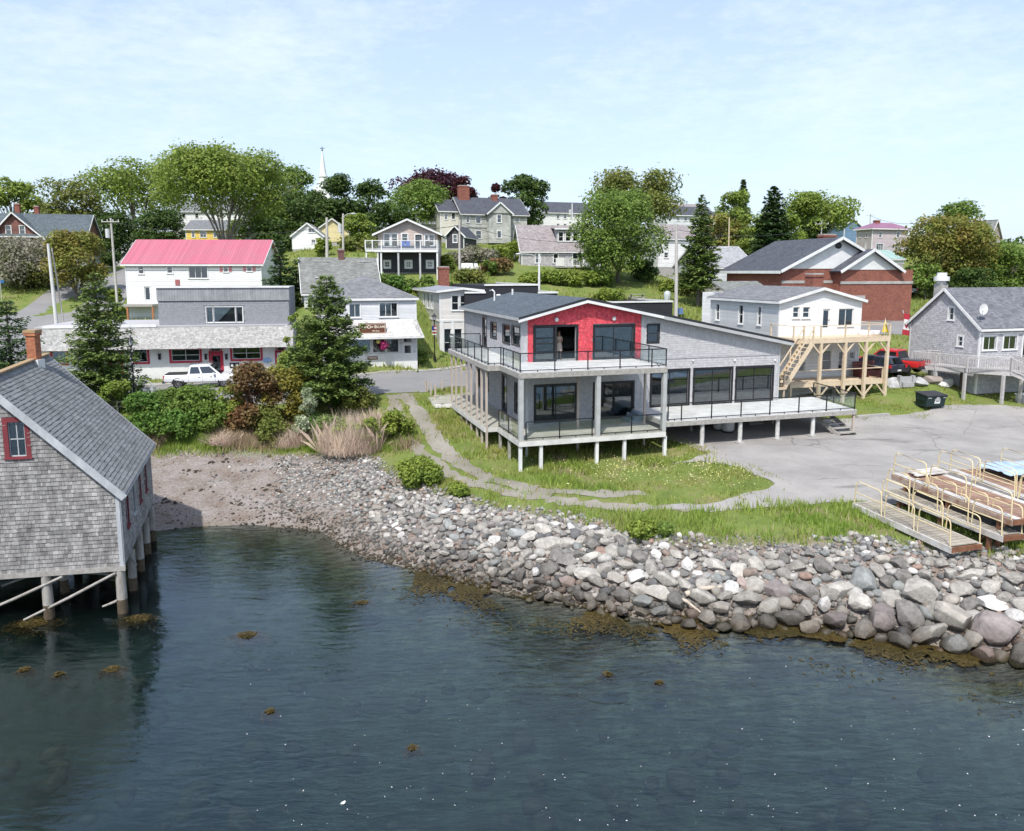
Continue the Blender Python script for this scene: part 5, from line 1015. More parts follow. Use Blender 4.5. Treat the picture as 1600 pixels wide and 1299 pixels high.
xs2,zs2=f.hit(1363.5,391.5,-1.4); mb.prism([(xs-.2,-1.25,e-.1),(2*xs2-xs+.2,-1.25,e-.1),(xs2,-1.25,zs2)],(0,.3,0),WHITE); gbo=mb.build('gable',None,bh2)
MB().sphere((f.hit(1311.5,384,-.2)[0],-.1,f.hit(1311.5,384,-.2)[1]),.42,BLACK,14,6,(1,.25,.75)).build('round_vent',None,gbo,uv=False)
mb=MB(); yb2=Dh+.6
mb.slab([(-.6,-.6,e-.2),(xap,-.6,zap+.15),(xap,yb2,zap+.15),(-.6,yb2,e-.2)],.18,ROOFB); mb.slab([(xap,-.6,zap+.15),(xg1+.6,-.6,e-.2),(xg1+.6,yb2,e-.2),(xap,yb2,zap+.15)],.18,ROOFB)
mb.slab([(xs-.5,-1.7,e-.25),(xs2,-1.7,zs2+.15),(xs2,6,zs2+.15),(xs-.5,6,e-.25)],.16,ROOFB); mb.slab([(xs2,-1.7,zs2+.15),(2*xs2-xs+.5,-1.7,e-.25),(2*xs2-xs+.5,6,e-.25),(xs2,6,zs2+.15)],.16,ROOFB); rf=mb.build('roof',None,bh2)
mb=MB()
for a,b in(((-.6,-.65,e-.3),(xap,-.65,zap+.05)),((xap,-.65,zap+.05),(xg1+.6,-.65,e-.3)),((xs-.5,-1.75,e-.35),(xs2,-1.75,zs2+.05)),((xs2,-1.75,zs2+.05),(2*xs2-xs+.5,-1.75,e-.35)),((-.65,-.6,e-.35),(-.65,yb2,e-.35))): mb.beam(a,b,.06,.28,WHITE)
mb.build('fascia',None,rf); chimney(bh2,f.hit(1292,372,6)[0],6,e+2,f.hit(1292,366,6)[1],1.6,1.0)

# --- shingled gable house, far right
f=Fr(*PY(1525,600,57)[:2],GA,3.9); Dl=f.hitx(1423,506,0)[0]; e=f.hit(1560,511,-.3)[1]; rz_=f.hit(1560,451,Dl/2)[1]; Wd=13
fo=FR(f,[(1536.5,526,1556,547,2,1),(1568,525,1588,546,2,1)])+[f.rect(1598,524,1612,562)]; fo[2]=fo[2][:2]+(.75,fo[2][3],1,1,'d',BLACK)
lo=FX(f,[(1483,481,1490,500),(1497,526,1504,541)])
sh,rf=bld('shingled_house','grey shingled gable house with white trim and a satellite dish, far right','house',f,Wd,Dl,e,rz_,'x',SHG,mat('mottled_grey_roof',(.17,.175,.195),.9,(.12,.125,.14),1.5,.3,60,tex='shingle',tw=.3,th=.14,mortar=.5),fo,lo,ov=.25,trim=.14,sh=mat('silver_shingles',(.48,.475,.485),.92,(.36,.355,.375),5.0,0,60,island=.16),fnd=0)
dsh=MB(); x,z=f.hit(1529,494,.5); zr2=e+(rz_-e)*.2
V=[(0,0,0)];F=[]; n=14
for k in range(n): a=2*math.pi*k/n; V.append((.42*math.cos(a),-.1,.42*math.sin(a)))
for k in range(n): F.append((0,1+k,1+(k+1)%n))
dsh.add([(x+.1+a,.3+b,zr2+.75+c) for a,b,c in V],F,WHITE,True); dsh.tube([(x,.5,zr2+.1),(x+.1,.32,zr2+.72)],.025,6,WHITE); dsh.tube([(x+.1,.25,zr2+.4),(x-.35,-.15,zr2+.65)],.02,6,WHITE); dsh.sphere((x-.35,-.15,zr2+.68),.07,WHITE,8,5); dsh.build('satellite_dish',None,sh,uv=False)
xk,zk=f.hit(1471,440,Dl*.75); mb=MB(); zz0=rz_-.5; mb.box(xk-.35,xk+.35,Dl*.75-.35,Dl*.75+.35,zz0-1.2,zz0+.9,CONC); mb.tube([(xk,Dl*.75,zz0+.9),(xk,Dl*.75,zz0+1.1)],.35,12,WHITE); mb.tube([(xk,Dl*.75,zz0+1.1),(xk,Dl*.75,zz0+1.45)],.58,14,WHITE); mb.tube([(xk,Dl*.75,zz0+1.45),(xk,Dl*.75,zz0+1.75)],.38,12,WHITE); mb.build('roof_fan',None,sh)
# its long weathered deck with pickets
zD=f.hit(1460,587,-2.6)[1]; GW=mat('silver_grey_lumber',(.48,.46,.45),.85,(.36,.345,.34),5,.3,50,island=.1)
XD=f.hit(1424,563,3.1)[0]
dpoly=[(XD,3.2),(XD+.7,1.5),(.2,-2.6),(1.4,-2.6),(1.4,-1.9),(14,-1.9),(14,-.1),(-.3,-.1),(-.3,3.2)]
mb=MB(); boards(mb,dpoly,zD,.145,.035,GW); bo=mb.build('deck_boards',None,None,kind='stuff')
mb=MB()
for a,b in zip(dpoly,dpoly[1:]+dpoly[:1]): mb.beam((*a,zD-.18),(*b,zD-.18),.05,.28,GW)
dk=mb.build('deck',None,sh); bo.parent=dk
def picket(line,z0s,par,hh=1.0):
    mb=MB(); pk=MB()
    for (a,za),(b,zb) in zip(list(zip(line,z0s))[:-1],list(zip(line,z0s))[1:]):
        mb.beam((*a,za+hh),(*b,zb+hh),.12,.045,GW); mb.beam((*a,za+hh-.15),(*b,zb+hh-.15),.04,.07,GW); mb.beam((*a,za+.12),(*b,zb+.12),.04,.07,GW)
        n=max(1,int(math.dist(a,b)/.14))
        for i in range(n): t_=(i+.5)/n; x=a[0]+(b[0]-a[0])*t_; y=a[1]+(b[1]-a[1])*t_; z=za+(zb-za)*t_; pk.box(x-.02,x+.02,y-.02,y+.02,z+.1,z+hh-.1,GW)
    r=mb.build('railing',None,par); pk.build('pickets',None,r,kind='stuff')
    for p,z in zip(line,z0s): MB().box(p[0]-.05,p[0]+.05,p[1]-.05,p[1]+.05,z-.2,z+hh+.02,GW).build('railing_post',None,r)
picket([(XD,3.2),(XD+.7,1.5),(XD*.5,-.5),(.2,-2.55)],[zD]*4,sh)
picket([(XD,3.1),(XD*.5,3.1),(-.4,3.1)],[zD]*3,sh)
picket([(1.4,-1.85),(4,-1.85),(6.8,-1.85),(10,-1.85)],[zD]*4,sh)
zG=h(*f.w(3,-6))-f.zb; zM=zD-1.1
sa=[(.2,-2.6),(1.6,-4.9)]; picket(sa,[zD,zM],sh,.95); picket([(1.45,-2.3),(2.9,-4.6)],[zD,zM],sh,.95)
picket([(1.6,-4.95),(3.0,-5.3),(4.3,-5.3)],[zM]*3,sh,.95); mb=MB(); boards(mb,[(1.6,-4.9),(2.9,-4.5),(4.4,-4.4),(4.4,-5.3),(3,-5.4)],zM,.145,.035,GW); mb.beam((1.6,-4.95,zM-.15),(4.4,-5.35,zM-.15),.05,.22,GW); mb.build('stair_landing',None,sh)
picket([(4.4,-5.3),(6.0,-7.0)],[zM,zG+.1],sh,.9)
stt=MB(); stt.beam((.3,-2.6,zD-.15),(1.7,-4.9,zM-.15),.05,.26,GW); stt.beam((1.35,-2.2,zD-.15),(2.8,-4.5,zM-.15),.05,.26,GW); stt.beam((4.4,-5.3,zM-.15),(6.0,-7.0,zG),.05,.26,GW); so_=stt.build('staircase',None,sh)
for i in range(6): t_=(i+.5)/6; MB().beam((.25+1.4*t_,-2.6-2.3*t_,zD-(zD-zM)*t_-.03),(1.35+1.45*t_,-2.3-2.3*t_,zD-(zD-zM)*t_-.03),.26,.04,GW).build('tread',None,so_)
for i in range(5): t_=(i+.5)/5; MB().beam((4.4+1.6*t_,-5.3-1.7*t_,zM-(zM-zG)*t_),(5.2+1.6*t_,-4.5-1.7*t_,zM-(zM-zG)*t_),.26,.04,GW).build('tread',None,so_)
for x,y,zt_ in((XD+.8,1.5,zD),(XD*.5,-.4,zD),(-.1,-2.3,zD),(1.5,-2.4,zD),(1.7,-4.8,zM),(3.0,-5.2,zM),(4.3,-5.2,zM),(5,-1.9,zD),(8,-1.9,zD),(XD*.5,2.8,zD)): MB().box(x-.09,x+.09,y-.09,y+.09,h(*f.w(x,y))-f.zb-.3,zt_-.3,GW).build('post',None,sh)
MB().box(-.4,12,1.0,1.1,-2,zD-.2,mat('dark_skirting',(.10,.08,.065))).build('skirting',None,sh); mb=MB(); mb.box(2.2,3.9,-2.2,-1.6,-.9,-.0,mat('pale_storage_box',(.6,.62,.62),.5)); 
tb=thing('storage_tank','pale storage box under the shingled house deck stairs','tank',(*f.w(2.4,-2.3),f.zb-.7),f.a); MB().box(-.7,.7,-.4,.4,0,.9,mat('pale_storage_box',(.6,.62,.62),.5)).box(-.75,.75,-.45,.45,.9,.96,WHITE).build('tank_body',None,tb)

# --- black and white house with a big balcony on the hill
f=atY(592,426,92,R(2)); Wd=f.hit(684,390)[0]; zd=f.hit(640,390,-2.2)[1]; e=f.hit(600,364)[1]; rz_=f.hit(636,343,-.4)[1]
fo=FR(f,[(600,365.5,609,385,1,3),(612,365.5,621,385,1,3),(628,365.5,637,382,1,3),(649,367,659,392,1,1,'d',BLACK),(664,367,669,384,1,2),(671,367,678,384,1,3)])
bwh,rf=bld('balcony_house','white over charcoal house with a wide white balcony up the hill','house',f,Wd,8,e,rz_,'y',TAN,ROOFG,fo,ov=.6,trim=.1,fnd=.5,corner=False)
zf=f.hit(640,395)[1]; mb=MB(); mb.box(-.01,Wd+.01,-.035,-.003,0,zd-.1,CHAR); mb.build('lower_cladding',None,bwh)
lo_=FR(f,[(601.5,409,608.5,417.5),(634.5,409,642,417.5),(668,409,675.5,417.5)],-.05)
for o_ in lo_: window(bwh,Wfront(-.04),*o_[:4],frame=WHITE,trim=.2,nx=2,nz=2,inset=-.005,sill=False)
mb=MB(); mb.box(-.02,Wd,-.045,-.02,zd-.05,f.hit(640,384)[1],mat('slate_lower_wall',(.09,.1,.13),.8)); mb.build('band',None,bwh)
xq=f.hit(571,394,-2.2)[0]; mb=MB(); mb.box(-.2,Wd+.15,-2.3,0,zd-.3,zd,WHITE); mb.box(xq,-.2,-2.3,3,zd-.25,zd,WHITE); bal=mb.build('balcony',None,bwh)
def wrail(pts,z,par,hh=1.0):
    mb=MB()
    for a,b in zip(pts[:-1],pts[1:]): mb.beam((*a,z+hh),(*b,z+hh),.09,.07,WHITE); mb.beam((*a,z+.12),(*b,z+.12),.05,.06,WHITE)
    r=mb.build('railing',None,par)
    for p in pts: MB().box(p[0]-.06,p[0]+.06,p[1]-.06,p[1]+.06,z,z+hh+.08,WHITE).build('railing_post',None,r)
    for a,b in zip(pts[:-1],pts[1:]): MB().beam((*a,z+.55),(*b,z+.55),.01,.7,GLASSR).build('glass_panel',None,r,uv=False)
gx=lambda p:f.hit(p,390,-2.25)[0]
wrail([(gx(p),-2.25) for p in(571,582,596,627,648.5,657,683)]+[(Wd+.1,-.1)],zd,bal)
for p in(595,622,656,683): x=gx(p); MB().box(x-.1,x+.1,-2.2,-2.05,-1.2,zd-.3,WHITE if p in(595,683) else TRIMG).build('post',None,bwh)
for p in(572,590): x=gx(p); MB().box(x-.08,x+.08,-2.2,-2.05,-1.5,zd-.2,WHITE).build('post',None,bwh)
for i,(p,cm) in enumerate(((617,'dark'),(629,'blue'),(637,'blue'),(668,'dark'))):
    m=mat('chair_'+cm,(.12,.18,.45) if cm=='blue' else (.1,.09,.09),.6); x=f.hit(p,388,-1.5)[0]; nm=['dark folding chair at the left end of the hill balcony','blue patio chair left of its blue twin on the hill balcony','blue patio chair nearer the open door on the hill balcony','dark patio chair right of the open balcony door'][i]
    ch=thing('patio_chair',nm,'chair',(*f.w(x,-1.5),f.zb+zd),f.a,'chairs on the hill balcony')
    MB().box(-.25,.25,-.25,.25,.4,.45,m).build('seat',None,ch); MB().box(-.25,.25,.2,.26,.45,1.0,m).build('backrest',None,ch)
    for a,b in((-1,-1),(1,-1),(1,1),(-1,1)): MB().box(a*.22-.02,a*.22+.02,b*.2-.02,b*.2+.02,0,.4,m).build('leg',None,ch)

# --- the other houses on the hill
f=atY(458,390,118,R(-8)); f=atY(457,390,118,R(6)); Wd=f.hit(505,375)[0]; e=f.hit(460,368)[1]; rz_=f.hit(479,349)[1]
bld('white_cottage','small white gabled house with two gable windows on the hill','house',f,Wd,6,e,rz_,'y',CLAPW,ROOFG,FR(f,[(482,357,492,363.5,2,1),(487,375,493,380,2,1)]),ov=.25,fnd=.4)
f=atY(494,378,132,R(10)); Wd=f.hit(545,365)[0]; e=f.hit(500,360)[1]; rz_=f.hit(523,342)[1]
bld('yellow_cottage','cream yellow gabled house behind the small white house','house',f,Wd,7,e,rz_,'y',CLAPY,ROOFT,FR(f,[(532,360,536,366)]),ov=.3,fnd=.5)
f=atY(655,352,145,GA); Wd=8; bld('barn','grey outbuilding with a bright white metal roof left of the Victorian house','barn',f,Wd,7,f.hit(660,348)[1],f.hit(665,335,3.5)[1],'x',CLAPG,mat('white_metal_roof',(.75,.76,.77),.4,None,1,tex='rib',th=.5),fnd=.5)
# Victorian
f=atY(723,380,140,GA); Wd=f.hit(823,350)[0]; e=f.hit(770,334)[1]; rz_=f.hit(770,310,5)[1]
fo=FR(f,[(744,337,751,349),(777,336,784,348),(744,361,752,373),(775,361,782,372),(805,340,811,347),(729,338,733,348)])
vic,rf=bld('victorian_house','large peeling Victorian house with dark slate roof and brick chimneys on the hill','house',f,Wd,11,e,rz_,'x',VIC,ROOFB,fo,ov=.45,trim=.12,gl=GLASSD,tm=mat('peeling_trim',(.6,.6,.58),.8))
x0=f.hit(764,340,-1.5)[0];x1=f.hit(798,340,-1.5)[0]; gr=f.hit(782,317,-1.5)[1]; mb=MB(); mb.box(x0,x1,-1.5,-.02,0,e,VIC); mb.prism([(x0-.3,-1.7,e),(x1+.3,-1.7,e),((x0+x1)/2,-1.7,gr)],(0,.2,0),VIC); bay=mb.build('bay',None,vic)
mb=MB(); mb.slab([(x0-.5,-1.9,e-.2),((x0+x1)/2,-1.9,gr+.15),((x0+x1)/2,5,gr+.15),(x0-.5,5,e-.2)],.14,ROOFB); mb.slab([((x0+x1)/2,-1.9,gr+.15),(x1+.5,-1.9,e-.2),(x1+.5,5,e-.2),((x0+x1)/2,5,gr+.15)],.14,ROOFB); mb.beam((x0-.5,-1.95,e-.3),((x0+x1)/2,-1.95,gr+.02),.06,.25,WHITE); mb.beam(((x0+x1)/2,-1.95,gr+.02),(x1+.5,-1.95,e-.3),.06,.25,WHITE); mb.build('bay_roof',None,vic)
for o_ in FR(f,[(777,336,783,348),(777,361,783,372)],-1.5): window(vic,Wfront(-1.5),*o_[:4],frame=WHITE,gl=GLASSD,trim=.12,inset=-.015)
z=(f.hit(760,356)[1]); MB().box(-.1,Wd+.1,-.12,-.01,z,z+.3,VIC).build('belt_course',None,vic)
for px,py,w_ in((724,291,2.0),(772,305,1.0)): x,z=f.hit(px,py,5); chimney(vic,x,5,rz_-2,z+.1,w_,1.2)
ft_=atY(688,372,142,GA); Wt=ft_.hit(722,340)[0]; e2=ft_.hit(700,329)[1]; r2_=ft_.hit(700,312,3)[1]
mb=MB(); ox,oy=f.loc(ft_.x,ft_.y); 
vt,_=bld('victorian_tower_house','cream square towered house with dark roof joined left of the Victorian house','house',ft_,Wt,8,e2,r2_,'x',mat('cream_clapboard',(.66,.64,.55),.7,None,1,tex='clap',th=.16),ROOFB,FR(ft_,[(706,333,711,343),(695,335,699,343)]),ov=.4)
f=atY(697,388,128,R(-12)); Wd=f.hit(725,370)[0]; bld('shed','small charcoal shed with a white edged gable below the Victorian house','shed',f,Wd,8,f.hit(710,368)[1],f.hit(711,353)[1],'y',CHAR,ROOFB,FR(f,[(708,367,714,379)]),ov=.35,fnd=.4)
# grey cape with dormer
f=atY(815,421,108,GA); f=Fr(f.x,f.y,R(8),f.zb); Wd=f.hit(938,405)[0]; Dl=8; e=f.hit(860,391)[1]; rz_=f.hit(830,353,4)[1]
fo=FR(f,[(837,397,844,411),(865,397,872,411),(895,395.5,911,415,2,1),(934,402,944,409,1,1)][:3]); lo=[(2,3,1,2.2)]
cape,rf=bld('grey_cape_house','grey shingled house with taupe roof and a long four window dormer','house',f,Wd,Dl,e,rz_,'x',mat('grey_clap_shingle',(.42,.41,.42),.85,(.36,.355,.365),1,.1,30,tex='shingle',tw=.16,th=.15),ROOFT,fo,lo,ov=.3,trim=.12)
yD=1.0; x0=f.hit(870,375,yD)[0]; x1=f.hit(918,375,yD)[0]; zt=f.hit(895,357,yD)[1]; zbm=e+(rz_-e)*yD/4; do=FR(f,[(873,363,880,377),(884,363,891.5,377),(895.5,363,903,377),(907,363,914,377)],yD)
mb=MB(); wall(mb,Wfront(yD),x0,x1,zbm,zt,[o_[:4] for o_ in do],.15,mat('grey_clap_shingle',(.42,.41,.42))); mb.box(x0,x0+.15,yD+.15,5.8,zbm,zt,mat('grey_clap_shingle',(.42,.41,.42))); mb.box(x1-.15,x1,yD+.15,5.8,zbm,zt,mat('grey_clap_shingle',(.42,.41,.42))); dm=mb.build('dormer',None,cape)
mb=MB(); mb.slab([(x0-.4,yD-.35,zt+.0),(x1+.3,yD-.35,zt+.0),(x1+.3,5.8,zt+.45),(x0-.4,5.8,zt+.45)],.14,ROOFT); mb.box(x0-.4,x1+.3,yD-.4,yD-.35,zt-.2,zt,WHITE); mb.build('dormer_roof',None,cape)
for o_ in do: window(cape,Wfront(yD),*o_[:4],frame=WHITE,trim=.14)
x0=f.hit(868,412,-2)[0];x1=f.hit(928,412,-2)[0]; zdk=f.hit(900,416,-2)[1]; mb=MB(); mb.box(x0,x1,-2.2,0,zdk-.2,zdk,TRIMG); mb.box(x0,x1,-2.2,-2.1,zdk+.9,zdk+1,WHITE)
k=x0
while k<x1: mb.box(k,k+.06,-2.18,-2.12,zdk,zdk+.9,WHITE); k+=.22
mb.box(x0,x0+1.2,-2.25,-2.2,zdk,zdk+1.1,WHITE); mb.build('balcony',None,cape,kind='stuff')
# rest
f=atY(848,360,172,GA); Wd=f.hit(925,340)[0]; bld('long_white_house','long white two storey house with dark roof behind the grey cape','house',f,Wd,9,f.hit(880,332)[1],f.hit(880,317,4.5)[1],'x',CLAPW,ROOFB,FR(f,[(870,335,874,342),(881,335,885,342),(892,335,895,342),(870,350,874,356),(881,350,885,356),(909,335,912,342)]),[(2,3,3.5,5)],ov=.35)
f=atY(-60,398,120,GA); Wd=f.hit(66,370)[0]; 
fb_=atY(-12,398,118,R(14)); Wd=fb_.hit(66,370)[0]; xm=fb_.hit(20,340)[0]; e=fb_.hit(66,370)[1]; 
bk_,rf=bld('old_brick_house','old dark brick house with navy trimmed gable on the left hillside','house',fb_,Wd,9,e,fb_.hit(20,332,-.4)[1],'y',DKBR,mat('slate_blue_roof',(.10,.125,.14),.85,None,1,.2,60,tex='shingle',tw=.3,th=.14),FR(fb_,[(9.5,353,17,366),(31,353,38.5,366),(0,378,6,392),(38,376,47,392)]),ov=.5,xr=xm,tm=WHITE,outer=WHITE)
fb2=atY(-30,398,127,R(14)); bld('old_brick_house_wing','',None,Fr(*fb_.w(-3,7),R(14),fb_.zb),Wd+6,8,e+.3,e+3.6,'x',DKBR,mat('slate_blue_roof',(.1,.1,.1)),owner=bk_,ov=.4)
for px,py in((27,318),(57,322)): x,z=fb_.hit(px,py,9); chimney(bk_,x,9,e+1.5,z,.7,.7)
f=atY(62,385,125,GA); bld('gabled_wing_house','slate roofed house with a pale gable end behind the brick house','house',f,f.hit(104,360)[0],6,f.hit(80,362)[1],f.hit(80,344,3)[1],'x',CLAPG,mat('slate_blue_roof',(.1,.1,.1)),ov=.3)
f=atY(268,352,190,R(6)); bld('tall_white_house','tall white house half hidden behind the spreading elm','house',f,f.hit(402,330)[0],12,f.hit(300,330)[1],f.hit(300,312,5)[1],'x',CLAPW,ASPHL,FR(f,[(285,334,290,341),(305,334,310,341),(330,334,335,341),(372,334,377,341),(330,350,335,356),(372,350,377,356)]),ov=.4)
f=atY(291,378,140,R(5)); bld('yellow_house','bright yellow house with black shutters behind the red roof','house',f,f.hit(352,370)[0],8,f.hit(310,358)[1],f.hit(310,345,4)[1],'x',mat('bright_yellow_clapboard',(.75,.55,.12),.6,None,1,tex='clap',th=.15),ASPHL,FR(f,[(300,361,304,371),(313,361,322,371,2,2),(334,361,338,371)]),ov=.3)
f=atY(378,382,140,R(5)); bld('small_white_house','small white house with grey roof right of the spreading elm','house',f,f.hit(415,370)[0],7,f.hit(395,362)[1],f.hit(395,350,3.5)[1],'x',CLAPW,ASPHL,FR(f,[(385,366,389,372),(397,366,401,372)]),ov=.3)
# mauve hip house
f=Fr(*PY(1361,398,150)[:2],GA,0); f.zb=PY(1361,403,150)[2]; Wd=f.hit(1418,375)[0]; Dl=f.hitx(1338,370,0)[0]; e=f.hit(1390,358)[1]
fo=FR(f,[(1373.5,363,1378,371),(1401,363,1405.5,371),(1369,381,1380,392,3,1),(1399,381,1408,392,2,1)]); lo=FX(f,[(1343,364,1345,371),(1353,364,1355.5,371),(1352,380,1354,388)])
mv,rf=bld('mauve_house','square mauve grey house with a low purple metal hip roof','house',f,Wd,Dl,e,f.hit(1380,349,Dl/2)[1],'x',CLAPM,ROOFPU,fo,lo,hip=True,ov=.5)
x,z=f.hit(1370,344,Dl/2); chimney(mv,x,Dl/2,e+.6,z,.9,.9); zdk=f.hit(1385,393,-2)[1]; mb=MB(); mb.box(-.5,Wd,-2.4,0,zdk-.25,zdk,TRIMG); mb.box(-.5,Wd,-2.4,-2.3,zdk+.85,zdk+.95,TRIMG); k=-.5
while k<Wd: mb.box(k,k+.06,-2.38,-2.32,zdk,zdk+.9,TRIMG); k+=.3
for k in(-.3,3,6.4): mb.box(k,k+.18,-2.3,-2.1,zdk-3.5,zdk-.25,BLACK)
mb.build('balcony',None,mv,kind='stuff')
f=atY(1389,412,118,GA); bld('green_roof_shed','low building with a pale green metal roof below the mauve house','shed',f,f.hit(1413,405)[0],7,f.hit(1400,405)[1],f.hit(1405,392,3.5)[1],'x',CLAPW,ROOFGR,ov=.2)
f=atY(1318,380,165,GA); bld('blue_house','narrow blue gabled house left of the mauve house','house',f,4,10,f.hit(1322,352)[1],f.hit(1320,342)[1],'y',CLAPBLU,ROOFB,ov=.3)
f=atY(1330,380,175,GA); bld('red_porch_house','pale house with a small red roof beside the blue house','house',f,4.5,6,f.hit(1335,366)[1],f.hit(1335,357,3)[1],'x',CLAPW,mat('red_small_roof',(.4,.07,.09),.7),ov=.3)
f=atY(1545,395,160,R(25)); bld('taupe_gable_house','taupe gabled house right of the tall bushy tree','house',f,3.2,8,f.hit(1560,368)[1],f.hit(1553,347)[1]+.4,'y',mat('taupe_clapboard',(.38,.33,.32),.7,None,1,tex='clap',th=.15),ROOFG,FR(f,[(1550,362,1554,370)]),ov=.4)
f=atY(1040,352,165,GA); bld('dark_roof_house','dark roofed grey house between the elm and the spruce','house',f,f.hit(1118,340)[0],9,f.hit(1080,336)[1],f.hit(1080,324,4.5)[1],'x',CLAPG,ROOFB,FR(f,[(1058,339,1062,345),(1069,339,1074,345)]),ov=.4)
f=atY(1056,345,190,GA); bld('distant_gable_house','distant house with a taupe gable roof on the skyline','house',f,9,8,f.hit(1075,326)[1],f.hit(1075,317)[1],'x',CLAPG,ROOFT,ov=.4)
f=atY(1110,358,175,GA); bld('blue_roofed_house','long low dark blue roofed house behind the spruce','house',f,f.hit(1162,345)[0],9,f.hit(1130,344)[1],f.hit(1130,332,4.5)[1],'x',CLAPW,mat('deep_blue_roof',(.05,.065,.11),.8),ov=.4)
f=atY(1108,440,98,GA); bld('pale_roofed_house','house with a pale speckled shingle roof behind the brick hall','house',f,f.hit(1180,420)[0],9,f.hit(1140,417)[1],f.hit(1140,386,4.5)[1],'x',CLAPG,mat('pale_speckled_roof',(.36,.37,.38),.9,(.27,.28,.29),3,.3,60,tex='shingle',tw=.3,th=.14),FR(f,[(1112,424,1117,434)]),ov=.3)
f=atY(1028,418,112,GA); bld('hidden_white_house','white house half hidden between the maple and the utility pole','house',f,6.0,8,f.hit(1040,372)[1],f.hit(1040,352,4)[1],'x',CLAPW,ROOFT,FR(f,[(1038,378,1044,386),(1038,395,1044,403)]),ov=.3)
# church steeple
f=atY(496,310,260,0); f.zb=22; sz=lambda py:f.hit(503,py,2)[1]; stp=thing('church_steeple','slender white church steeple rising above the trees','steeple',(f.x,f.y,22),0)
r0=1.7; mb=MB(); 
def ring(z0,z1,a,b,m=WHITE,n=8): mb.tube([(1.6,2,z0),(1.6,2,z1)],a,n,m,True,b)
mb.box(1.6-2.6,1.6+2.6,-.6,4.6,-2,sz(292),CLAPW); mb.build('tower',None,stp); mb=MB(); ring(sz(292),sz(287),1.9,1.9); ring(sz(287),sz(285),2.2,2.2); ring(sz(285),sz(277),1.4,1.35); ring(sz(277),sz(275),1.6,1.6); mb.build('belfry',None,stp,uv=False)
mb=MB(); ring(sz(275),sz(236),1.25,.15); mb.build('spire',None,stp,uv=False); mb=MB(); mb.tube([(1.6,2,sz(236)),(1.6,2,sz(229))],.09,6,BLACK); mb.box(.9,2.4,1.95,2.05,sz(232.5),sz(231.5),BLACK); mb.sphere((1.6,2,sz(235)),.3,BLACK,8,6); mb.build('weathervane',None,stp,uv=False)
# ---------------------------------------------------------------- riprap and beach stones
def icos(sub):
    t=(1+5**.5)/2; v=[(-1,t,0),(1,t,0),(-1,-t,0),(1,-t,0),(0,-1,t),(0,1,t),(0,-1,-t),(0,1,-t),(t,0,-1),(t,0,1),(-t,0,-1),(-t,0,1)]
    f=[(0,11,5),(0,5,1),(0,1,7),(0,7,10),(0,10,11),(1,5,9),(5,11,4),(11,10,2),(10,7,6),(7,1,8),(3,9,4),(3,4,2),(3,2,6),(3,6,8),(3,8,9),(4,9,5),(2,4,11),(6,2,10),(8,6,7),(9,8,1)]
    v=[norm(np.array(p,float)) for p in v]
    for _ in range(sub):
        c={};g=[]
        def mid(a,b):
            k=(min(a,b),max(a,b))
            if k not in c: v.append(norm(v[a]+v[b])); c[k]=len(v)-1
            return c[k]
        for a,b,d in f: x,y,z=mid(a,b),mid(b,d),mid(d,a); g+=[(a,x,z),(b,y,x),(d,z,y),(x,y,z)]
        f=g
    return np.array(v),np.array(f)
def stone(sub,seed,ang=.5,cuts=7):
    V,F=icos(sub); r_=np.random.RandomState(seed); V=V.copy(); d=np.array([1+.16*pnoise(Vector(p*1.1)+Vector((seed,0,0)))+.065*pnoise(Vector(p*3)+Vector((0,seed,0)))+.025*pnoise(Vector(p*7)) for p in V]); V*=d[:,None]
    for _ in range(cuts):
        n=norm(r_.randn(3)); k=.62+.3*r_.rand()*(1-ang*.4); s=V@n-k; V-=np.where(s>0,s*(.55+.45*ang),0)[:,None]*n
    V*=np.array((1,.72+.25*r_.rand(),.55+.25*r_.rand())); return V,F
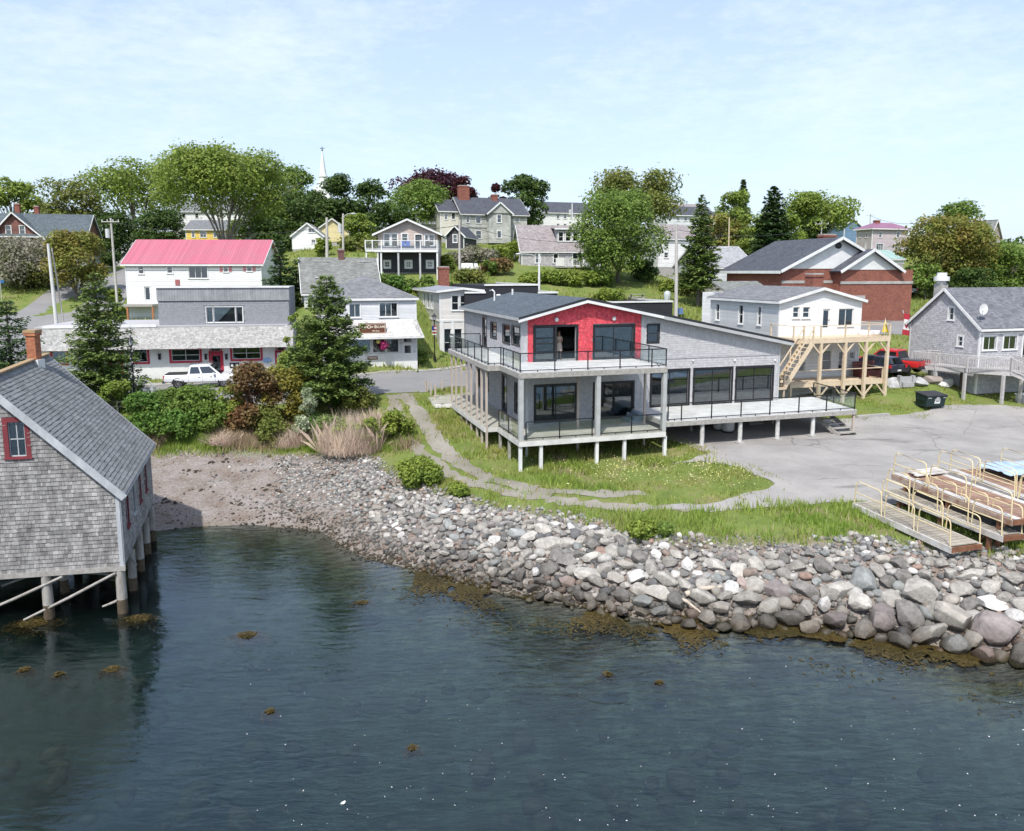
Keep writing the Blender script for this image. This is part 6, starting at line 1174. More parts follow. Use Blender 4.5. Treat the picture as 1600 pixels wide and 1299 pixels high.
def stonemat(name,obj):
    m=bpy.data.materials.new(name); m.use_nodes=True; t=m.node_tree; L=t.links.new; b=t.nodes['Principled BSDF']; b.inputs['Specular IOR Level'].default_value=.3
    co=node(t,'ShaderNodeTexCoord'); ge=node(t,'ShaderNodeNewGeometry')
    if obj: oi=node(t,'ShaderNodeObjectInfo'); base=oi.outputs['Color']
    else:
        r=node(t,'ShaderNodeValToRGB'); L(ge.outputs['Random Per Island'],r.inputs[0]); e=r.color_ramp.elements
        cs=[(0,(.13,.13,.13)),(.16,(.20,.195,.185)),(.34,(.28,.27,.255)),(.5,(.235,.245,.235)),(.62,(.33,.305,.27)),(.72,(.23,.185,.155)),(.8,(.38,.365,.34)),(.93,(.55,.53,.50)),(.97,(.30,.21,.17))]
        while len(e)<len(cs): e.new(.5)
        for q,(p,c) in zip(e,cs): q.position=p; q.color=(*c,1)
        r.color_ramp.interpolation='CONSTANT'; base=r.outputs[0]
    def ns(s,d=6):
        n=node(t,'ShaderNodeTexNoise'); n.inputs['Scale'].default_value=s; n.inputs['Detail'].default_value=d; n.inputs['Roughness'].default_value=.7; L(co.outputs['Object'],n.inputs['Vector']); return n.outputs[0]
    mr=node(t,'ShaderNodeMapRange'); mr.inputs[1].default_value=.3; mr.inputs[2].default_value=.7; mr.inputs[3].default_value=.62; mr.inputs[4].default_value=1.28; L(ns(2.2 if obj else 3),mr.inputs[0])
    q=node(t,'ShaderNodeMix',data_type='RGBA',blend_type='MULTIPLY'); q.inputs[0].default_value=1; L(base,q.inputs[6]); L(mr.outputs[0],q.inputs[7])
    s=node(t,'ShaderNodeSeparateXYZ'); L(ge.outputs['Position'],s.inputs[0]); nz_=node(t,'ShaderNodeMath',operation='MULTIPLY_ADD'); L(ns(1.5),nz_.inputs[0]); nz_.inputs[1].default_value=-.7; L(s.outputs[2],nz_.inputs[2])
    w_=node(t,'ShaderNodeMapRange'); w_.inputs[1].default_value=-.2; w_.inputs[2].default_value=.6; w_.inputs[3].default_value=1; w_.inputs[4].default_value=0; L(nz_.outputs[0],w_.inputs[0])
    q2=node(t,'ShaderNodeMix',data_type='RGBA',blend_type='MULTIPLY'); L(w_.outputs[0],q2.inputs[0]); L(q.outputs[2],q2.inputs[6]); q2.inputs[7].default_value=(.27,.235,.19,1)
    w2=node(t,'ShaderNodeMapRange'); w2.inputs[1].default_value=-.42; w2.inputs[2].default_value=-.2; w2.inputs[3].default_value=.85; w2.inputs[4].default_value=0; L(nz_.outputs[0],w2.inputs[0])
    q3=node(t,'ShaderNodeMix',data_type='RGBA'); L(w2.outputs[0],q3.inputs[0]); L(q2.outputs[2],q3.inputs[6]); q3.inputs[7].default_value=(.05,.042,.014,1)
    L(q3.outputs[2],b.inputs['Base Color']); rg=node(t,'ShaderNodeMapRange'); rg.inputs[3].default_value=.85; rg.inputs[4].default_value=.4; L(w_.outputs[0],rg.inputs[0]); L(rg.outputs[0],b.inputs['Roughness'])
    bp=node(t,'ShaderNodeBump'); bp.inputs['Strength'].default_value=.75; bp.inputs['Distance'].default_value=.05; L(ns(7,9),bp.inputs['Height']); L(bp.outputs[0],b.inputs['Normal']); return m
STO=stonemat('boulder_rock',True); STS=stonemat('stones_rock',False)
SHWa=np.array(SHW); TOPa=np.array([p[:2] for p in TOPW])
def pxof(X,Y,Z): 
    dx,dy,dz=X,Y,Z-CAMH; f_=dy*cTH-dz*sTH; return 800+1200*dx/f_, 590-1200*(dy*sTH+dz*cTH)/f_
def frac(X,Y):   # 0 at the water line, 1 at the grass edge
    a=distpl(X,Y,SHWa); b=distpl(X,Y,TOPa); return a/(a+b+1e-6)
N0=60000; X=nr.uniform(-26,30,N0); Y=nr.uniform(21,55,N0)
inb=inpoly(X,Y,BANK)|(distpl(X,Y,SHWa)<.3)&(Y>20); X,Y=X[inb],Y[inb]; Z=hA(X,Y); PX,PYy=pxof(X,Y,Z); FRc=np.where(inpoly(X,Y,BANK),frac(X,Y),-.1)
def rmax(px,f_):
    a=np.interp(px,[330,480,620,800,900,1050,1150,1300,1700],[.05,.11,.20,.29,.38,.40,.42,.48,.52])
    s=np.interp(f_,[-.1,.0,.3,.6,.85,1.0],[.85,1,1,.72,.38,.2]); s2=np.interp(px,[900,1150],[0,1]); s3=np.interp(f_,[0,.3,.7,1],[.55,.9,1.0,.5]); return a*(s*s2+s3*(1-s2))
RM=rmax(PX,FRc)
class Grid:
    def __init__(s,c=1.0): s.c=c;s.d={}
    def ok(s,x,y,r,k):
        i,j=int(x//s.c),int(y//s.c)
        for a in range(i-2,i+3):
            for b in range(j-2,j+3):
                for q in s.d.get((a,b),()):
                    if (q[0]-x)**2+(q[1]-y)**2<(k*(q[2]+r))**2: return False
        return True
    def put(s,x,y,r): s.d.setdefault((int(x//s.c),int(y//s.c)),[]).append((x,y,r))
gr=Grid(1.0); big=[]
for tgt,kk in((1.21,.9),(1.0,.86),(.72,.84),(.52,.82),(.38,.82)):
    for i in nr.permutation(len(X))[:9000]:
        if len(big)>=296: break
        r=RM[i]*tgt*nr.uniform(.85,1.12)
        if r<.17 or PX[i]>1690 or PX[i]<560: continue
        if tgt>1.2 and (len(big)>46 or nr.rand()<.8 or FRc[i]<.05): continue
        if PX[i]<1100 and nr.rand()<.55: continue
        if gr.ok(X[i],Y[i],r,kk): gr.put(X[i],Y[i],r); big.append((X[i],Y[i],Z[i],r,PX[i],FRc[i]))
    if len(big)>=296: break
RND=[stone(3,100+k,.75,11) for k in range(9)]; ANG=[stone(3,200+k,1,10) for k in range(7)]
def stmesh(VF,flat=False):
    me=quickmesh('boulder',*VF,STO,True)
    try: me.set_sharp_from_angle(angle=R(17))
    except Exception: pass
    return me
BL=[]
MR=[stmesh(v) for v in RND]; MA=[]
for v,f_ in ANG: v=v*np.array((1.12,1,.78)); me=quickmesh('slab_boulder',v,f_,STO,False); MA.append(me)
COLS=[('pale grey',(.43,.405,.365),5.5),('mid grey',(.32,.30,.27),6),('dark grey',(.19,.18,.165),3),('whitish',(.58,.565,.54),2.0),('greenish grey',(.29,.30,.29),1.6),('warm tan',(.38,.35,.31),.9),('purplish brown',(.24,.21,.20),.5),('rusty pink',(.36,.29,.26),.2)]
cw=np.array([c[2] for c in COLS]); cw=cw/cw.sum()
def place_word(px): return 'below gangways' if px>1480 else 'left of gangways' if px>1330 else 'below asphalt lot' if px>1220 else 'below lot corner' if px>1120 else 'right of bank bush' if px>1040 else 'under bank bush' if px>950 else 'left of bank bush' if px>870 else 'below red gable' if px>790 else 'below wheel track' if px>690 else 'near brown beach'
def row_word(f_): return 'at waterline' if f_<.1 else 'just above waterline' if f_<.25 else 'low on bank' if f_<.42 else 'mid bank' if f_<.6 else 'high on bank' if f_<.78 else 'at grassy top'
for (x,y,z,r,px,fc) in big:
    slab=(px<1120 and nr.rand()<.6) or nr.rand()<.3; ci=nr.choice(len(COLS),p=cw); cn,c,_=COLS[ci]
    if fc<.12 and cn=='whitish': cn,c,_=COLS[2]
    me=(MA if slab else MR)[nr.randint(7 if slab else 9)]
    o=link('boulder',me); o.location=(x,y,z+r*nr.uniform(.18,.42)+(.12 if fc<.3 else 0)); s=r*1.22; o.scale=(s*nr.uniform(.92,1.15),s*nr.uniform(.9,1.1),s*nr.uniform(.9,1.15)); o.rotation_euler=(nr.uniform(-.35,.35)+.25,nr.uniform(-.35,.35),nr.uniform(0,6.3))
    k=nr.uniform(.88,1.12); o.color=(c[0]*k,c[1]*k,c[2]*k,1)
    sz='huge' if r>.62 else 'large' if r>.45 else 'middling' if r>.3 else 'small'
    tag(o,f"{sz} {cn} {'broken slab' if slab else 'rounded boulder'} {row_word(fc)} {place_word(px)}",'boulder','boulders of the shore bank'); BL.append((o,px))
_by={}
for o,px in BL: _by.setdefault(o['label'],[]).append((px,o))
for lb,v in _by.items():
    if len(v)>1:
        v.sort(key=lambda q:q[0]); ow=['leftmost','second from left','third from left','fourth from left','fifth from left','sixth from left','seventh from left','eighth from left']
        for i,(px,o) in enumerate(v): o['label']=lb+', '+('rightmost' if i==len(v)-1 else ow[min(i,7)])
def scatter(name,cands,VFs,label,cat,mt,smooth,sink=.25,sub=None,zoff=0):
    Vs=[];Fs=[];o=0
    for (x,y,z,r) in cands:
        v,f_=VFs[nr.randint(len(VFs))]; a=nr.uniform(0,6.28,3); A_=np.array(Matrix.Rotation(a[2],3,'Z')@Matrix.Rotation((a[1]-3.1)*.16,3,'Y')@Matrix.Rotation((a[0]-3.1)*.16,3,'X'))
        Vs.append((v*r*np.array((1,1,1.0)))@A_.T+np.array((x,y,z+r*sink+zoff))); Fs.append(f_+o); o+=len(v)
    ob=link(name,quickmesh(name,np.concatenate(Vs),np.concatenate(Fs),mt,smooth)); tag(ob,label,cat); ob['kind']='stuff'; return ob
mid=[]
for tgt in(.8,.5,.3,.2):
    for i in nr.permutation(len(X))[:20000]:
        if len(mid)>6500: break
        if PX[i]<430: continue
        r=max(.05,RM[i]*tgt*nr.uniform(.7,1.15)) 
        if r>.36 or PX[i]>1720: continue
        if gr.ok(X[i],Y[i],r,.72): gr.put(X[i],Y[i],r); mid.append((X[i],Y[i],Z[i]+(.0),r*1.25))
SM=[stone(1,300+k,.9,7) for k in range(14)]; TY=[stone(0,400+k,.5,2) for k in range(10)]
scatter('riprap_stones',mid,SM,'mixed grey cobbles filling the gaps between the boulders','stones',STS,True,.3)
X2=nr.uniform(-26,30,46000); Y2=nr.uniform(22,55,46000); k=inpoly(X2,Y2,BANK)|(distpl(X2,Y2,TOPa)<.55)&(Y2<60); X2,Y2=X2[k],Y2[k]; Z2=hA(X2,Y2); P2,_q=pxof(X2,Y2,Z2); k=(P2>235)&(P2<1720); dens=np.interp(P2,[235,330,420,560],[.22,.3,.7,1]); k&=nr.rand(len(P2))<dens; X2,Y2,Z2,P2=X2[k],Y2[k],Z2[k],P2[k]
rr2=np.interp(P2,[235,400,600,1000],[.035,.055,.09,.10])*nr.uniform(.5,1.6,len(P2)); n2_=vnoise(X2,Y2,.5,8); rr2*=np.clip(1+n2_*1.1,.45,1.8)
scatter('beach_pebbles',list(zip(X2,Y2,Z2,rr2))[:17000],TY,'small grey and brown pebbles over the beach and bank','pebbles',STS,False,.3)
# driftwood on the stones and seaweed
def drift(p,q,r,label):
    a=G(*p);b=G(*q); m=mat('driftwood',(.55,.47,.38),.85,(.36,.30,.24),5,.4,40,streak=.3); o=MB().tube([np.array(a)+(0,0,.3),(np.array(a)+np.array(b))/2+(0,0,.36),np.array(b)+(0,0,.25)],[r,r*.9,r*.5],8,m).build('driftwood',None,None,uv=False); tag(o,label,'driftwood')
drift((1052,944),(1094,974),.07,'thin pale driftwood pole slanting into the water beside the boulders'); drift((1070,948),(1126,930),.11,'thick grey driftwood timber lying on the stones by the water')
WEEDM=leafmat('brown_seaweed',(.085,.062,.02),(.05,.04,.014),.45,.1,.45)
def weed(px,py,w,name,label,n=500,z=.02,dk=1,grp='seaweed clumps in the water'):
    w=w*.8; z=-.03; x,y,_=PZ(px,py,z); R_=w/1200*y/cTH*.5; r_=np.random.RandomState(int(px)); d=r_.randn(n,2)*.42; c=np.stack([d[:,0]*R_,d[:,1]*R_*.8,-.12*np.hypot(d[:,0],d[:,1])**2+r_.rand(n)*.055],1)
    a=r_.uniform(0,6.28,n); s=.055; u=np.stack([np.cos(a),np.sin(a),r_.uniform(-.3,.4,n)],1)*s; v=np.stack([-np.sin(a),np.cos(a),r_.uniform(-.2,.3,n)],1)*.018; c+=r_.randn(n,3)*.02
    V=np.stack([c-u-v,c+u-v,c+u+v,c-u+v],1).reshape(-1,3); o=link(name,quickmesh(name,V,np.arange(n*4).reshape(-1,4),WEEDM),None,(x,y,z)); return tag(o,label,'seaweed',grp)
for px,py,w,lb in((386,994,74,'long brown seaweed raft floating in open water below the beach'),(565,943,50,'brown seaweed patch floating off the stony point'),(422,1113,34,'small tan seaweed tuft surfacing in the middle of the bay'),(645,1170,30,'small golden seaweed tuft nearest the bottom of the bay'),(38,1048,36,'seaweed tuft floating left of the boathouse pile reflections'),(92,1055,30,'small seaweed tuft between the two pile reflections'),(175,1047,52,'golden seaweed raft floating in the boathouse reflection'),(50,975,110,'dark seaweed mat around the front left boathouse pile'),(215,968,80,'brown seaweed mat beside the corner pile of the boathouse'),(950,1055,30,'olive seaweed tuft left of its twin off the boulder bank'),(1030,1068,28,'small round seaweed tuft off the boulder bank')): weed(px,py,w,'seaweed',lb,int(w*22))
# weed fringe along the foot of the bank
n=26000; t_=nr.uniform(8.0,len(SHWa)-3.2,n); i0=t_.astype(int); f_=(t_-i0)[:,None]; p=SHWa[i0]*(1-f_)+SHWa[i0+1]*f_; off_=nr.gamma(2,.42,n)-.25; d_=SHWa[i0+1]-SHWa[i0]; d_/=np.linalg.norm(d_,axis=1)[:,None]; nn_=np.stack([d_[:,1],-d_[:,0]],1); p=p+nn_*off_[:,None]+nr.randn(n,2)*.15
keep=(vnoise(p[:,0],p[:,1],.6,5)+.35*vnoise(p[:,0],p[:,1],2.5,6))>.02; p=p[keep]; n=len(p); c=np.stack([p[:,0],p[:,1],np.where(hA(p[:,0],p[:,1])>0,hA(p[:,0],p[:,1])+.06,.012+nr.rand(n)*.02)],1); a=nr.uniform(0,6.28,n); u=np.stack([np.cos(a),np.sin(a),nr.uniform(-.15,.2,n)],1)*.065; v=np.stack([-np.sin(a),np.cos(a),0*a],1)*.02
o=link('seaweed_fringe',quickmesh('seaweed_fringe',np.stack([c-u-v,c+u-v,c+u+v,c-u+v],1).reshape(-1,3),np.arange(n*4).reshape(-1,4),WEEDM)); tag(o,'brown rockweed fringe along the foot of the boulder bank','seaweed'); o['kind']='stuff'
# dark weed clumps stranded on the beach
n=260; Xb=nr.uniform(-20,-6,1500); Yb=nr.uniform(38,49,1500); k=inpoly(Xb,Yb,BANK)&(vnoise(Xb,Yb,.9,17)>.28); Xb,Yb=Xb[k][:n],Yb[k][:n]; Zb=hA(Xb,Yb)
scatter('stranded_seaweed',list(zip(Xb,Yb,Zb,nr.uniform(.06,.16,len(Xb)))),[(v*np.array((1.3,1,.35)),f_) for v,f_ in TY],'dark strips of stranded seaweed on the brown beach','seaweed',mat('dry_dark_weed',(.045,.035,.025),.9),False,.2)
# submerged weedy stones and drifting foam flecks
n=130; c=[]; 
for _ in range(n*3):
    px=nr.uniform(0,1600); py=nr.uniform(900,1290); q=PZ(px,py,0); hh_=h(q[0],q[1])
    if hh_<-.4 and len(c)<n: c.append((q[0],q[1],max(hh_,-1.3)-.35,nr.uniform(.15,.55)))
scatter('sunken_stones',c,SM,'dark weed covered stones under the water','stones',mat('weedy_stone',(.035,.035,.018),.8,(.07,.06,.03),3),True,.1)
fo_=[]; 
for _ in range(210):
    px=nr.uniform(380,1600); py=950+340*nr.rand()**.6; q=PZ(px,py,0.008)
    if h(q[0],q[1])<-.15: fo_.append((q[0],q[1],.006,nr.uniform(.008,.024)))
fo_.append((*PZ(536,1255,0)[:2],.006,.09))
scatter('foam_flecks',fo_,[(v*np.array((1,.7,.3)),f_) for v,f_ in TY],'white foam flecks drifting on the water','foam',mat('foam_white',(.75,.76,.76),.7),False,0)

# ---------------------------------------------------------------- grass and weeds
BLK=[kerb+nearS[::-1],LOTP]+RUTS; RUTN=len(BLK)
def grassfield(name,label,cat,X,Y,hgt,m,bl=5,wd=.03,spread=.12,seed=1):
    r_=np.random.RandomState(seed); n=len(X); X=np.repeat(X,bl)+r_.randn(n*bl)*spread; Y=np.repeat(Y,bl)+r_.randn(n*bl)*spread; H_=np.repeat(hgt,bl)*r_.uniform(.5,1.15,n*bl); Z=hA(X,Y)-.02
    a=r_.uniform(0,6.28,len(X)); ln=r_.uniform(.1,.55,len(X))*H_; b_=r_.uniform(0,6.28,len(X)); w=wd*r_.uniform(.6,1.3,len(X))
    c=np.stack([X,Y,Z],1); u=np.stack([np.cos(a)*w,np.sin(a)*w,0*a],1); tip=c+np.stack([np.cos(b_)*ln,np.sin(b_)*ln,H_],1); V=np.stack([c-u,c+u,tip],1).reshape(-1,3)
    o=link(name,quickmesh(name,V,np.arange(len(X)*3).reshape(-1,3),m)); tag(o,label,cat); o['kind']='stuff'; return o
GRS=leafmat('meadow_grass',(.24,.32,.06),(.35,.35,.11),.35,.4); GRS2=leafmat('tall_lush_grass',(.22,.33,.055),(.33,.39,.10),.3,.4); DRY=leafmat('dry_straw_grass',(.42,.34,.22),(.34,.26,.17),.3,.3)
n=150000; X=nr.uniform(-34,44,n); Y=nr.uniform(26,66,n); ok=~inpoly(X,Y,[p[:2] for p in TOPW[:]]+[(90,0),(-70,0)]); 
for bi,P in enumerate(BLK):
    ip=inpoly(X,Y,P)
    if bi==1: ip&=~((distpl(X,Y,P,True)<.7)&(nr.rand(len(X))<.35))
    if bi>1: ip&=nr.rand(len(X))>.13
    ok&=~ip
ok&=~inpoly(X,Y,[HM.w(.6,.6),HM.w(17,.6),HM.w(17,13.3),HM.w(.6,13.3)])
X,Y=X[ok],Y[ok]; nz_=vnoise(X,Y,.35,4); Zg=hA(X,Y); PX,PYp=pxof(X,Y,Zg); dtop=distpl(X,Y,TOPa)
k=(PX>-30)&(PX<1640)&(nr.rand(len(X))<np.clip(.55+nz_*.9,.12,1)); X,Y,nz_,PX,dtop=X[k],Y[k],nz_[k],PX[k],dtop[k]
hg=np.clip(.11+.16*(nz_+.25),.05,.4); edge=(dtop<4.0)&(PX>760); hg=np.where(edge,.38+.16*nz_,hg); under=(distpl(X,Y,[HM.w(-2.3,12),HM.w(-2.3,-4),HM.w(9,-4.6)])<2.2); hg=np.where(under,.3+.2*nz_,hg); hg=np.clip(hg,.05,.6)
dry=(vnoise(X,Y,.8,14)>.28)|((dtop<.9)&(PX>780)&(nr.rand(len(X))<.35))
grassfield('grass','short meadow grass around the house and wheel tracks','grass',X[~dry&~edge],Y[~dry&~edge],hg[~dry&~edge],GRS,3,.035,.12,1)
grassfield('grass','tall lush grass along the top of the boulder bank','grass',X[~dry&edge],Y[~dry&edge],hg[~dry&edge],GRS2,5,.03,.14,2)
grassfield('dry_grass','dry straw coloured blades scattered in the meadow','grass',X[dry],Y[dry],hg[dry]*.9,DRY,2,.022,.12,3)
# strip of dead reeds above the beach and the scrub
n=5200; px=nr.uniform(240,640,n); py=nr.uniform(672,704,n); pts=np.array([G(a,b)[:2] for a,b in zip(px[::4],py[::4])]); pts=np.repeat(pts,4,0)+nr.randn(len(pts)*4,2)*.35
kk=vnoise(pts[:,0],pts[:,1],.4,6); grassfield('dry_grass','pale dead reeds along the top of the brown beach','grass',pts[kk>-.02][:,0],pts[kk>-.02][:,1],np.full((kk>-.02).sum(),.75),DRY,6,.022,.2,4)
grassfield('grass','green weeds along the top of the brown beach','grass',pts[kk<.1][:,0],pts[kk<.1][:,1],np.full((kk<.1).sum(),.4),GRS2,6,.03,.25,5)
# white and yellow meadow flowers
n=420; px=np.concatenate([nr.normal(985,40,160),nr.normal(1110,35,160),nr.uniform(760,1200,100)]); py=np.concatenate([nr.normal(738,10,160),nr.normal(730,14,160),nr.uniform(725,770,100)]); fl=[]
for a,b in zip(px,py):
    q=G(a,b)
    if not inpoly(np.array([q[0]]),np.array([q[1]]),LOTP)[0]: fl.append((q[0],q[1],q[2]+.28,.035))
scatter('meadow_flowers',fl,[(v*np.array((1,1,.5)),f_) for v,f_ in TY[:3]],'tiny white and yellow flowers in the grass before the decks','flowers',mat('flower_white',(.7,.68,.5),.7,(.75,.65,.15),2),False,0)
# far hillside: longer coarse grass tufts
n=26000; X=nr.uniform(-110,90,n); Y=nr.uniform(66,150,n); ok=np.ones(n,bool)
for P in BLK: ok&=~inpoly(X,Y,P)
ok&=distpl(X,Y,HR)>6; X,Y=X[ok],Y[ok]; k=vnoise(X,Y,.09,3)>-.15; X,Y=X[k],Y[k]
grassfield('grass','rough grass covering the hillside','grass',X,Y,np.full(len(X),.45),GRS,4,.09,.35,8)

# ---------------------------------------------------------------- trees and shrubs
def quads(c,nrm,s,r_,asp=.62):
    n=len(c); a=r_.randn(n,3); t1=np.cross(nrm,a); t1/=np.linalg.norm(t1,axis=1)[:,None]+1e-9; t2=np.cross(nrm,t1); s=s.reshape(-1,1) if hasattr(s,'reshape') else s
    return np.stack([c-t1*s,c-t2*s*asp,c+t1*s,c+t2*s*asp],1).reshape(-1,3)
def crown_pts(H0,H1,Rr,seed,n,lobes=26,flat=.75,s=.2,top=1.0,shape='round',gap=0):
    r_=np.random.RandomState(seed); Hc=(H1-H0); L=[]
    for k in range(lobes):
        u=r_.rand()**.8; th=r_.uniform(0,6.28)+k*2.4
        if shape=='umbrella': z=H0+Hc*(.45+.5*r_.rand()); rad=Rr*(.25+.75*r_.rand()**.5)*(1-.35*((z-H0)/Hc-.55)**2*4)
        elif shape=='cone': z=H0+Hc*r_.rand()**1.25*.93; rad=Rr*(1-(z-H0)/Hc)*(.5+.4*r_.rand())
        else: ph=r_.uniform(-.85,1)*1.0; z=H0+Hc*(.5+.42*ph); rad=Rr*math.sqrt(max(0,1-(ph*.92)**2))*(.45+.4*r_.rand())
        lr=Rr*(.26+.2*r_.rand())*(1 if shape!='cone' else .75*(1-(z-H0)/Hc)+.3); L.append((rad*math.cos(th),rad*math.sin(th),min(z,H1-lr*flat*.8),lr))
    w=np.array([l[3]**2 for l in L]); idx=r_.choice(len(L),n,p=w/w.sum()); La=np.array(L)[idx]; d=r_.randn(n,3); d[:,2]=d[:,2]+.35; d/=np.linalg.norm(d,axis=1)[:,None]
    rr=(.62+.45*r_.rand(n)+(r_.rand(n)<.06)*r_.rand(n)*.45)[:,None]; lump=1+.22*np.array([pnoise(Vector(q)) for q in (d[::1]*2.2+La[:,:3]*.7)])[:,None]
    c=La[:,:3]+d*La[:,3:4]*np.array((1,1,flat))*rr*lump; nrm=d*.7+r_.randn(n,3)*.55; nrm[:,2]+=.7; nrm/=np.linalg.norm(nrm,axis=1)[:,None]
    return quads(c,nrm,s*(.6+.8*r_.rand(n)),r_),L
BARK=mat('grey_bark',(.17,.15,.13),.95,(.11,.095,.08),5,.5,30,streak=.4); BARKL=mat('pale_bark',(.30,.28,.25),.95,(.20,.18,.16),5,.5,30,streak=.4)
def limbs(par,z0,L,r,bark,seed,nb=9,fork=.5,x0=0):
    r_=np.random.RandomState(seed); mb=MB(); zf=z0*fork; mb.tube([(0,0,-.6),(r*.1,0,zf*.5),(0,0,zf)],[r*1.25,r,r*.85],9,bark); LL=sorted(L,key=lambda q:-q[3])[:nb*2]; r_.shuffle(LL)
    for q in LL[:nb]:
        m1=(q[0]*.32,q[1]*.32,zf+(q[2]-zf)*.45); mb.tube([(0,0,zf*.92),m1,(q[0]*.75,q[1]*.75,q[2]*.9+.1*zf),(q[0],q[1],q[2])],[r*.55,r*.36,r*.2,r*.07],6,bark,cap=False)
        for j in range(2): e_=(q[0]+r_.randn()*q[3]*.6,q[1]+r_.randn()*q[3]*.6,q[2]+r_.rand()*q[3]*.5); mb.tube([m1,((m1[0]+e_[0])/2,(m1[1]+e_[1])/2,(m1[2]+e_[2])/2+.2),e_],[r*.25,r*.15,r*.05],5,bark,cap=False)
    return mb.build('trunk',None,par,uv=False)
LM={'mid':leafmat('leaves_mid_green',(.15,.235,.045),(.20,.285,.065)),'bright':leafmat('leaves_bright_green',(.20,.28,.05),(.27,.335,.075)),'dark':leafmat('leaves_dark_green',(0.0584,0.104,0.026),(0.0974,0.156,0.0389)),
 'olive':leafmat('leaves_olive',(0.156,0.202,0.0467),(0.234,0.242,0.0623)),'rust':leafmat('leaves_olive_rust',(0.194,0.234,0.0467),(0.28,0.226,0.0623)),'purple':leafmat('leaves_purple',(0.0649,0.0233,0.0389),(0.0974,0.0324,0.0454)),'wine':leafmat('leaves_wine',(0.0909,0.0233,0.0233),(0.0584,0.0195,0.026)),
 'lime':leafmat('leaves_lime',(.27,.33,.06),(.20,.28,.05)),'spruce':leafmat('needles_dark',(0.0454,0.0909,0.0311),(0.0779,0.13,0.0389),.3,.15),'fir':leafmat('needles_olive',(.115,.18,.045),(.17,.23,.06),.3,.2),'redbrown':leafmat('leaves_red_brown',(0.234,0.117,0.0623),(0.187,0.156,0.0545)),
 'broom':leafmat('leaves_broom',(0.296,0.249,0.0467),(0.218,0.218,0.0467)),'bloom':leafmat('blossom_white',(0.468,0.519,0.363),(0.195,0.26,0.0909),.5),'tan':leafmat('dead_twigs_tan',(0.675,0.558,0.441),(0.546,0.416,0.338),.35,.25),'emerald':leafmat('leaves_emerald',(.105,.205,.04),(.16,.265,.055)),'lilac':leafmat('leaves_lilac',(0.202,0.218,0.109),(0.374,0.343,0.296),.3)}
def tree(name,label,px,ptop,wpx,Yd,lm,kind='round',seed=1,pw=.72,base=None,crown=.25,n=6500,lobes=26,cat='tree',group=None,bark=None,flat=.75,nb=9,ls=None,pbase=None,fork=.55,trunk=True,r=None):
    if pbase is not None: g=G(px,pbase); x,y,z=g; Yd=y
    else: x,y,_=PY(px,ptop,Yd); z=h(x,y)
    zt=PY(px,ptop,y)[2]; H_=zt-z; Rr=wpx/1200*y*.5; s=ls or max(.08,y*.0018); n=int(n*1.35); t=thing(name,label,cat,(x,y,z),0,group); r=r or max(.06,H_*.022)
    if kind in('round','umbrella','cone'):
        V,L=crown_pts(H_*crown,H_,Rr,seed,n,lobes,flat,s,shape=kind); link('crown',quickmesh('crown',V,np.arange(len(V)).reshape(-1,4),LM[lm]),t)
        if trunk: limbs(t,H_*max(crown,.16),L,r,bark or BARK,seed,nb,fork)
    elif kind=='spruce':
        r_=np.random.RandomState(seed); C=[];N=[];S=[]; wh=int(max(14,H_*2.6)); tb=MB(); tb.tube([(0,0,-.5),(0,0,H_*.5),(0,0,H_*.97)],[r*1.1,r*.7,.02],7,bark or BARK)
        for i in range(wh):
            tt=crown+(1-crown)*(i+r_.rand()*.5)/wh; Lb=Rr*(1-tt)**pw/(1-crown)**pw*(1.05 if i%3 else .78); nbr=max(4,int(9*(1-tt)+4))
            for j in range(nbr):
                th=j*6.28/nbr+i*1.1+r_.randn()*.25; l=Lb*r_.uniform(.68,1.12)+.12; dr=-.12-.28*(1-tt)+r_.randn()*.06; k=int(max(6,l*n/420)); q=r_.rand(k)**.6
                zz=H_*tt+q*l*dr+ (q**2)*l*.22+r_.randn(k)*.07; x_=np.cos(th)*q*l;y_=np.sin(th)*q*l; wd=(.10+.17*l*(1-q*.6))*r_.randn(k); C.append(np.stack([x_-np.sin(th)*wd,y_+np.cos(th)*wd,zz-abs(wd)*.35+r_.randn(k)*.05],1)); 
                m=np.stack([r_.randn(k)*.35,r_.randn(k)*.35,np.ones(k)],1); N.append(m); S.append(np.full(k,s*1.45))
                if j%2==0: tb.tube([(0,0,H_*tt),(math.cos(th)*l*.8,math.sin(th)*l*.8,H_*tt+.8*l*dr+.14*l)],[r*.16,.01],4,bark or BARK,cap=False)
        C=np.concatenate(C);N=np.concatenate(N);N/=np.linalg.norm(N,axis=1)[:,None]; V=quads(C,N,np.concatenate(S)*r_.uniform(.6,1.4,len(C)),r_,.45); link('crown',quickmesh('crown',V,np.arange(len(V)).reshape(-1,4),LM[lm]),t); tb.build('trunk',None,t,uv=False)
    elif kind=='twigs':
        r_=np.random.RandomState(seed); m=n; a=r_.uniform(0,6.28,m); rad=Rr*.85*r_.rand(m)**.5; b0=np.stack([np.cos(a)*rad,np.sin(a)*rad,0*a],1); l=H_*r_.uniform(.3,1.0,m)*(1-.45*(rad/Rr)**2); ou=np.stack([np.cos(a),np.sin(a),0*a],1)*(r_.uniform(-.25,.3,m)*Rr*.7)[:,None]+r_.randn(m,3)*np.array((.45,.45,0))
        tp=b0+ou+np.stack([0*a,0*a,l],1); md=(b0+tp)/2+np.stack([0*a,0*a,l*.12],1)+r_.randn(m,3)*.08; b0=b0+(tp-b0)*.25*r_.rand(m,1); w=np.stack([-np.sin(a),np.cos(a),0*a],1)*.008; V=np.stack([b0-w,b0+w,md+w*.8,tp,md-w*.8],1).reshape(-1,3)
        F5=np.arange(m*5).reshape(-1,5); link('stems',quickmesh('stems',V,F5,LM[lm]),t)
    return t
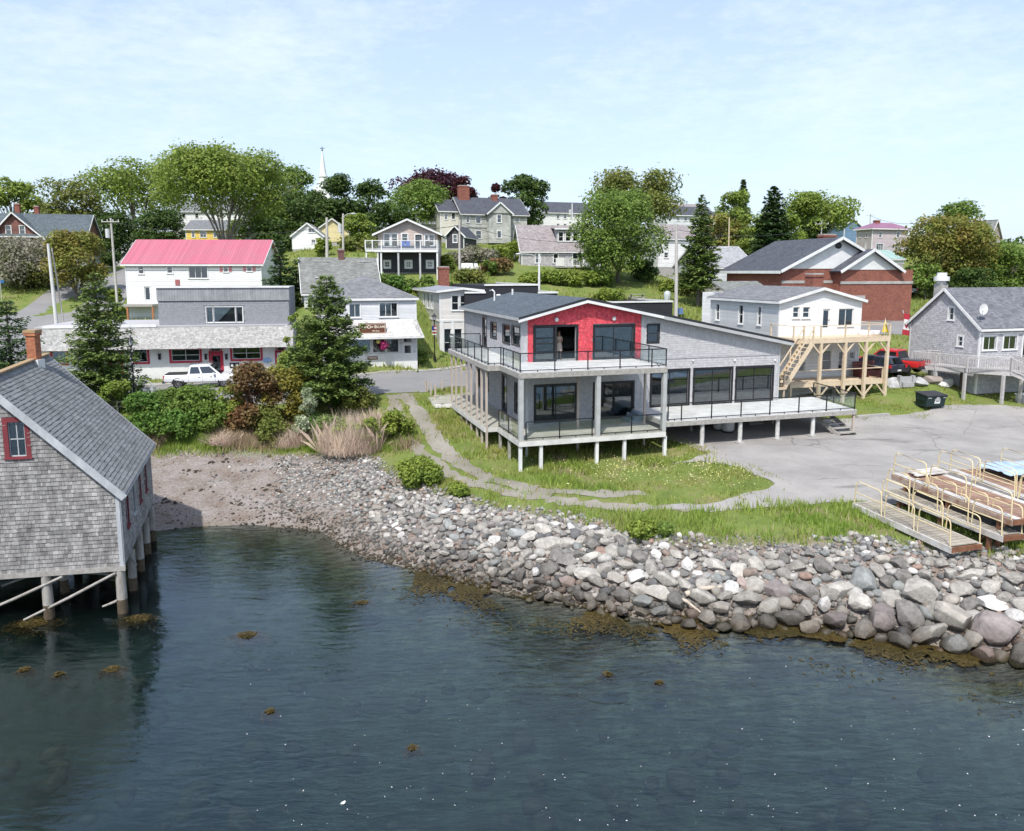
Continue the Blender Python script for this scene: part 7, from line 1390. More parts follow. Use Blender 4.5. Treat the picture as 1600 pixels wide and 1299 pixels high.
T=tree
# front row
T('spruce','dark spruce cut by the left edge behind the boathouse roof',8,464,176,47,'spruce','spruce',3,n=17000,crown=.06,r=.16)
T('spruce','tall green spruce before the left end of the long white shop',147,425,138,50.5,'fir','spruce',7,n=22000,crown=.07,pw=.62,r=.17)
T('larch','tall shaggy conifer between the long shop and the gift shop',510,428,146,52.5,'fir','spruce',12,n=24000,crown=.19,r=.17,pw=.58)
T('young_tree','light green leafy tree tucked left of the shaggy conifer',458,478,72,53.5,'bright','cone',5,n=5200,lobes=22,crown=.12)
T('maple_sapling','small bright tree at the foot of the tall spruce',168,590,60,49,'bright','round',15,n=1500,lobes=9,crown=.15)
for i,(px,pt,pb,w_,lm,k,lb,nn) in enumerate([
 (232,614,672,66,'emerald','round','green rose thicket nearest the street lamp',2600),(268,608,664,66,'mid','round','green rose thicket below the white pickup tail',2600),(312,604,658,70,'mid','round','green rose thicket below the white pickup cab',2600),
 (250,642,690,74,'emerald','round','low green thicket nearest the boathouse eave',2600),(292,640,688,76,'emerald','round','low green thicket in the middle of the beach scrub',2600),(334,628,682,60,'mid','round','dark green thicket left of the yellow green shrub',2300),
 (362,594,672,54,'lime','round','narrow yellow green shrub left of the red brown bush',2000),(395,566,684,92,'redbrown','round','large red brown bush hiding the silver pickup bonnet',6000),(447,572,672,84,'broom','round','olive yellow broom bush right of the red brown bush',3400),
 (418,640,690,60,'olive','round','dull olive scrub below the broom bush',1800),(482,594,700,66,'bloom','cone','tall shrub covered with whitish blossom',3600),(430,655,704,60,'olive','round','low scruffy scrub at the beach edge below the red brown bush',1500),(516,652,708,52,'mid','round','low green weeds at the beach edge beside the blossoming shrub',1500),(500,648,694,48,'emerald','round','small green shrub at the foot of the blossoming shrub',1600),
 (528,596,640,56,'emerald','round','bright green bush beneath the shaggy conifer',2000),(560,604,650,60,'olive','round','grey green scrub right of the shaggy conifer trunk',1800),(548,634,712,128,'tan','twigs','wide tangle of bare pinkish brown stems above the stones',2900),
 (590,630,690,62,'tan','twigs','smaller tangle of bare stems beside the wheel track',1500),(456,662,704,70,'tan','twigs','bare stems between red brown bush and blossoming shrub',1500),(352,670,700,64,'tan','twigs','straw coloured stems above the left part of the beach',1300),
 (622,644,694,56,'lime','round','yellow green shrub beside the left wheel rut',2200),(575,655,712,52,'lime','round','thin yellow green shrub among the bare stems',900),(540,660,716,54,'lime','round','small lime shrub below the bare stems',800),
 (652,720,762,76,'lime','round','rounded vivid green rose bush at the top of the stony bank',4200),(718,756,784,34,'lime','round','small vivid green bush right of the bigger rose bush',1500),(1003,812,851,48,'lime','round','green bush alone at the boulder bank edge',2600),(1038,818,846,32,'mid','round','small green bush touching the lone bank edge bush',1300)]):
    big_=w_>85; T('bush' if k!='twigs' else 'dry_bush',lb,px,pt,w_,0,lm,k,seed=40+i,pbase=pb-6,crown=.0,n=nn,lobes=26 if k!='cone' else 30,cat='bush',ls=.1 if lm!='bloom' else .065,flat=.8,nb=5,fork=.2,trunk=(k!='twigs'),r=.035)
# hillside and skyline
for i,(nm,px,pt,w_,Yd,lm,k,lb,nn,cr) in enumerate([
 ('maple_tree',20,278,74,150,'bright','round','round mid green tree above the old brick house, far left',5000,.15),('oak_tree',108,281,104,150,'olive','round','big dark olive tree right of the brick house chimneys',8000,.12),('elm_tree',206,257,132,168,'bright','umbrella','tall loose bright tree left of the spreading elm',7500,.2),
 ('elm_tree',345,237,172,124,'bright','umbrella','largest spreading elm with bare forked limbs behind the red roof',21000,.12),('maple_tree',447,262,96,156,'mid','round','green tree right of the spreading elm',6000,.1),('oak_tree',520,273,80,150,'dark','round','dark green tree just right of the steeple',6000,.1),
 ('poplar_tree',581,282,66,160,'dark','round','thin grey green tree right of the steeple trees',3200,.1),('maple_tree',648,284,112,150,'mid','round','wide green tree before the purple beech',7500,.08),('copper_beech',672,271,100,188,'purple','umbrella','dark purple beech on the skyline',6500,.1),('copper_beech',724,276,48,180,'wine','round','smaller wine red beech behind the Victorian chimney',2600,.15),
 ('maple_tree',560,335,48,121,'bright','round','small bright tree right of the twin hill poles',3200,.15),('red_maple',779,286,32,186,'wine','round','small dark red tree behind the Victorian roof',1400,.1),('oak_tree',822,274,74,160,'dark','round','dark round tree right of the Victorian roof',5500,.1),
 ('maple_tree',968,300,146,100,'mid','round','large full green maple in the middle of the hill',15000,.1),('oak_tree',993,269,122,132,'olive','umbrella','olive brown tree rising behind the large green maple',8500,.15),('maple_tree',1148,300,60,172,'bright','round','pale green round tree right of the layered fir',3200,.15),
 ('copper_maple',1135,336,70,132,'rust','round','rusty tree behind the layered fir',4000,.1),('maple_tree',1180,330,64,126,'bright','round','yellow green tree left of the dark pointed spruce',3600,.1),('maple_tree',1232,334,62,124,'lime','round','yellow green tree right of the dark pointed spruce',3600,.1),
 ('elm_tree',1283,304,104,136,'bright','umbrella','flat topped bright tree above the brick hall roof',7000,.15),('maple_tree',1276,338,60,133,'dark','round','dark tree under the flat topped tree',2600,.0),('oak_tree',1484,340,142,104,'rust','round','wide bushy olive and rust tree behind the shingled house',13000,.05),
 ('maple_tree',1502,318,92,128,'mid','round','green tree peeping over the bushy rust tree',5200,.1),('maple_tree',1584,380,92,104,'mid','round','green tree at the right edge above the shingled roof',6500,.0),('maple_tree',1530,420,80,98,'dark','round','dark low tree behind the shingled house ridge',3800,.0),('maple_tree',1415,418,42,104,'dark','round','low dark tree beside the parked grey car',1800,.0),
 ('hawthorn_tree',42,372,118,106,'lilac','round','broad greyish tree with white blossom below the brick house',6500,.0),('maple_tree',112,362,94,102,'rust','round','rust tinged round tree beside the leaning pole',7000,.15),('oak_tree',160,330,96,150,'dark','round','dark tree overhanging the hill road',5500,.0),
 ('oak_tree',248,330,90,146,'dark','round','dark tree behind the left end of the red roof',5500,.0),('maple_tree',405,318,90,142,'mid','round','green tree between elm and steeple',5500,.0),('oak_tree',478,300,90,146,'dark','round','dark green tree left of the steeple base',6000,.0),('oak_tree',425,345,70,122,'dark','round','dark tree right of the small white house',4200,.0),('oak_tree',610,318,80,142,'dark','round','dark tree behind the balcony house',4200,.0),
 ('yew_tree',748,382,0,0,'x','x','',0,0),
 ('spruce',1097,303,78,88,'fir','spruce','tall layered fir left of the brick hall',7500,.2),('spruce',1210,289,92,121,'spruce','spruce','dark pointed spruce above the brick hall roof',7000,.1),('spruce',1162,281,24,182,'dark','spruce','spindly lone conifer on the skyline',500,.4),('spruce',436,372,66,77,'spruce','spruce','dark spruce right of the red roof',7000,.05),('spruce',462,404,52,79,'spruce','spruce','dark spruce behind the long shop right corner',5000,.0),
 ('spruce',1180,460,40,84,'fir','spruce','small fir beside the brick hall corner',2600,.1)]):
    if lm=='x': continue
    T(nm,lb,px,pt,w_,Yd,lm,k,seed=80+i,crown=cr,n=nn,lobes=52 if 'spreading elm with' in lb else 34 if w_>90 else 22,bark=BARKL if 'spreading elm with' in lb else BARK,nb=11 if 'spreading elm with' in lb else 8,fork=.45 if 'spreading' in lb else .55)
hs=[(590,430,458,50,86,'mid','left hedge bush under the balcony house'),(625,432,456,46,86,'emerald','middle hedge bush under the balcony house'),(660,432,456,46,86,'mid','right hedge bush under the balcony house'),(690,400,430,50,98,'lime','pale bush right of the balcony house'),(718,392,426,52,104,'lilac','white flowering lilac left of the tall pole'),
 (752,386,424,60,108,'lilac','greyish lilac below the Victorian house'),(790,378,418,56,112,'lime','yellow green bush left of the grey cape'),(778,405,432,50,100,'redbrown','reddish shrub below the lilacs'),(765,400,430,22,98,'mid','small pointed green shrub by the white garden chairs'),
 (840,426,452,56,96,'lime','leftmost bright hedge bush below the grey cape'),(874,424,452,56,96,'bright','second bright hedge bush below the grey cape'),(908,426,454,56,96,'lime','third bright hedge bush below the grey cape'),(938,424,456,50,97,'mid','dark hedge bush left of the maple shade'),(955,452,476,50,86,'lime','tall pale shrub behind the red gable ridge'),(1046,438,460,34,98,'lime','yellow shrub in the maple shade'),
 (160,380,402,50,138,'dark','dark hedge beside the hill road'),(120,418,444,70,120,'mid','low green shrubs below the rust tinged tree'),(60,420,450,90,108,'olive','dull shrubs beneath the blossoming tree'),(178,452,478,30,100,'lime','yellow shrub at the roadside corner'),(188,472,502,26,86,'bright','shrub beside the orange balcony post'),(730,436,452,60,92,'olive','weedy scrub beyond the office roof'),(1000,408,452,60,104,'dark','dark thicket in the maple shade'),(1080,430,470,50,95,'olive','scrub beneath the layered fir'),
 (330,382,398,60,140,'mid','shrub behind the red roof ridge'),(505,372,400,24,112,'lime','thin sapling before the small white house'),(560,372,392,60,118,'olive','scrub left of the balcony house'),(1450,412,445,60,100,'mid','green shrubs under the bushy rust tree'),(655,560,590,30,70,'mid','weeds between gift shop and office')]
for i,(px,pt,pb,w_,Yd,lm,lb) in enumerate(hs):
    x,y,_=PY(px,pt,Yd); z=h(x,y); zt=max(PY(px,pt,y)[2],z+1.2); Rr=w_/1200*y*.5; t=thing('bush',lb,'bush',(x,y,z),0); V,L=crown_pts(-.1,zt-z,Rr,300+i,1900,12,.8,max(.09,Yd*.0019)); link('crown',quickmesh('crown',V,np.arange(len(V)).reshape(-1,4),LM[lm]),t); limbs(t,.8,L,.05,BARK,i,4,.3)
# far wooded ridge, one mass
r_=np.random.RandomState(5); n=26000; xs_=r_.uniform(-330,330,n); ys_=r_.uniform(275,330,n); cz=hA(xs_,ys_); c=np.stack([xs_,ys_,cz+np.clip((2.5+2.4*vnoise(xs_,ys_,.035,2)+1.6*vnoise(xs_,ys_,.15,3)),.3,9)*r_.rand(n)**.5],1); nn=r_.randn(n,3); nn[:,2]+=.6; nn/=np.linalg.norm(nn,axis=1)[:,None]; V=quads(c,nn,.75*r_.uniform(.6,1.3,n),r_)
o=link('far_wood',quickmesh('far_wood',V,np.arange(len(V)).reshape(-1,4),LM['dark'])); tag(o,'low dark wood along the distant ridge','wood'); o['kind']='stuff'
# ---------------------------------------------------------------- vehicles
TYRE=mat('tyre_rubber',(.02,.02,.021),.85); RIM=mat('alloy_rim',(.45,.45,.46),.35,metal=.6); PLAS=mat('black_plastic',(.03,.03,.032),.6); CHROME=mat('chrome',(.6,.6,.6),.2,metal=.9)
RLAMP=mat('red_lamp_lens',(.45,.02,.02),.3); HLAMP=mat('clear_lamp_lens',(.7,.72,.72),.2); CGLASS=glass('car_glass',tint=(.12,.14,.15),see=.55,dark=(.012,.014,.016),fr0=.12); PLATE=mat('number_plate',(.75,.75,.72),.6)
def wheel(par,x,y,r,w=.24):
    s=1 if y>0 else -1; mb=MB(); n=22; V=[];F=[]; prof=[(r*.62,-w/2),(r*.93,-w/2),(r,-w*.32),(r,w*.32),(r*.93,w/2),(r*.62,w/2)]
    for a,b in prof:
        for k in range(n): t=6.2832*k/n; V.append((x+a*math.cos(t),y+b*s,r+a*math.sin(t)))
    for i in range(5):
        for k in range(n): F.append((i*n+k,i*n+(k+1)%n,(i+1)*n+(k+1)%n,(i+1)*n+k))
    mb.add(V,F,TYRE,True); wo=mb.build('wheel',None,par,uv=False)
    mb=MB(); yy=y+s*w*.36; mb.tube([(x,yy-.02*s,r),(x,yy,r)],r*.63,20,PLAS); mb.tube([(x,yy-.02*s,r),(x,yy+.03*s,r)],r*.16,10,RIM)
    for k in range(6): t=6.2832*k/6; mb.beam((x,yy+.012*s,r),(x+r*.6*math.cos(t),yy+.012*s,r+r*.6*math.sin(t)),.055,.03,RIM)
    V=[];F=[]
    for a in(r*.56,r*.65):
        for k in range(20): t=6.2832*k/20; V.append((x+a*math.cos(t),yy+.012*s,r+a*math.sin(t)))
    for k in range(20): F.append((k,(k+1)%20,20+(k+1)%20,20+k))
    mb.add(V,F,RIM); mb.build('rim',None,wo,uv=False)
def loft(mb,sts,m,sm=True):  # stations (x, zbottom, ztop, halfwidth bottom, halfwidth top)
    V=[];F=[]; k=12
    for x,zb,zt,wb,wt in sts:
        h_=zt-zb; pr=[(0,zb),(wb*.9,zb),(wb,zb+h_*.12),(wb*1.02,zb+h_*.5),((wb+wt)/2,zb+h_*.82),(wt*.94,zt-.015),(0,zt)]
        pts=[(y,z) for y,z in pr]+[(-y,z) for y,z in pr[::-1][1:-1]]; k=len(pts); V+=[(x,y,z) for y,z in pts]
    for i in range(len(sts)-1):
        for j in range(k): F.append((i*k+j,i*k+(j+1)%k,(i+1)*k+(j+1)%k,(i+1)*k+j))
    F.append(tuple(range(k))[::-1]); F.append(tuple(range((len(sts)-1)*k,len(sts)*k))); return mb.add(V,F,m,sm)
def sharp(o,a=32):
    try: o.data.set_sharp_from_angle(angle=R(a))
    except Exception: pass
    return o
def vehicle(name,label,cat,x,y,z,rz,kind,paint,rack=False,cover=None,group=None):
    t=thing(name,label,cat,(x,y,z),rz,group); P=paint; g=.0
    if kind=='pickup':
        L_=5.3; r=.38; hw=.92; ax=(-1.62,1.62); zb=.48
        b=MB(); loft(b,[(-2.6,.62,1.02,.86,.84),(-2.55,.5,1.06,.9,.87),(-1.0,.45,1.06,.92,.88),(1.0,.45,1.05,.92,.88),(1.9,.45,1.04,.92,.84),(2.45,.5,.98,.88,.78),(2.65,.58,.86,.78,.7)],P); body=sharp(b.build('body',None,t,uv=False))
        cb=((-.95,1.0),(-.78,1.72),(.62,1.74),(1.42,1.02)); wb,wt=.86,.68
        mb=MB(); mb.box(-2.56,-1.02,-.84,.84,1.05,1.12 if cover else 1.08,cover or PLAS); 
        if not cover: pass
        mb.build('bed_cover',None,t,uv=False)
    else:
        L_=4.6; r=.34; ax=(-1.35,1.35); zb=.42
        b=MB(); loft(b,[(-2.25,.5,.95,.8,.76),(-2.15,.38,1.0,.86,.82),(-.5,.33,.98,.9,.86),(.9,.33,.97,.9,.84),(1.8,.36,.9,.88,.76),(2.2,.42,.8,.78,.62),(2.3,.5,.68,.66,.54)],P); body=sharp(b.build('body',None,t,uv=False))
        cb=((-2.1,.96),(-1.75,1.5),(.3,1.52),(1.15,.96)) if kind=='suv' else ((-2.0,.95),(-1.2,1.42),(.15,1.44),(1.1,.95)); wb,wt=.83,.64
    mb=MB(); (xa,za),(xb_,zb_),(xc,zc),(xd,zd)=cb
    V=[(xa,-wb,za),(xd,-wb,zd),(xc,-wt,zc-.03),(xb_,-wt,zb_-.03),(xa,wb,za),(xd,wb,zd),(xc,wt,zc-.03),(xb_,wt,zb_-.03),(xb_+.1,-wt*.85,zb_+.02),(xc-.12,-wt*.85,zc+.03),(xb_+.1,wt*.85,zb_+.02),(xc-.12,wt*.85,zc+.03)]
    mb.add(V,[(0,1,2,3),(7,6,5,4),(0,3,7,4),(1,5,6,2),(3,2,9,8),(6,7,10,11),(8,9,11,10),(3,8,10,7),(2,6,11,9)],P,True); cab=sharp(mb.build('cabin',None,t,uv=False),28)
    def quad(pts,n,name='side_window',m=CGLASS): p=[np.array(q,float)+np.array(n)*.012 for q in pts]; MB().add(p,[(0,1,2,3)],m).build(name,None,t,uv=False)
    def side(s,u0,u1,v0=.16,v1=.86):
        f=lambda u,v:( (xa+(xd-xa)*u)*(1-v)+(xb_+(xc-xb_)*u)*v, s*(wb*(1-v)+wt*v), (za+(zd-za)*u)*(1-v)+(zb_+(zc-zb_)*u-.03)*v)
        quad([f(u0,v0),f(u1,v0),f(u1,v1),f(u0,v1)],(0,s,.25))
    for s in(-1,1):
        if kind=='pickup': side(s,.06,.40); side(s,.46,.92)
        elif kind=='suv': side(s,.05,.26); side(s,.30,.58); side(s,.62,.95)
        else: side(s,.10,.46); side(s,.52,.95)
    e=.06; quad([(xd,-wb+.1,zd+.03),(xd,wb-.1,zd+.03),(xc+.03,wt-.05,zc-.06),(xc+.03,-wt+.05,zc-.06)],(.7,0,.7),'windscreen'); quad([(xa,-wb+.1,za+.08),(xa,wb-.1,za+.08),(xb_-.01,wt-.06,zb_-.07),(xb_-.01,-wt+.06,zb_-.07)],(-1,0,.4),'rear_window')
    for a in ax:
        for s in(-1,1):
            wheel(t,a,s*(.80),r); ar=MB(); n=14; V=[];F=[]
            for q in(r*1.02,r*1.22):
                for k in range(n+1): th=math.pi*k/n; V.append((a+q*math.cos(th),s*.925,r+q*math.sin(th)))
            for k in range(n): F.append((k,k+1,n+2+k,n+1+k))
            ar.add(V,F,PLAS); V2=[(a+r*1.1*math.cos(math.pi*k/n),s*.918,r+r*1.1*math.sin(math.pi*k/n)) for k in range(n+1)]; ar.add(V2,[tuple(range(n+1))],PLAS); ar.build('wheel_arch',None,t,uv=False)
    bx=-L_/2; fx=-bx; MB().box(bx-.08,bx+.1,-.85,.85,.42,.62,CHROME if kind=='pickup' and rack else PLAS).build('bumper',None,t,uv=False); MB().box(fx-.1,fx+.08,-.8,.8,.38,.6,P if kind!='pickup' else PLAS).build('bumper',None,t,uv=False)
    for s in(-1,1):
        z0,z1=(.72,1.0) if kind=='pickup' else(.74,.98); MB().box(bx-.0,bx+.16,s*.72,s*.885,z0,z1,RLAMP).build('tail_light',None,t,uv=False); MB().box(fx-.28,fx-.02,s*.55,s*.8,.66,.8,HLAMP).build('headlight',None,t,uv=False)
        MB().box(.85,1.0,s*.92,s*1.08,1.02,1.18,P).build('wing_mirror',None,t,uv=False)
        for dx in((-.1,.75) if kind!='pickup' else(-.1,.72)): MB().box(dx-.1,dx+.08,s*.915,s*.94,.84,.88,PLAS).build('door_handle',None,t,uv=False)
        mb=MB(); 
        for dx in(-.86,.12,1.02): mb.box(dx-.008,dx+.008,s*.921,s*.932,.52,1.0,PLAS)
        mb.build('door_gap',None,t,uv=False)
    MB().box(bx-.1,bx-.08,-.18,.18,.5,.62,PLATE).build('number_plate',None,t,uv=False)
    if kind=='pickup': MB().box(bx-.015,bx+.05,-.7,.7,.66,1.04,P).box(bx-.02,bx-.014,-.1,.1,.78,.9,CHROME).build('tailgate',None,t,uv=False)
    if rack:
        mb=MB()
        for s in(-1,1): mb.tube([(-.75,s*.6,1.74),(-.75,s*.6,1.84),(.7,s*.6,1.86),(.8,s*.6,1.75)],.025,6,BLKMET)
        for k in range(6): mb.tube([(-.7+k*.27,-.6,1.85),(-.7+k*.27,.6,1.85)],.02,6,BLKMET)
        mb.build('roof_rack',None,t,uv=False)
    return t
WPT=mat('white_car_paint',(.72,.73,.75),.3,(.70,.71,.73),coat=.6); SPT=mat('champagne_car_paint',(.42,.40,.36),.32,metal=.3,coat=.5); RPT=mat('red_car_paint',(.50,.02,.02),.28,coat=.6); DPT=mat('dark_blue_car_paint',(.02,.025,.045),.25,coat=.7); GPT=mat('grey_car_paint',(.20,.21,.23),.3,metal=.3,coat=.5)
def veh(px,py,zh,rz,*a,**k): x,y,z=PZ(px,py,zh); z=h(x,y)+.04; return vehicle(a[0],a[1],a[2],x,y,z,rz,*a[3:],**k)
ks=math.atan2(zp(540,588)[1]-zp(262,603)[1],zp(540,588)[0]-zp(262,603)[0])
veh(318,606,4.25,ks*.55,'pickup_truck','white pickup with roof rack parked before the long shop','pickup','pickup',WPT,rack=True)
veh(441,600,4.25,ks*.8,'station_wagon','champagne wagon half hidden by the broom bush before the long shop','car','suv',SPT,rack=False)
veh(172,610,4.25,.15,'hatchback','white car mostly hidden behind the tall green spruce','car','car',WPT)
f_=Fr(*PY(1400,606,61.5)[:2],0,0); rp=PY(1390,610,60.5); vehicle('pickup_truck','bright red pickup seen from behind beside the pine decks','pickup',rp[0],rp[1],h(rp[0],rp[1])+.05,R(125),'pickup',RPT,cover=mat('grey_tonneau',(.10,.105,.12),.7))
q=PY(1364,600,60.0); vehicle('estate_car','dark blue car between the white deck house and the red pickup','car',q[0],q[1],h(q[0],q[1])+.05,R(112),'suv',DPT)
q=PY(1408,460,103); vehicle('parked_car','grey car parked on the lawn behind the brick hall corner','car',q[0],q[1],h(q[0],q[1])+.1,R(95),'suv',GPT)
q=G(187,383); vehicle('parked_car','distant grey car driving up the hill road','car',q[0],q[1],h(q[0],q[1])+.1,R(112),'suv',GPT)

# ---------------------------------------------------------------- dumpster
x,y,z=PZ(1452,647,3.05); z=h(x,y)+.03; dm_=thing('dumpster','dark green steel dumpster with a white notice on the grass bank','dumpster',(x,y,z),R(14)); dm_.scale=(.76,.76,.8); DG=mat('dark_green_steel',(.008,.022,.024),.5,(.012,.03,.03),2); LID=mat('black_plastic_lid',(.03,.032,.04),.45)
mb=MB(); mb.prism([(-1.0,-.6,.18),(1.0,-.6,.18),(1.08,-.78,1.1),(-1.08,-.78,1.1)],(0,.05,0),DG); mb.add([(-1,-.58,.15),(1,-.58,.15),(1,.62,.15),(-1,.62,.15),(-1.08,-.76,1.1),(1.08,-.76,1.1),(1.08,.7,1.28),(-1.08,.7,1.28)],[(0,3,2,1),(0,1,5,4),(1,2,6,5),(2,3,7,6),(3,0,4,7),(4,5,6,7)],DG)
mb.box(-1.12,1.12,-.84,-.76,1.02,1.14,DG); mb.build('bin_body',None,dm_,uv=False)
for s in(-1,1): MB().slab([(s*.02,-.88,1.17),(s*1.14,-.88,1.17),(s*1.14,.74,1.36),(s*.02,.74,1.36)],.05,LID).build('lid',None,dm_,uv=False); MB().box(s*1.04,s*1.16,-.5,.4,.72,.86,DG).build('lift_pocket',None,dm_,uv=False)
NW=mat('notice_white',(.78,.78,.77),.6); nb_=MB(); tilt=lambda a,b,c,d,off:[(a,-.6-(c-.18)*.196-off,c),(b,-.6-(c-.18)*.196-off,c),(b,-.6-(d-.18)*.196-off,d),(a,-.6-(d-.18)*.196-off,d)]
nb_.add(tilt(-.15,.45,.42,.85,.02),[(0,1,2,3)],NW); nb_.add(tilt(-.02,.3,.87,1.02,.02),[(0,1,2,3)],NW); nt_=nb_.build('notice',None,dm_)
for s,sz,zz_ in(('NO CARD',.13,.75),('BOARD',.1,.62)): o=text(s,sz,.15,-.6-(zz_-.18)*.196-.032,zz_,nt_,BLACK,rx=math.pi/2+.19)
mb=MB()
for a,b in((-.95,-.55),(.72,.98)): mb.add(tilt(a,b,.9,.98,.02),[(0,1,2,3)],NW)
mb.add([(-1.05,-.6,.98),(-1.05,-.05,.98),(-1.06,-.05,1.08),(-1.07,-.6,1.08)],[(3,2,1,0)],NW); mb.build('reflector_tape',None,dm_)
for a,b in((-.8,-.4),(.8,-.4),(-.8,.45),(.8,.45)): MB().tube([(a-.03,b,.08),(a+.03,b,.08)],.08,10,PLAS).build('castor',None,dm_,uv=False)

# ---------------------------------------------------------------- gangways stored on the bank
YEL=mat('cream_yellow_tube',(.70,.61,.38),.6,(.60,.47,.27),4,dirt=.15); ALW=mat('chipped_white_beam',(.66,.66,.64),.7,(.45,.40,.35),3,.2,30,dirt=.3); RUSTB=mat('rust_brown_steel',(.24,.11,.06),.9,(.13,.055,.03),3,.4,30); GPL=mat('weathered_gangway_plank',(.36,.33,.28),.85,(.25,.22,.18),3,.3,40,obj=.18); RPL=mat('rusty_plank',(.22,.10,.06),.9,(.32,.23,.18),1.3,.3,40,obj=.2); FLOAT=mat('black_float',(.012,.015,.022),.5)
def gangway(label,A_,B_,wd,plank,hoops,legs=True,beam=ALW,hh=1.05,fl=False,grp='gangways stored above the boulders',posts=True,back=True):
    A_=np.array(A_);B_=np.array(B_); Lg=np.linalg.norm(B_-A_); ang=math.atan2(B_[1]-A_[1],B_[0]-A_[0]); pit=(B_[2]-A_[2])/Lg
    t=thing('gangway',label,'gangway',tuple(A_),ang,grp); Z_=lambda x:pit*x
    mb=MB(); 
    for y in(0,wd): mb.beam((0,y,-.12),(Lg,y,Z_(Lg)-.12),.08,.24,beam)
    mb.beam((0,0,-.1),(0,wd,-.1),.08,.2,beam); mb.beam((Lg,0,Z_(Lg)-.1),(Lg,wd,Z_(Lg)-.1),.08,.2,RUSTB)
    k=1.2
    while k<Lg: mb.beam((k,.05,Z_(k)-.16),(k,wd-.05,Z_(k)-.16),.06,.1,RUSTB); k+=1.5
    mb.build('frame',None,t)
    pm=MB().box(0,.2,.05,wd-.05,-.02,.02,plank).build('plank',None,t); me=pm.data; k=.26; pm.location=(.03,0,.0)
    while k<Lg-.2: o=link('plank',me,t,(k,0,Z_(k)+rnd.uniform(-.006,.006))); o.rotation_euler=(0,-pit,rnd.uniform(-.01,.01)); k+=.235
    for sd in((0,wd) if back else (0,)):
        for a,b in hoops:
            r_=.18; za_,zb_=Z_(a),Z_(b); pts=[(a,sd,za_-.1),(a+.05,sd,za_+hh-r_),(a+.05+r_*.3,sd,za_+hh-r_*.3),(a+.05+r_,sd,za_+hh),(b-.05-r_,sd,zb_+hh),(b-.05-r_*.3,sd,zb_+hh-r_*.3),(b-.05,sd,zb_+hh-r_),(b,sd,zb_-.1)]
            m2=MB().tube(pts,.025,7,YEL); m2.tube([(a+.03,sd,za_+hh*.5),(b-.03,sd,zb_+hh*.5)],.022,6,YEL); m2.build('handrail',None,t,uv=False)
    if legs:
        for a in(.8,Lg*.5,Lg-.7):
            for y in(.1,wd-.1):
                X,Y=A_[0]+a*math.cos(ang)-y*math.sin(ang),A_[1]+a*math.sin(ang)+y*math.cos(ang); g=h(X,Y)-A_[2]-.2
                if g<Z_(a)-.3: MB().box(a-.07,a+.07,y-.07,y+.07,g,Z_(a)-.2,RUSTB).build('leg',None,t,uv=False)
    if fl:
        for y in(.04,wd-.34): MB().beam((0,y+.15,.035),(Lg,y+.15,Z_(Lg)+.035),.3,.03,ALW).build('edge_board',None,t)
        for a in np.arange(1.0,Lg-1.5,2.6): MB().box(a,a+2.0,.07,wd-.3,-.95+Z_(a),-.22+Z_(a),FLOAT).build('float',None,t,uv=False)
        MB().beam((Lg-.3,-.0,Z_(Lg)-.25),(Lg-1.6,-.0,-1.5),.07,.07,RUSTB).build('brace',None,t)
    return t
hp=lambda L_,n:[(L_*i/n+.08,L_*(i+1)/n-.08) for i in range(n)]
A1=PZ(1333,786,2.8);B1=PZ(1487,856,2.6); L1=math.dist(A1,B1); gangway('lowest weathered gangway with cream yellow handrails, nearest the boulders',A1,B1,1.45,GPL,hp(L1,3),legs=False)
A2=PZ(1383,766,3.15);B2=PZ(1568,838,3.1); L2=math.dist(A2,B2); gangway('middle white edged gangway with cream yellow handrails behind the lowest one',A2,B2,.95,GPL,hp(L2,4))
A3=PZ(1394,741,3.75);B3=PZ(1583,813,3.7); L3=math.dist(A3,B3); gangway('high rusty topped float gangway on black floats behind the others',A3,B3,2.35,RPL,hp(L3,3),fl=True,beam=mat('rust_stained_beam',(.48,.42,.36),.85,(.25,.13,.08),2.5,.3,30))
A4=PZ(1482,735,3.75);B4=PZ(1655,800,3.7); L4=math.dist(A4,B4); gangway('rearmost rusty float gangway running out of the right edge',A4,B4,2.6,RPL,hp(L4,3),fl=True)
x,y,z=PZ(1603,736,3.95); tp=thing('tarpaulin','pale blue tarpaulin lying on the rearmost gangway','tarpaulin',(x,y,z),.1); n=14; V=[(a*.28-1.7,b*.2-1.2,.12+.1*pnoise(Vector((a*.4,b*.5,0)))) for a in range(n) for b in range(n)]; F=[(a*n+b,(a+1)*n+b,(a+1)*n+b+1,a*n+b+1) for a in range(n-1) for b in range(n-1)]; MB().add(V,F,mat('pale_blue_tarp',(.40,.52,.66),.6),True).build('sheet',None,tp,uv=False)
x,y,z=PZ(1447,738,3.85); tp=thing('board_pile','loose pale boards piled on the high rusty gangway','boards',(x,y,z),.35)
for i in range(4): MB().box(-1.1+.1*i,1.1-.05*i,-.5+.2*i,-.32+.2*i,.02+.03*(i%2),.06+.03*(i%2),ALW).build('board',None,tp)

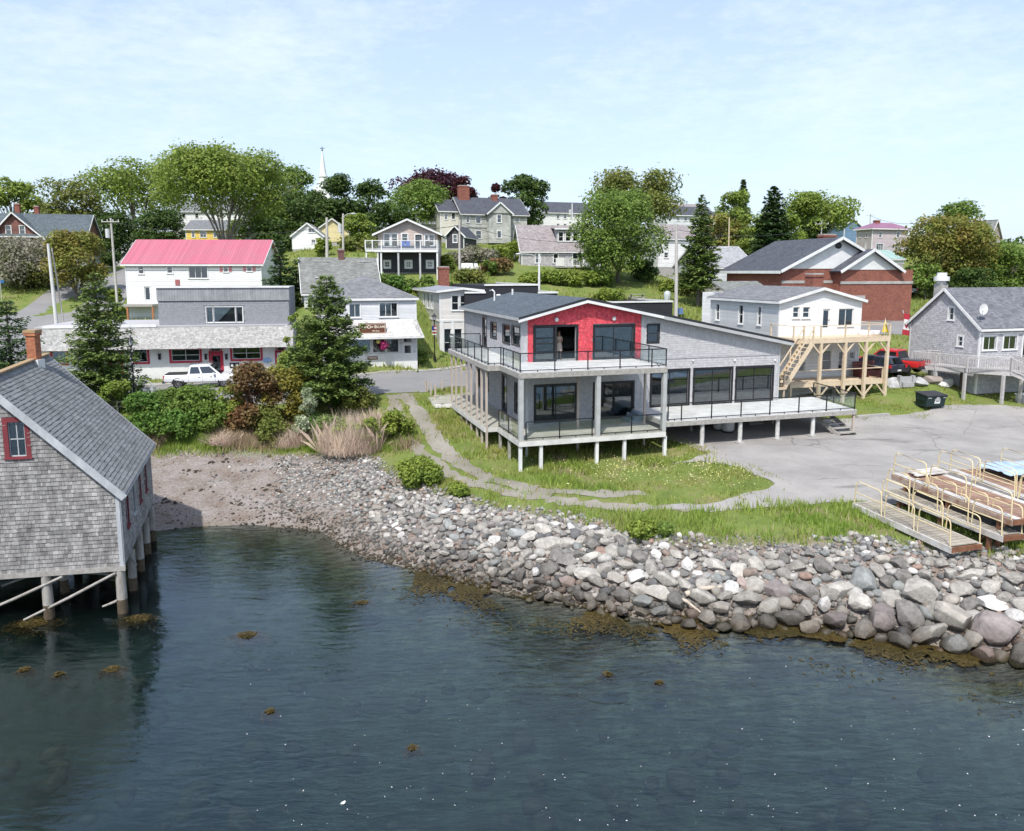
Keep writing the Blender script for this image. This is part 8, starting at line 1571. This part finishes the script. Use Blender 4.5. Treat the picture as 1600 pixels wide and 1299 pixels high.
# ---------------------------------------------------------------- poles, lamps, wires
POLE=mat('grey_pole_wood',(.50,.48,.45),.85,(.38,.36,.33),3,.3,30,streak=.2)
tops={}
def pole(key,px,pt,pb,Yd,label,arm=0,trans=0,lamp=0,pxb=None,r=.15,z0=None,m=None,nm='utility_pole'):
    x,y,zt=PY(px,pt,Yd); xb=PY(pxb or px,pb,Yd)[0]; zb=h(xb,y) if z0 is None else z0; t=thing(nm,label,'pole',(xb,y,zb)); H_=zt-zb; dx=x-xb
    MB().tube([(0,0,-.8),(dx*.5,0,H_*.5),(dx,0,H_)],[r*1.15,r,r*.75],9,m or POLE).build('pole_shaft',None,t,uv=False)
    if arm:
        for k in range(arm): MB().box(dx-1.1,dx+1.1,-.22,-.12,H_-.5-k*.8,H_-.4-k*.8,POLE).build('crossarm',None,t)
        for s in(-1,-.35,.35,1): MB().tube([(dx+s,-.17,H_-.4),(dx+s,-.17,H_-.18)],.05,6,WHITE).build('insulator',None,t,uv=False)
    if trans: MB().tube([(dx-.45,-.1,H_-2.4),(dx-.45,-.1,H_-1.3)],.27,12,mat('transformer_grey',(.55,.56,.57),.5)).build('transformer',None,t,uv=False)
    if lamp:
        MB().tube([(dx,0,H_-.5),(dx+lamp*.9,-.1,H_-.05),(dx+lamp*2.0,-.2,H_)],.04,6,mat('galvanised',(.5,.51,.52),.5)).build('lamp_arm',None,t,uv=False); MB().sphere((dx+lamp*2.3,-.2,H_-.02),.28,mat('galvanised',(.5,.51,.52),.5),10,6,(1.3,.6,.4)).build('lamp_head',None,t,uv=False)
    tops[key]=(x,y,zt); return t
pole('a',173,341,467,96,'grey utility pole with a transformer beside the hill road',arm=1,trans=1,pxb=183)
pole('b',205.5,337,372,160,'farther utility pole beside the top of the hill road',lamp=-1,pxb=207)
pole('c',75,381,501,78,'pale leaning pole at the road junction',pxb=88.5,r=.17,m=mat('whitish_pole',(.62,.62,.6),.8))
pole('d',81,388,503,78.6,'thin dark stay pole leaning against the pale pole',pxb=101,r=.08)
pole('e',510.5,340,404,100,'left of the twin grey poles above the gift shop roof',lamp=0,arm=0,r=.2); pole('f',536,334,404,102,'right of the twin grey poles with its lamp above the gift shop',lamp=.6,arm=0,trans=1)
pole('g',718,344,437,92,'tall pole beside the charcoal shed',arm=0,r=.14); pole('h',842.5,397,457,86,'white lamp pole in front of the grey cape house',lamp=-1,r=.13,m=WHITE)
pole('i',1057,351,497,76,'tall pale pole left of the layered fir',arm=0,r=.17); pole('j',818,318,352,165,'distant white pole beside the long white house',arm=1,pxb=818,r=.13); pole('k',894,318,345,168,'white distant pole before the long white house',r=.14,trans=1,m=WHITE); pole('k2',1023,310,345,150,'grey pole with transformers right of the large maple',arm=1,trans=1)
pole('l',1139.5,340,388,125,'brown unpainted pole in front of the rusty tree',r=.12,m=NEWWOOD); pole('m',1284,346,372,130,'pole with a crossarm above the brick hall roof',arm=1,r=.12); pole('n',1360,334,352,200,'thin pole rising behind the mauve house',arm=1); pole('o',1433,346,372,190,'thin pole left of the bushy rust tree')
pole('p',244,500,0,60,'x',r=.01) if 0 else None
def wire(a,b,sag,label,r=.022):
    a=np.array(a);b=np.array(b); pts=[a+(b-a)*k/10+np.array((0,0,-4*sag*(k/10)*(1-k/10))) for k in range(11)]; o=MB().tube(pts,r,4,BLKMET,cap=False).build('power_line',None,None,uv=False); tag(o,label,'wire')
wire(np.array(tops['a'])-(0,0,.5),np.array(tops['e'])-(0,0,1.2),1.2,'long power line from the transformer pole to the twin poles',.03); wire(np.array(tops['a'])-(0,0,.4),np.array(tops['b'])-(0,0,.6),.6,'power line between the two hill road poles',.03)
wire(np.array(tops['f'])-(0,0,1.0),np.array(tops['g'])-(0,0,.6),.8,'power line from the twin poles to the pole by the charcoal shed',.03); wire(np.array(tops['g'])-(0,0,.4),np.array(tops['i'])-(0,0,.6),1.6,'power line spanning the hill to the pale pole by the fir',.02); wire(np.array(tops['i'])-(0,0,.5),np.array(tops['m'])-(0,0,.5),1.2,'power line over the brick hall',.02); wire(np.array(tops['n'])-(0,0,.5),np.array(tops['o'])-(0,0,.5),.8,'distant power line behind the mauve house',.035)
wire(np.array(tops['c'])-(0,0,3),np.array(tops['a'])-(0,0,3.5),.5,'cable from the leaning pole to the transformer pole',.02)
def lamp_post(px,pt,pb,z0,label,deco=None):
    x,y,_=PZ(px,pb,z0); z=h(x,y); zt=PY(px,pt,y)[2]; H_=zt-z; t=thing('street_lamp',label,'street lamp',(x,y,z),0,'black street lamps')
    mb=MB(); mb.tube([(0,0,0),(0,0,.35)],.14,10,BLKMET); mb.tube([(0,0,.35),(0,0,.5)],.1,10,BLKMET); mb.build('base',None,t,uv=False); MB().tube([(0,0,.4),(0,0,H_-.75)],[.06,.05],9,BLKMET).build('pole_shaft',None,t,uv=False)
    mb=MB(); a=H_-.75; mb.tube([(0,0,a),(0,0,a+.08)],[.06,.15],8,BLKMET); 
    for k in range(6): th=k*1.047; mb.beam((.12*math.cos(th),.12*math.sin(th),a+.08),(.19*math.cos(th),.19*math.sin(th),a+.42),.02,.02,BLKMET)
    mb.tube([(0,0,a+.42),(0,0,a+.46),(0,0,a+.62),(0,0,a+.75)],[.23,.2,.08,.01],8,BLKMET); lh=mb.build('lantern_frame',None,t,uv=False); MB().tube([(0,0,a+.09),(0,0,a+.42)],[.11,.18],6,mat('lamp_lens',(.55,.58,.6),.3)).build('lens',None,lh,uv=False)
    if deco:
        mb=MB()
        for k in range(14): th=k*.9; mb.sphere((.07*math.cos(th),.07*math.sin(th),H_-1.05-k*.12),.06,deco[k%len(deco)],6,4)
        mb.build('garland',None,t,uv=False)
    return x,y,z,H_
lamp_post(211,524,636,4.2,'black street lamp with lantern head in front of the long shop',[mat('garland_grey',(.35,.36,.4),.7),BLACK])
x,y,z,H_=lamp_post(679.5,489,573,4.25,'street lamp with a draped flag in the gap beside the office',None)
fl=thing('street_flag','small stars and stripes flag hanging from the office street lamp','flag',(x,y,z+H_-2.2)); mb=MB(); RF=mat('flag_red',(.42,.03,.05),.8); WFm=mat('flag_white',(.72,.72,.72),.8); BF=mat('flag_blue',(.03,.04,.18),.8); mb.box(-.22,.0,-.12,-.1,.55,1.0,BF)
for k in range(6): mb.box(0 if k<3 else -.22,.22,-.12,-.1,.93-k*.15 if k>2 else .9-k*.15,1.0-k*.15,RF if k%2==0 else WFm)
mb.build('cloth',None,fl)
# maple leaf flag on a slanted staff
x,y,z=PY(1408,523,63.5); fg=thing('flag','red and white maple leaf flag hanging from a slanted staff','flag',(x,y,z)); MB().tube([(-.0,0,2.0),(1.3,.3,-1.2)],.03,6,WHITE).build('staff',None,fg,uv=False)
def fp(u,v): sw=.12*math.sin(v*5+u*3); return (.05+u*.62+v*.06*1.0+sw*.5,-.06+.08*math.sin(u*7),1.75-v*1.75-u*.12*(1))
mb=MB()
for i,(v0,v1,m) in enumerate(((0,.26,RF),(.26,.74,WFm),(.74,1,RF))):
    K=8; V=[];F=[]
    for a in range(K+1):
        for b in range(K+1): V.append(fp(b/K*(1-.25*abs(a/K-.5)),v0+(v1-v0)*a/K))
    for a in range(K):
        for b in range(K): F.append((a*(K+1)+b,(a+1)*(K+1)+b,(a+1)*(K+1)+b+1,a*(K+1)+b+1))
    mb.add(V,F,m,True)
co_=mb.build('cloth',None,fg,uv=False)
leaf=[(0,1),(.16,.7),(.38,.8),(.3,.38),(.5,.58),(.62,.45),(.95,.5),(.85,.25),(1,.12),(.5,-.3),(.56,-.5),(.06,-.42),(.06,-.9),(-.06,-.9),(-.06,-.42),(-.56,-.5),(-.5,-.3),(-1,.12),(-.85,.25),(-.95,.5),(-.62,.45),(-.5,.58),(-.3,.38),(-.38,.8),(-.16,.7)]
V=[]; 
for a,b in leaf: q=fp(.45+b*.30,.5-a*.17); V.append((q[0],q[1]-.03,q[2]))
c0_=fp(.45,.5); V.append((c0_[0],c0_[1]-.03,c0_[2])); MB().add(V,[(i,(i+1)%25,25) for i in range(25)],RF).build('maple_leaf',None,co_,uv=False)

# ---------------------------------------------------------------- small things
def gthing(px,py,name,label,cat,rz=0,group=None,z=None):
    g=G(px,py); return thing(name,label,cat,g,rz,group)
t=gthing(995,470,'picnic_table','pale picnic table on the lawn under the large maple','table',.3); MB().box(-.9,.9,-.38,.38,.72,.76,OLDWOOD).build('tabletop',None,t)
for s in(-1,1): MB().box(-.9,.9,s*.62,s*.88,.42,.46,OLDWOOD).build('bench_board',None,t); MB().beam((s*.7,-.75,0),(s*.7,.25,.72),.09,.05,OLDWOOD).beam((s*.7,.75,0),(s*.7,-.25,.72),.09,.05,OLDWOOD).build('leg',None,t)
for i,px in enumerate((724,731,737.5,746)):
    t=gthing(px,424.5,'garden_chair',['white garden chair farthest left of the row on the hill lawn','second white garden chair from the left on the hill lawn','third white garden chair from the left on the hill lawn','white garden chair standing apart at the right of the row'][i],'chair',.2*i,'white garden chairs on the hill')
    MB().box(-.28,.28,-.28,.25,.38,.43,WHITE).build('seat',None,t); MB().beam((0,.25,.4),(0,.45,1.05),.55,.05,WHITE).build('backrest',None,t)
    for s in(-1,1): MB().box(s*.3-.05,s*.3+.05,-.3,.3,.6,.64,WHITE).build('arm',None,t); MB().box(s*.27-.03,s*.27+.03,-.28,-.22,0,.6,WHITE).box(s*.27-.03,s*.27+.03,.2,.26,0,.6,WHITE).build('leg',None,t)
t=gthing(1042.5,470,'barrel','pale grey barrel standing on the lawn left of the tall pole','barrel'); MB().tube([(0,0,0),(0,0,.5),(0,0,.95),(0,0,1.1)],[.38,.42,.38,.2],14,mat('galvanised_barrel',(.5,.55,.58),.5)).build('barrel_body',None,t,uv=False)
t=gthing(1063,497,'lawn_chair','blue folding chair at the foot of the tall pole','chair'); B_=mat('blue_canvas',(.10,.18,.34),.8); MB().box(-.3,.3,-.25,.25,.38,.42,B_).build('seat',None,t); MB().box(-.3,.3,.22,.27,.42,1.0,B_).build('backrest',None,t)
for a,b in((-1,-1),(1,-1),(-1,1),(1,1)): MB().box(a*.28-.02,a*.28+.02,b*.22-.02,b*.22+.02,0,.4,BLKMET).build('leg',None,t)
# granite bench and rocks at the grass bank
t=gthing(1415,606,'stone_bench','rough granite slab bench on the grass bank behind the dumpster','bench',.1); t.scale=(.62,.62,.72); GR_=mat('granite',(.40,.40,.40),.9,(.28,.28,.28),6,.4,40)
MB().box(-.95,.95,-.1,.12,.35,1.05,GR_).build('backrest',None,t); 
for s in(-1,1): MB().box(s*.85-.14,s*.85+.14,-.3,.3,0,1.15,GR_).build('side_slab',None,t)
MB().box(-.7,.7,-.6,.0,.0,.5,GR_).build('seat',None,t)
for i,(px,py,s,c) in enumerate(((1398,605,.85,(.42,.42,.42)),(1437,601,.8,(.40,.40,.39)),(1455,598,.85,(.26,.22,.19)),(1474,602,1.05,(.55,.55,.54)))):
    g=G(px,py); o=link('rock',MR[i+2]); o.location=(g[0],g[1],g[2]+.2*s); o.scale=(s,s*.8,s*.75); o.rotation_euler=(.1,0,i*1.3); o.color=(*c,1); tag(o,['grey rock left of the granite bench','grey rock just right of the granite bench','brown rock between two pale rocks on the grass bank','large whitish rock at the end of the row on the grass bank'][i],'rock','rocks along the grass bank')
# white garden arbour, low fence and bench by the street lamp
t=gthing(226,634,'arbour','small white lattice arbour beside the street lamp','arbour',.2); 
for s in(-1,1):
    mb=MB(); mb.box(s*.6-.04,s*.6+.04,-.3,-.22,0,1.2,OLDTRIM); mb.box(s*.6-.04,s*.6+.04,.22,.3,0,1.2,OLDTRIM); 
    for k in range(5): mb.box(s*.6-.02,s*.6+.02,-.22,.22,.15+k*.22,.19+k*.22,OLDTRIM)
    mb.build('side_lattice',None,t)
MB().tube([(-.6,0,1.2),(-.42,0,1.5),(0,0,1.65),(.42,0,1.5),(.6,0,1.2)],.04,6,OLDTRIM).build('arch',None,t,uv=False)
mb=MB(); [mb.box(-.6,.6,.18,.22,.1+k*.2,.22+k*.2,OLDTRIM) for k in range(5)]; mb.build('back_slats',None,t,kind='stuff')
t=gthing(200,645,'low_fence','low grey wooden fence between street and scrub near the lamp','fence',.22)
for k in range(6): MB().box(-2.6+k*1.0-.05,-2.6+k*1.0+.05,-.05,.05,-.2,.75,OLDWOOD).build('fence_post',None,t)
for z_ in(.3,.62): MB().box(-2.7,2.5,-.02,.02,z_,z_+.1,OLDWOOD).build('fence_rail',None,t)
t=gthing(188,644,'park_bench','dark slatted bench behind the boathouse roof edge','bench',.22)
for k in range(4): MB().box(-.8,.8,-.25+k*.13,-.15+k*.13,.42,.45,BLKMET).build('seat_slat',None,t); MB().box(-.8,.8,.28,.31,.52+k*.12,.6+k*.12,BLKMET).build('back_slat',None,t)
for s in(-1,1): MB().box(s*.7-.04,s*.7+.04,-.25,.3,0,.42,BLKMET).build('leg',None,t)
t=gthing(3,470,'street_sign','small blue street sign at the left edge by the junction','sign'); MB().tube([(0,0,0),(0,0,2.6)],.04,6,mat('galvanised',(.5,.5,.5))).build('post',None,t,uv=False); MB().box(-.5,.5,-.03,.03,2.2,2.6,mat('blue_sign_face',(.03,.12,.28),.5)).build('sign_board',None,t)
t=gthing(147,448,'mailbox','white roadside box at the bend of the hill road','mailbox'); MB().box(-.3,.3,-.4,.4,.7,1.3,WHITE).build('box_body',None,t); MB().box(-.06,.06,-.06,.06,0,.7,OLDWOOD).build('post',None,t)
g=G(242,496); t=thing('wheelbarrow','dark red barrow on the flat ground under the red roofed house balcony','barrow',(g[0],g[1],g[2])); MB().add([(-.4,-.3,.7),(.5,-.3,.65),(.5,.3,.65),(-.4,.3,.7),(-.2,-.18,.35),(.25,-.18,.35),(.25,.18,.35),(-.2,.18,.35)],[(0,4,5,1),(1,5,6,2),(2,6,7,3),(3,7,4,0),(4,7,6,5)],CRIM).build('tray',None,t); MB().tube([(.55,-.04,.2),(.55,.04,.2)],.2,12,TYRE).build('wheel',None,t,uv=False); MB().beam((.5,.2,.3),(-1,.3,.6),.04,.04,BLKMET).beam((.5,-.2,.3),(-1,-.3,.6),.04,.04,BLKMET).build('handle',None,t)
# parking kerb timber by the stairs
t=gthing(1345,655,'kerb_timber','grey timber kerb at the end of the right deck stairs','timber',HM.a+.05); MB().box(-.3,2.4,-.12,.12,-.02,.2,CONC).build('beam',None,t)

# ---------------------------------------------------------------- person in the open upper doorway
px_,pz_=hf.hit(873.5,521,1.0); pt=thing('person','person in a pale sleeveless dress standing in the open upper doorway, arms folded','person',(*hf.w(px_,1.0),Z3+zu),HM.a)
SKIN=mat('skin',(.42,.25,.18),.6); DRESS=mat('pale_print_dress',(.55,.50,.44),.85,(.40,.34,.30),14); HAIR=mat('grey_brown_hair',(.16,.11,.08),.7)
def skin(name,vs,ed,rad,m,par,sub=1,root=0):
    me=bpy.data.meshes.new(name); me.from_pydata(vs,ed,[]); o=bpy.data.objects.new(name,me); col.objects.link(o); o.modifiers.new('s','SKIN'); 
    sv=me.skin_vertices[0].data
    for i,r_ in enumerate(rad): sv[i].radius=r_ if hasattr(r_,'__len__') else (r_,r_); sv[i].use_root=(i==root)
    ss=o.modifiers.new('b','SUBSURF'); ss.levels=sub; ss.render_levels=sub; dg=bpy.context.evaluated_depsgraph_get(); m2=bpy.data.meshes.new_from_object(o.evaluated_get(dg)); m2.name=name; bpy.data.objects.remove(o)
    m2.materials.clear(); m2.materials.append(m); m2.polygons.foreach_set('use_smooth',[True]*len(m2.polygons)); return link(name,m2,par)
vs=[(0,0,.92),(0,0,1.08),(0,-.01,1.24),(0,0,1.38),(0,0,1.45),(0,-.01,1.53),(0,-.015,1.61),(-.17,0,1.36),(-.21,-.02,1.12),(-.07,-.18,1.06),(.06,-.2,1.10),(.17,0,1.36),(.21,-.02,1.13),(.07,-.2,1.14),(-.05,-.22,1.16),(-.09,0,.86),(-.1,-.01,.48),(-.1,.02,.1),(-.1,-.1,.04),(.09,0,.86),(.1,-.01,.48),(.1,.02,.1),(.1,-.1,.04)]
ed=[(0,1),(1,2),(2,3),(3,4),(4,5),(5,6),(3,7),(7,8),(8,9),(9,10),(3,11),(11,12),(12,13),(13,14),(0,15),(15,16),(16,17),(17,18),(0,19),(19,20),(20,21),(21,22)]
rad=[(.15,.11),(.12,.09),(.14,.1),(.13,.08),.048,(.085,.1),(.08,.09),.055,.042,.034,.026,.055,.042,.034,.026,.085,.055,.036,.034,.085,.055,.036,.034]
b_=skin('body',vs,ed,rad,SKIN,pt,2)
n=18; V=[];F=[]; pr=[(.15,.115,1.38),(.155,.12,1.24),(.135,.105,1.08),(.175,.14,.92),(.20,.165,.72),(.23,.19,.52)]
for a,b,zc_ in pr:
    for k in range(n): th=6.2832*k/n; V.append((a*1.03*math.cos(th)*(1+.04*math.sin(5*th)*(1.4-zc_)),b*1.06*math.sin(th),zc_))
for i in range(len(pr)-1):
    for k in range(n): F.append((i*n+k,(i+1)*n+k,(i+1)*n+(k+1)%n,i*n+(k+1)%n))
MB().add(V,F,DRESS,True).build('dress',None,pt,uv=False); MB().sphere((0,.03,1.63),.108,HAIR,12,8,(.95,1,1.05)).sphere((0,.07,1.54),.09,HAIR,10,6,(1,.7,1.1)).build('hair',None,pt,uv=False)
mb=MB(); mb.sphere((0,-.115,1.575),.016,SKIN,6,4,(.8,1,1.3)); mb.sphere((-.033,-.098,1.6),.011,WHITE,6,4); mb.sphere((.033,-.098,1.6),.011,WHITE,6,4); mb.sphere((-.033,-.107,1.6),.006,BLACK,6,4); mb.sphere((.033,-.107,1.6),.006,BLACK,6,4); mb.sphere((0,-.1,1.535),.018,mat('lips',(.35,.12,.1),.6),6,4,(1.3,.6,.4)); mb.sphere((-.088,.0,1.58),.02,SKIN,6,4,(.4,.8,1.3)); mb.sphere((.088,.0,1.58),.02,SKIN,6,4,(.4,.8,1.3)); mb.build('face',None,pt,uv=False)
for s,bx_ in((1,(.06,-.2,1.10)),(-1,(-.05,-.22,1.16))):
    for k in range(4): MB().tube([(bx_[0],bx_[1]-.01,bx_[2]+.02-.013*k),(bx_[0]+s*.05,bx_[1]-.015,bx_[2]+.024-.014*k),(bx_[0]+s*(.085-.006*abs(k-1.3)),bx_[1]+.0,bx_[2]+.018-.014*k)],[.010,.009,.007],6,SKIN).build('finger',None,pt,uv=False)
    MB().tube([(bx_[0],bx_[1]-.01,bx_[2]+.02),(bx_[0]+s*.03,bx_[1]-.03,bx_[2]+.05)],[.012,.009],6,SKIN).build('thumb',None,pt,uv=False)
for s in(-1,1): MB().box(s*.1-.045,s*.1+.045,-.16,.06,.0,.05,BLACK).build('shoe',None,pt,uv=False)
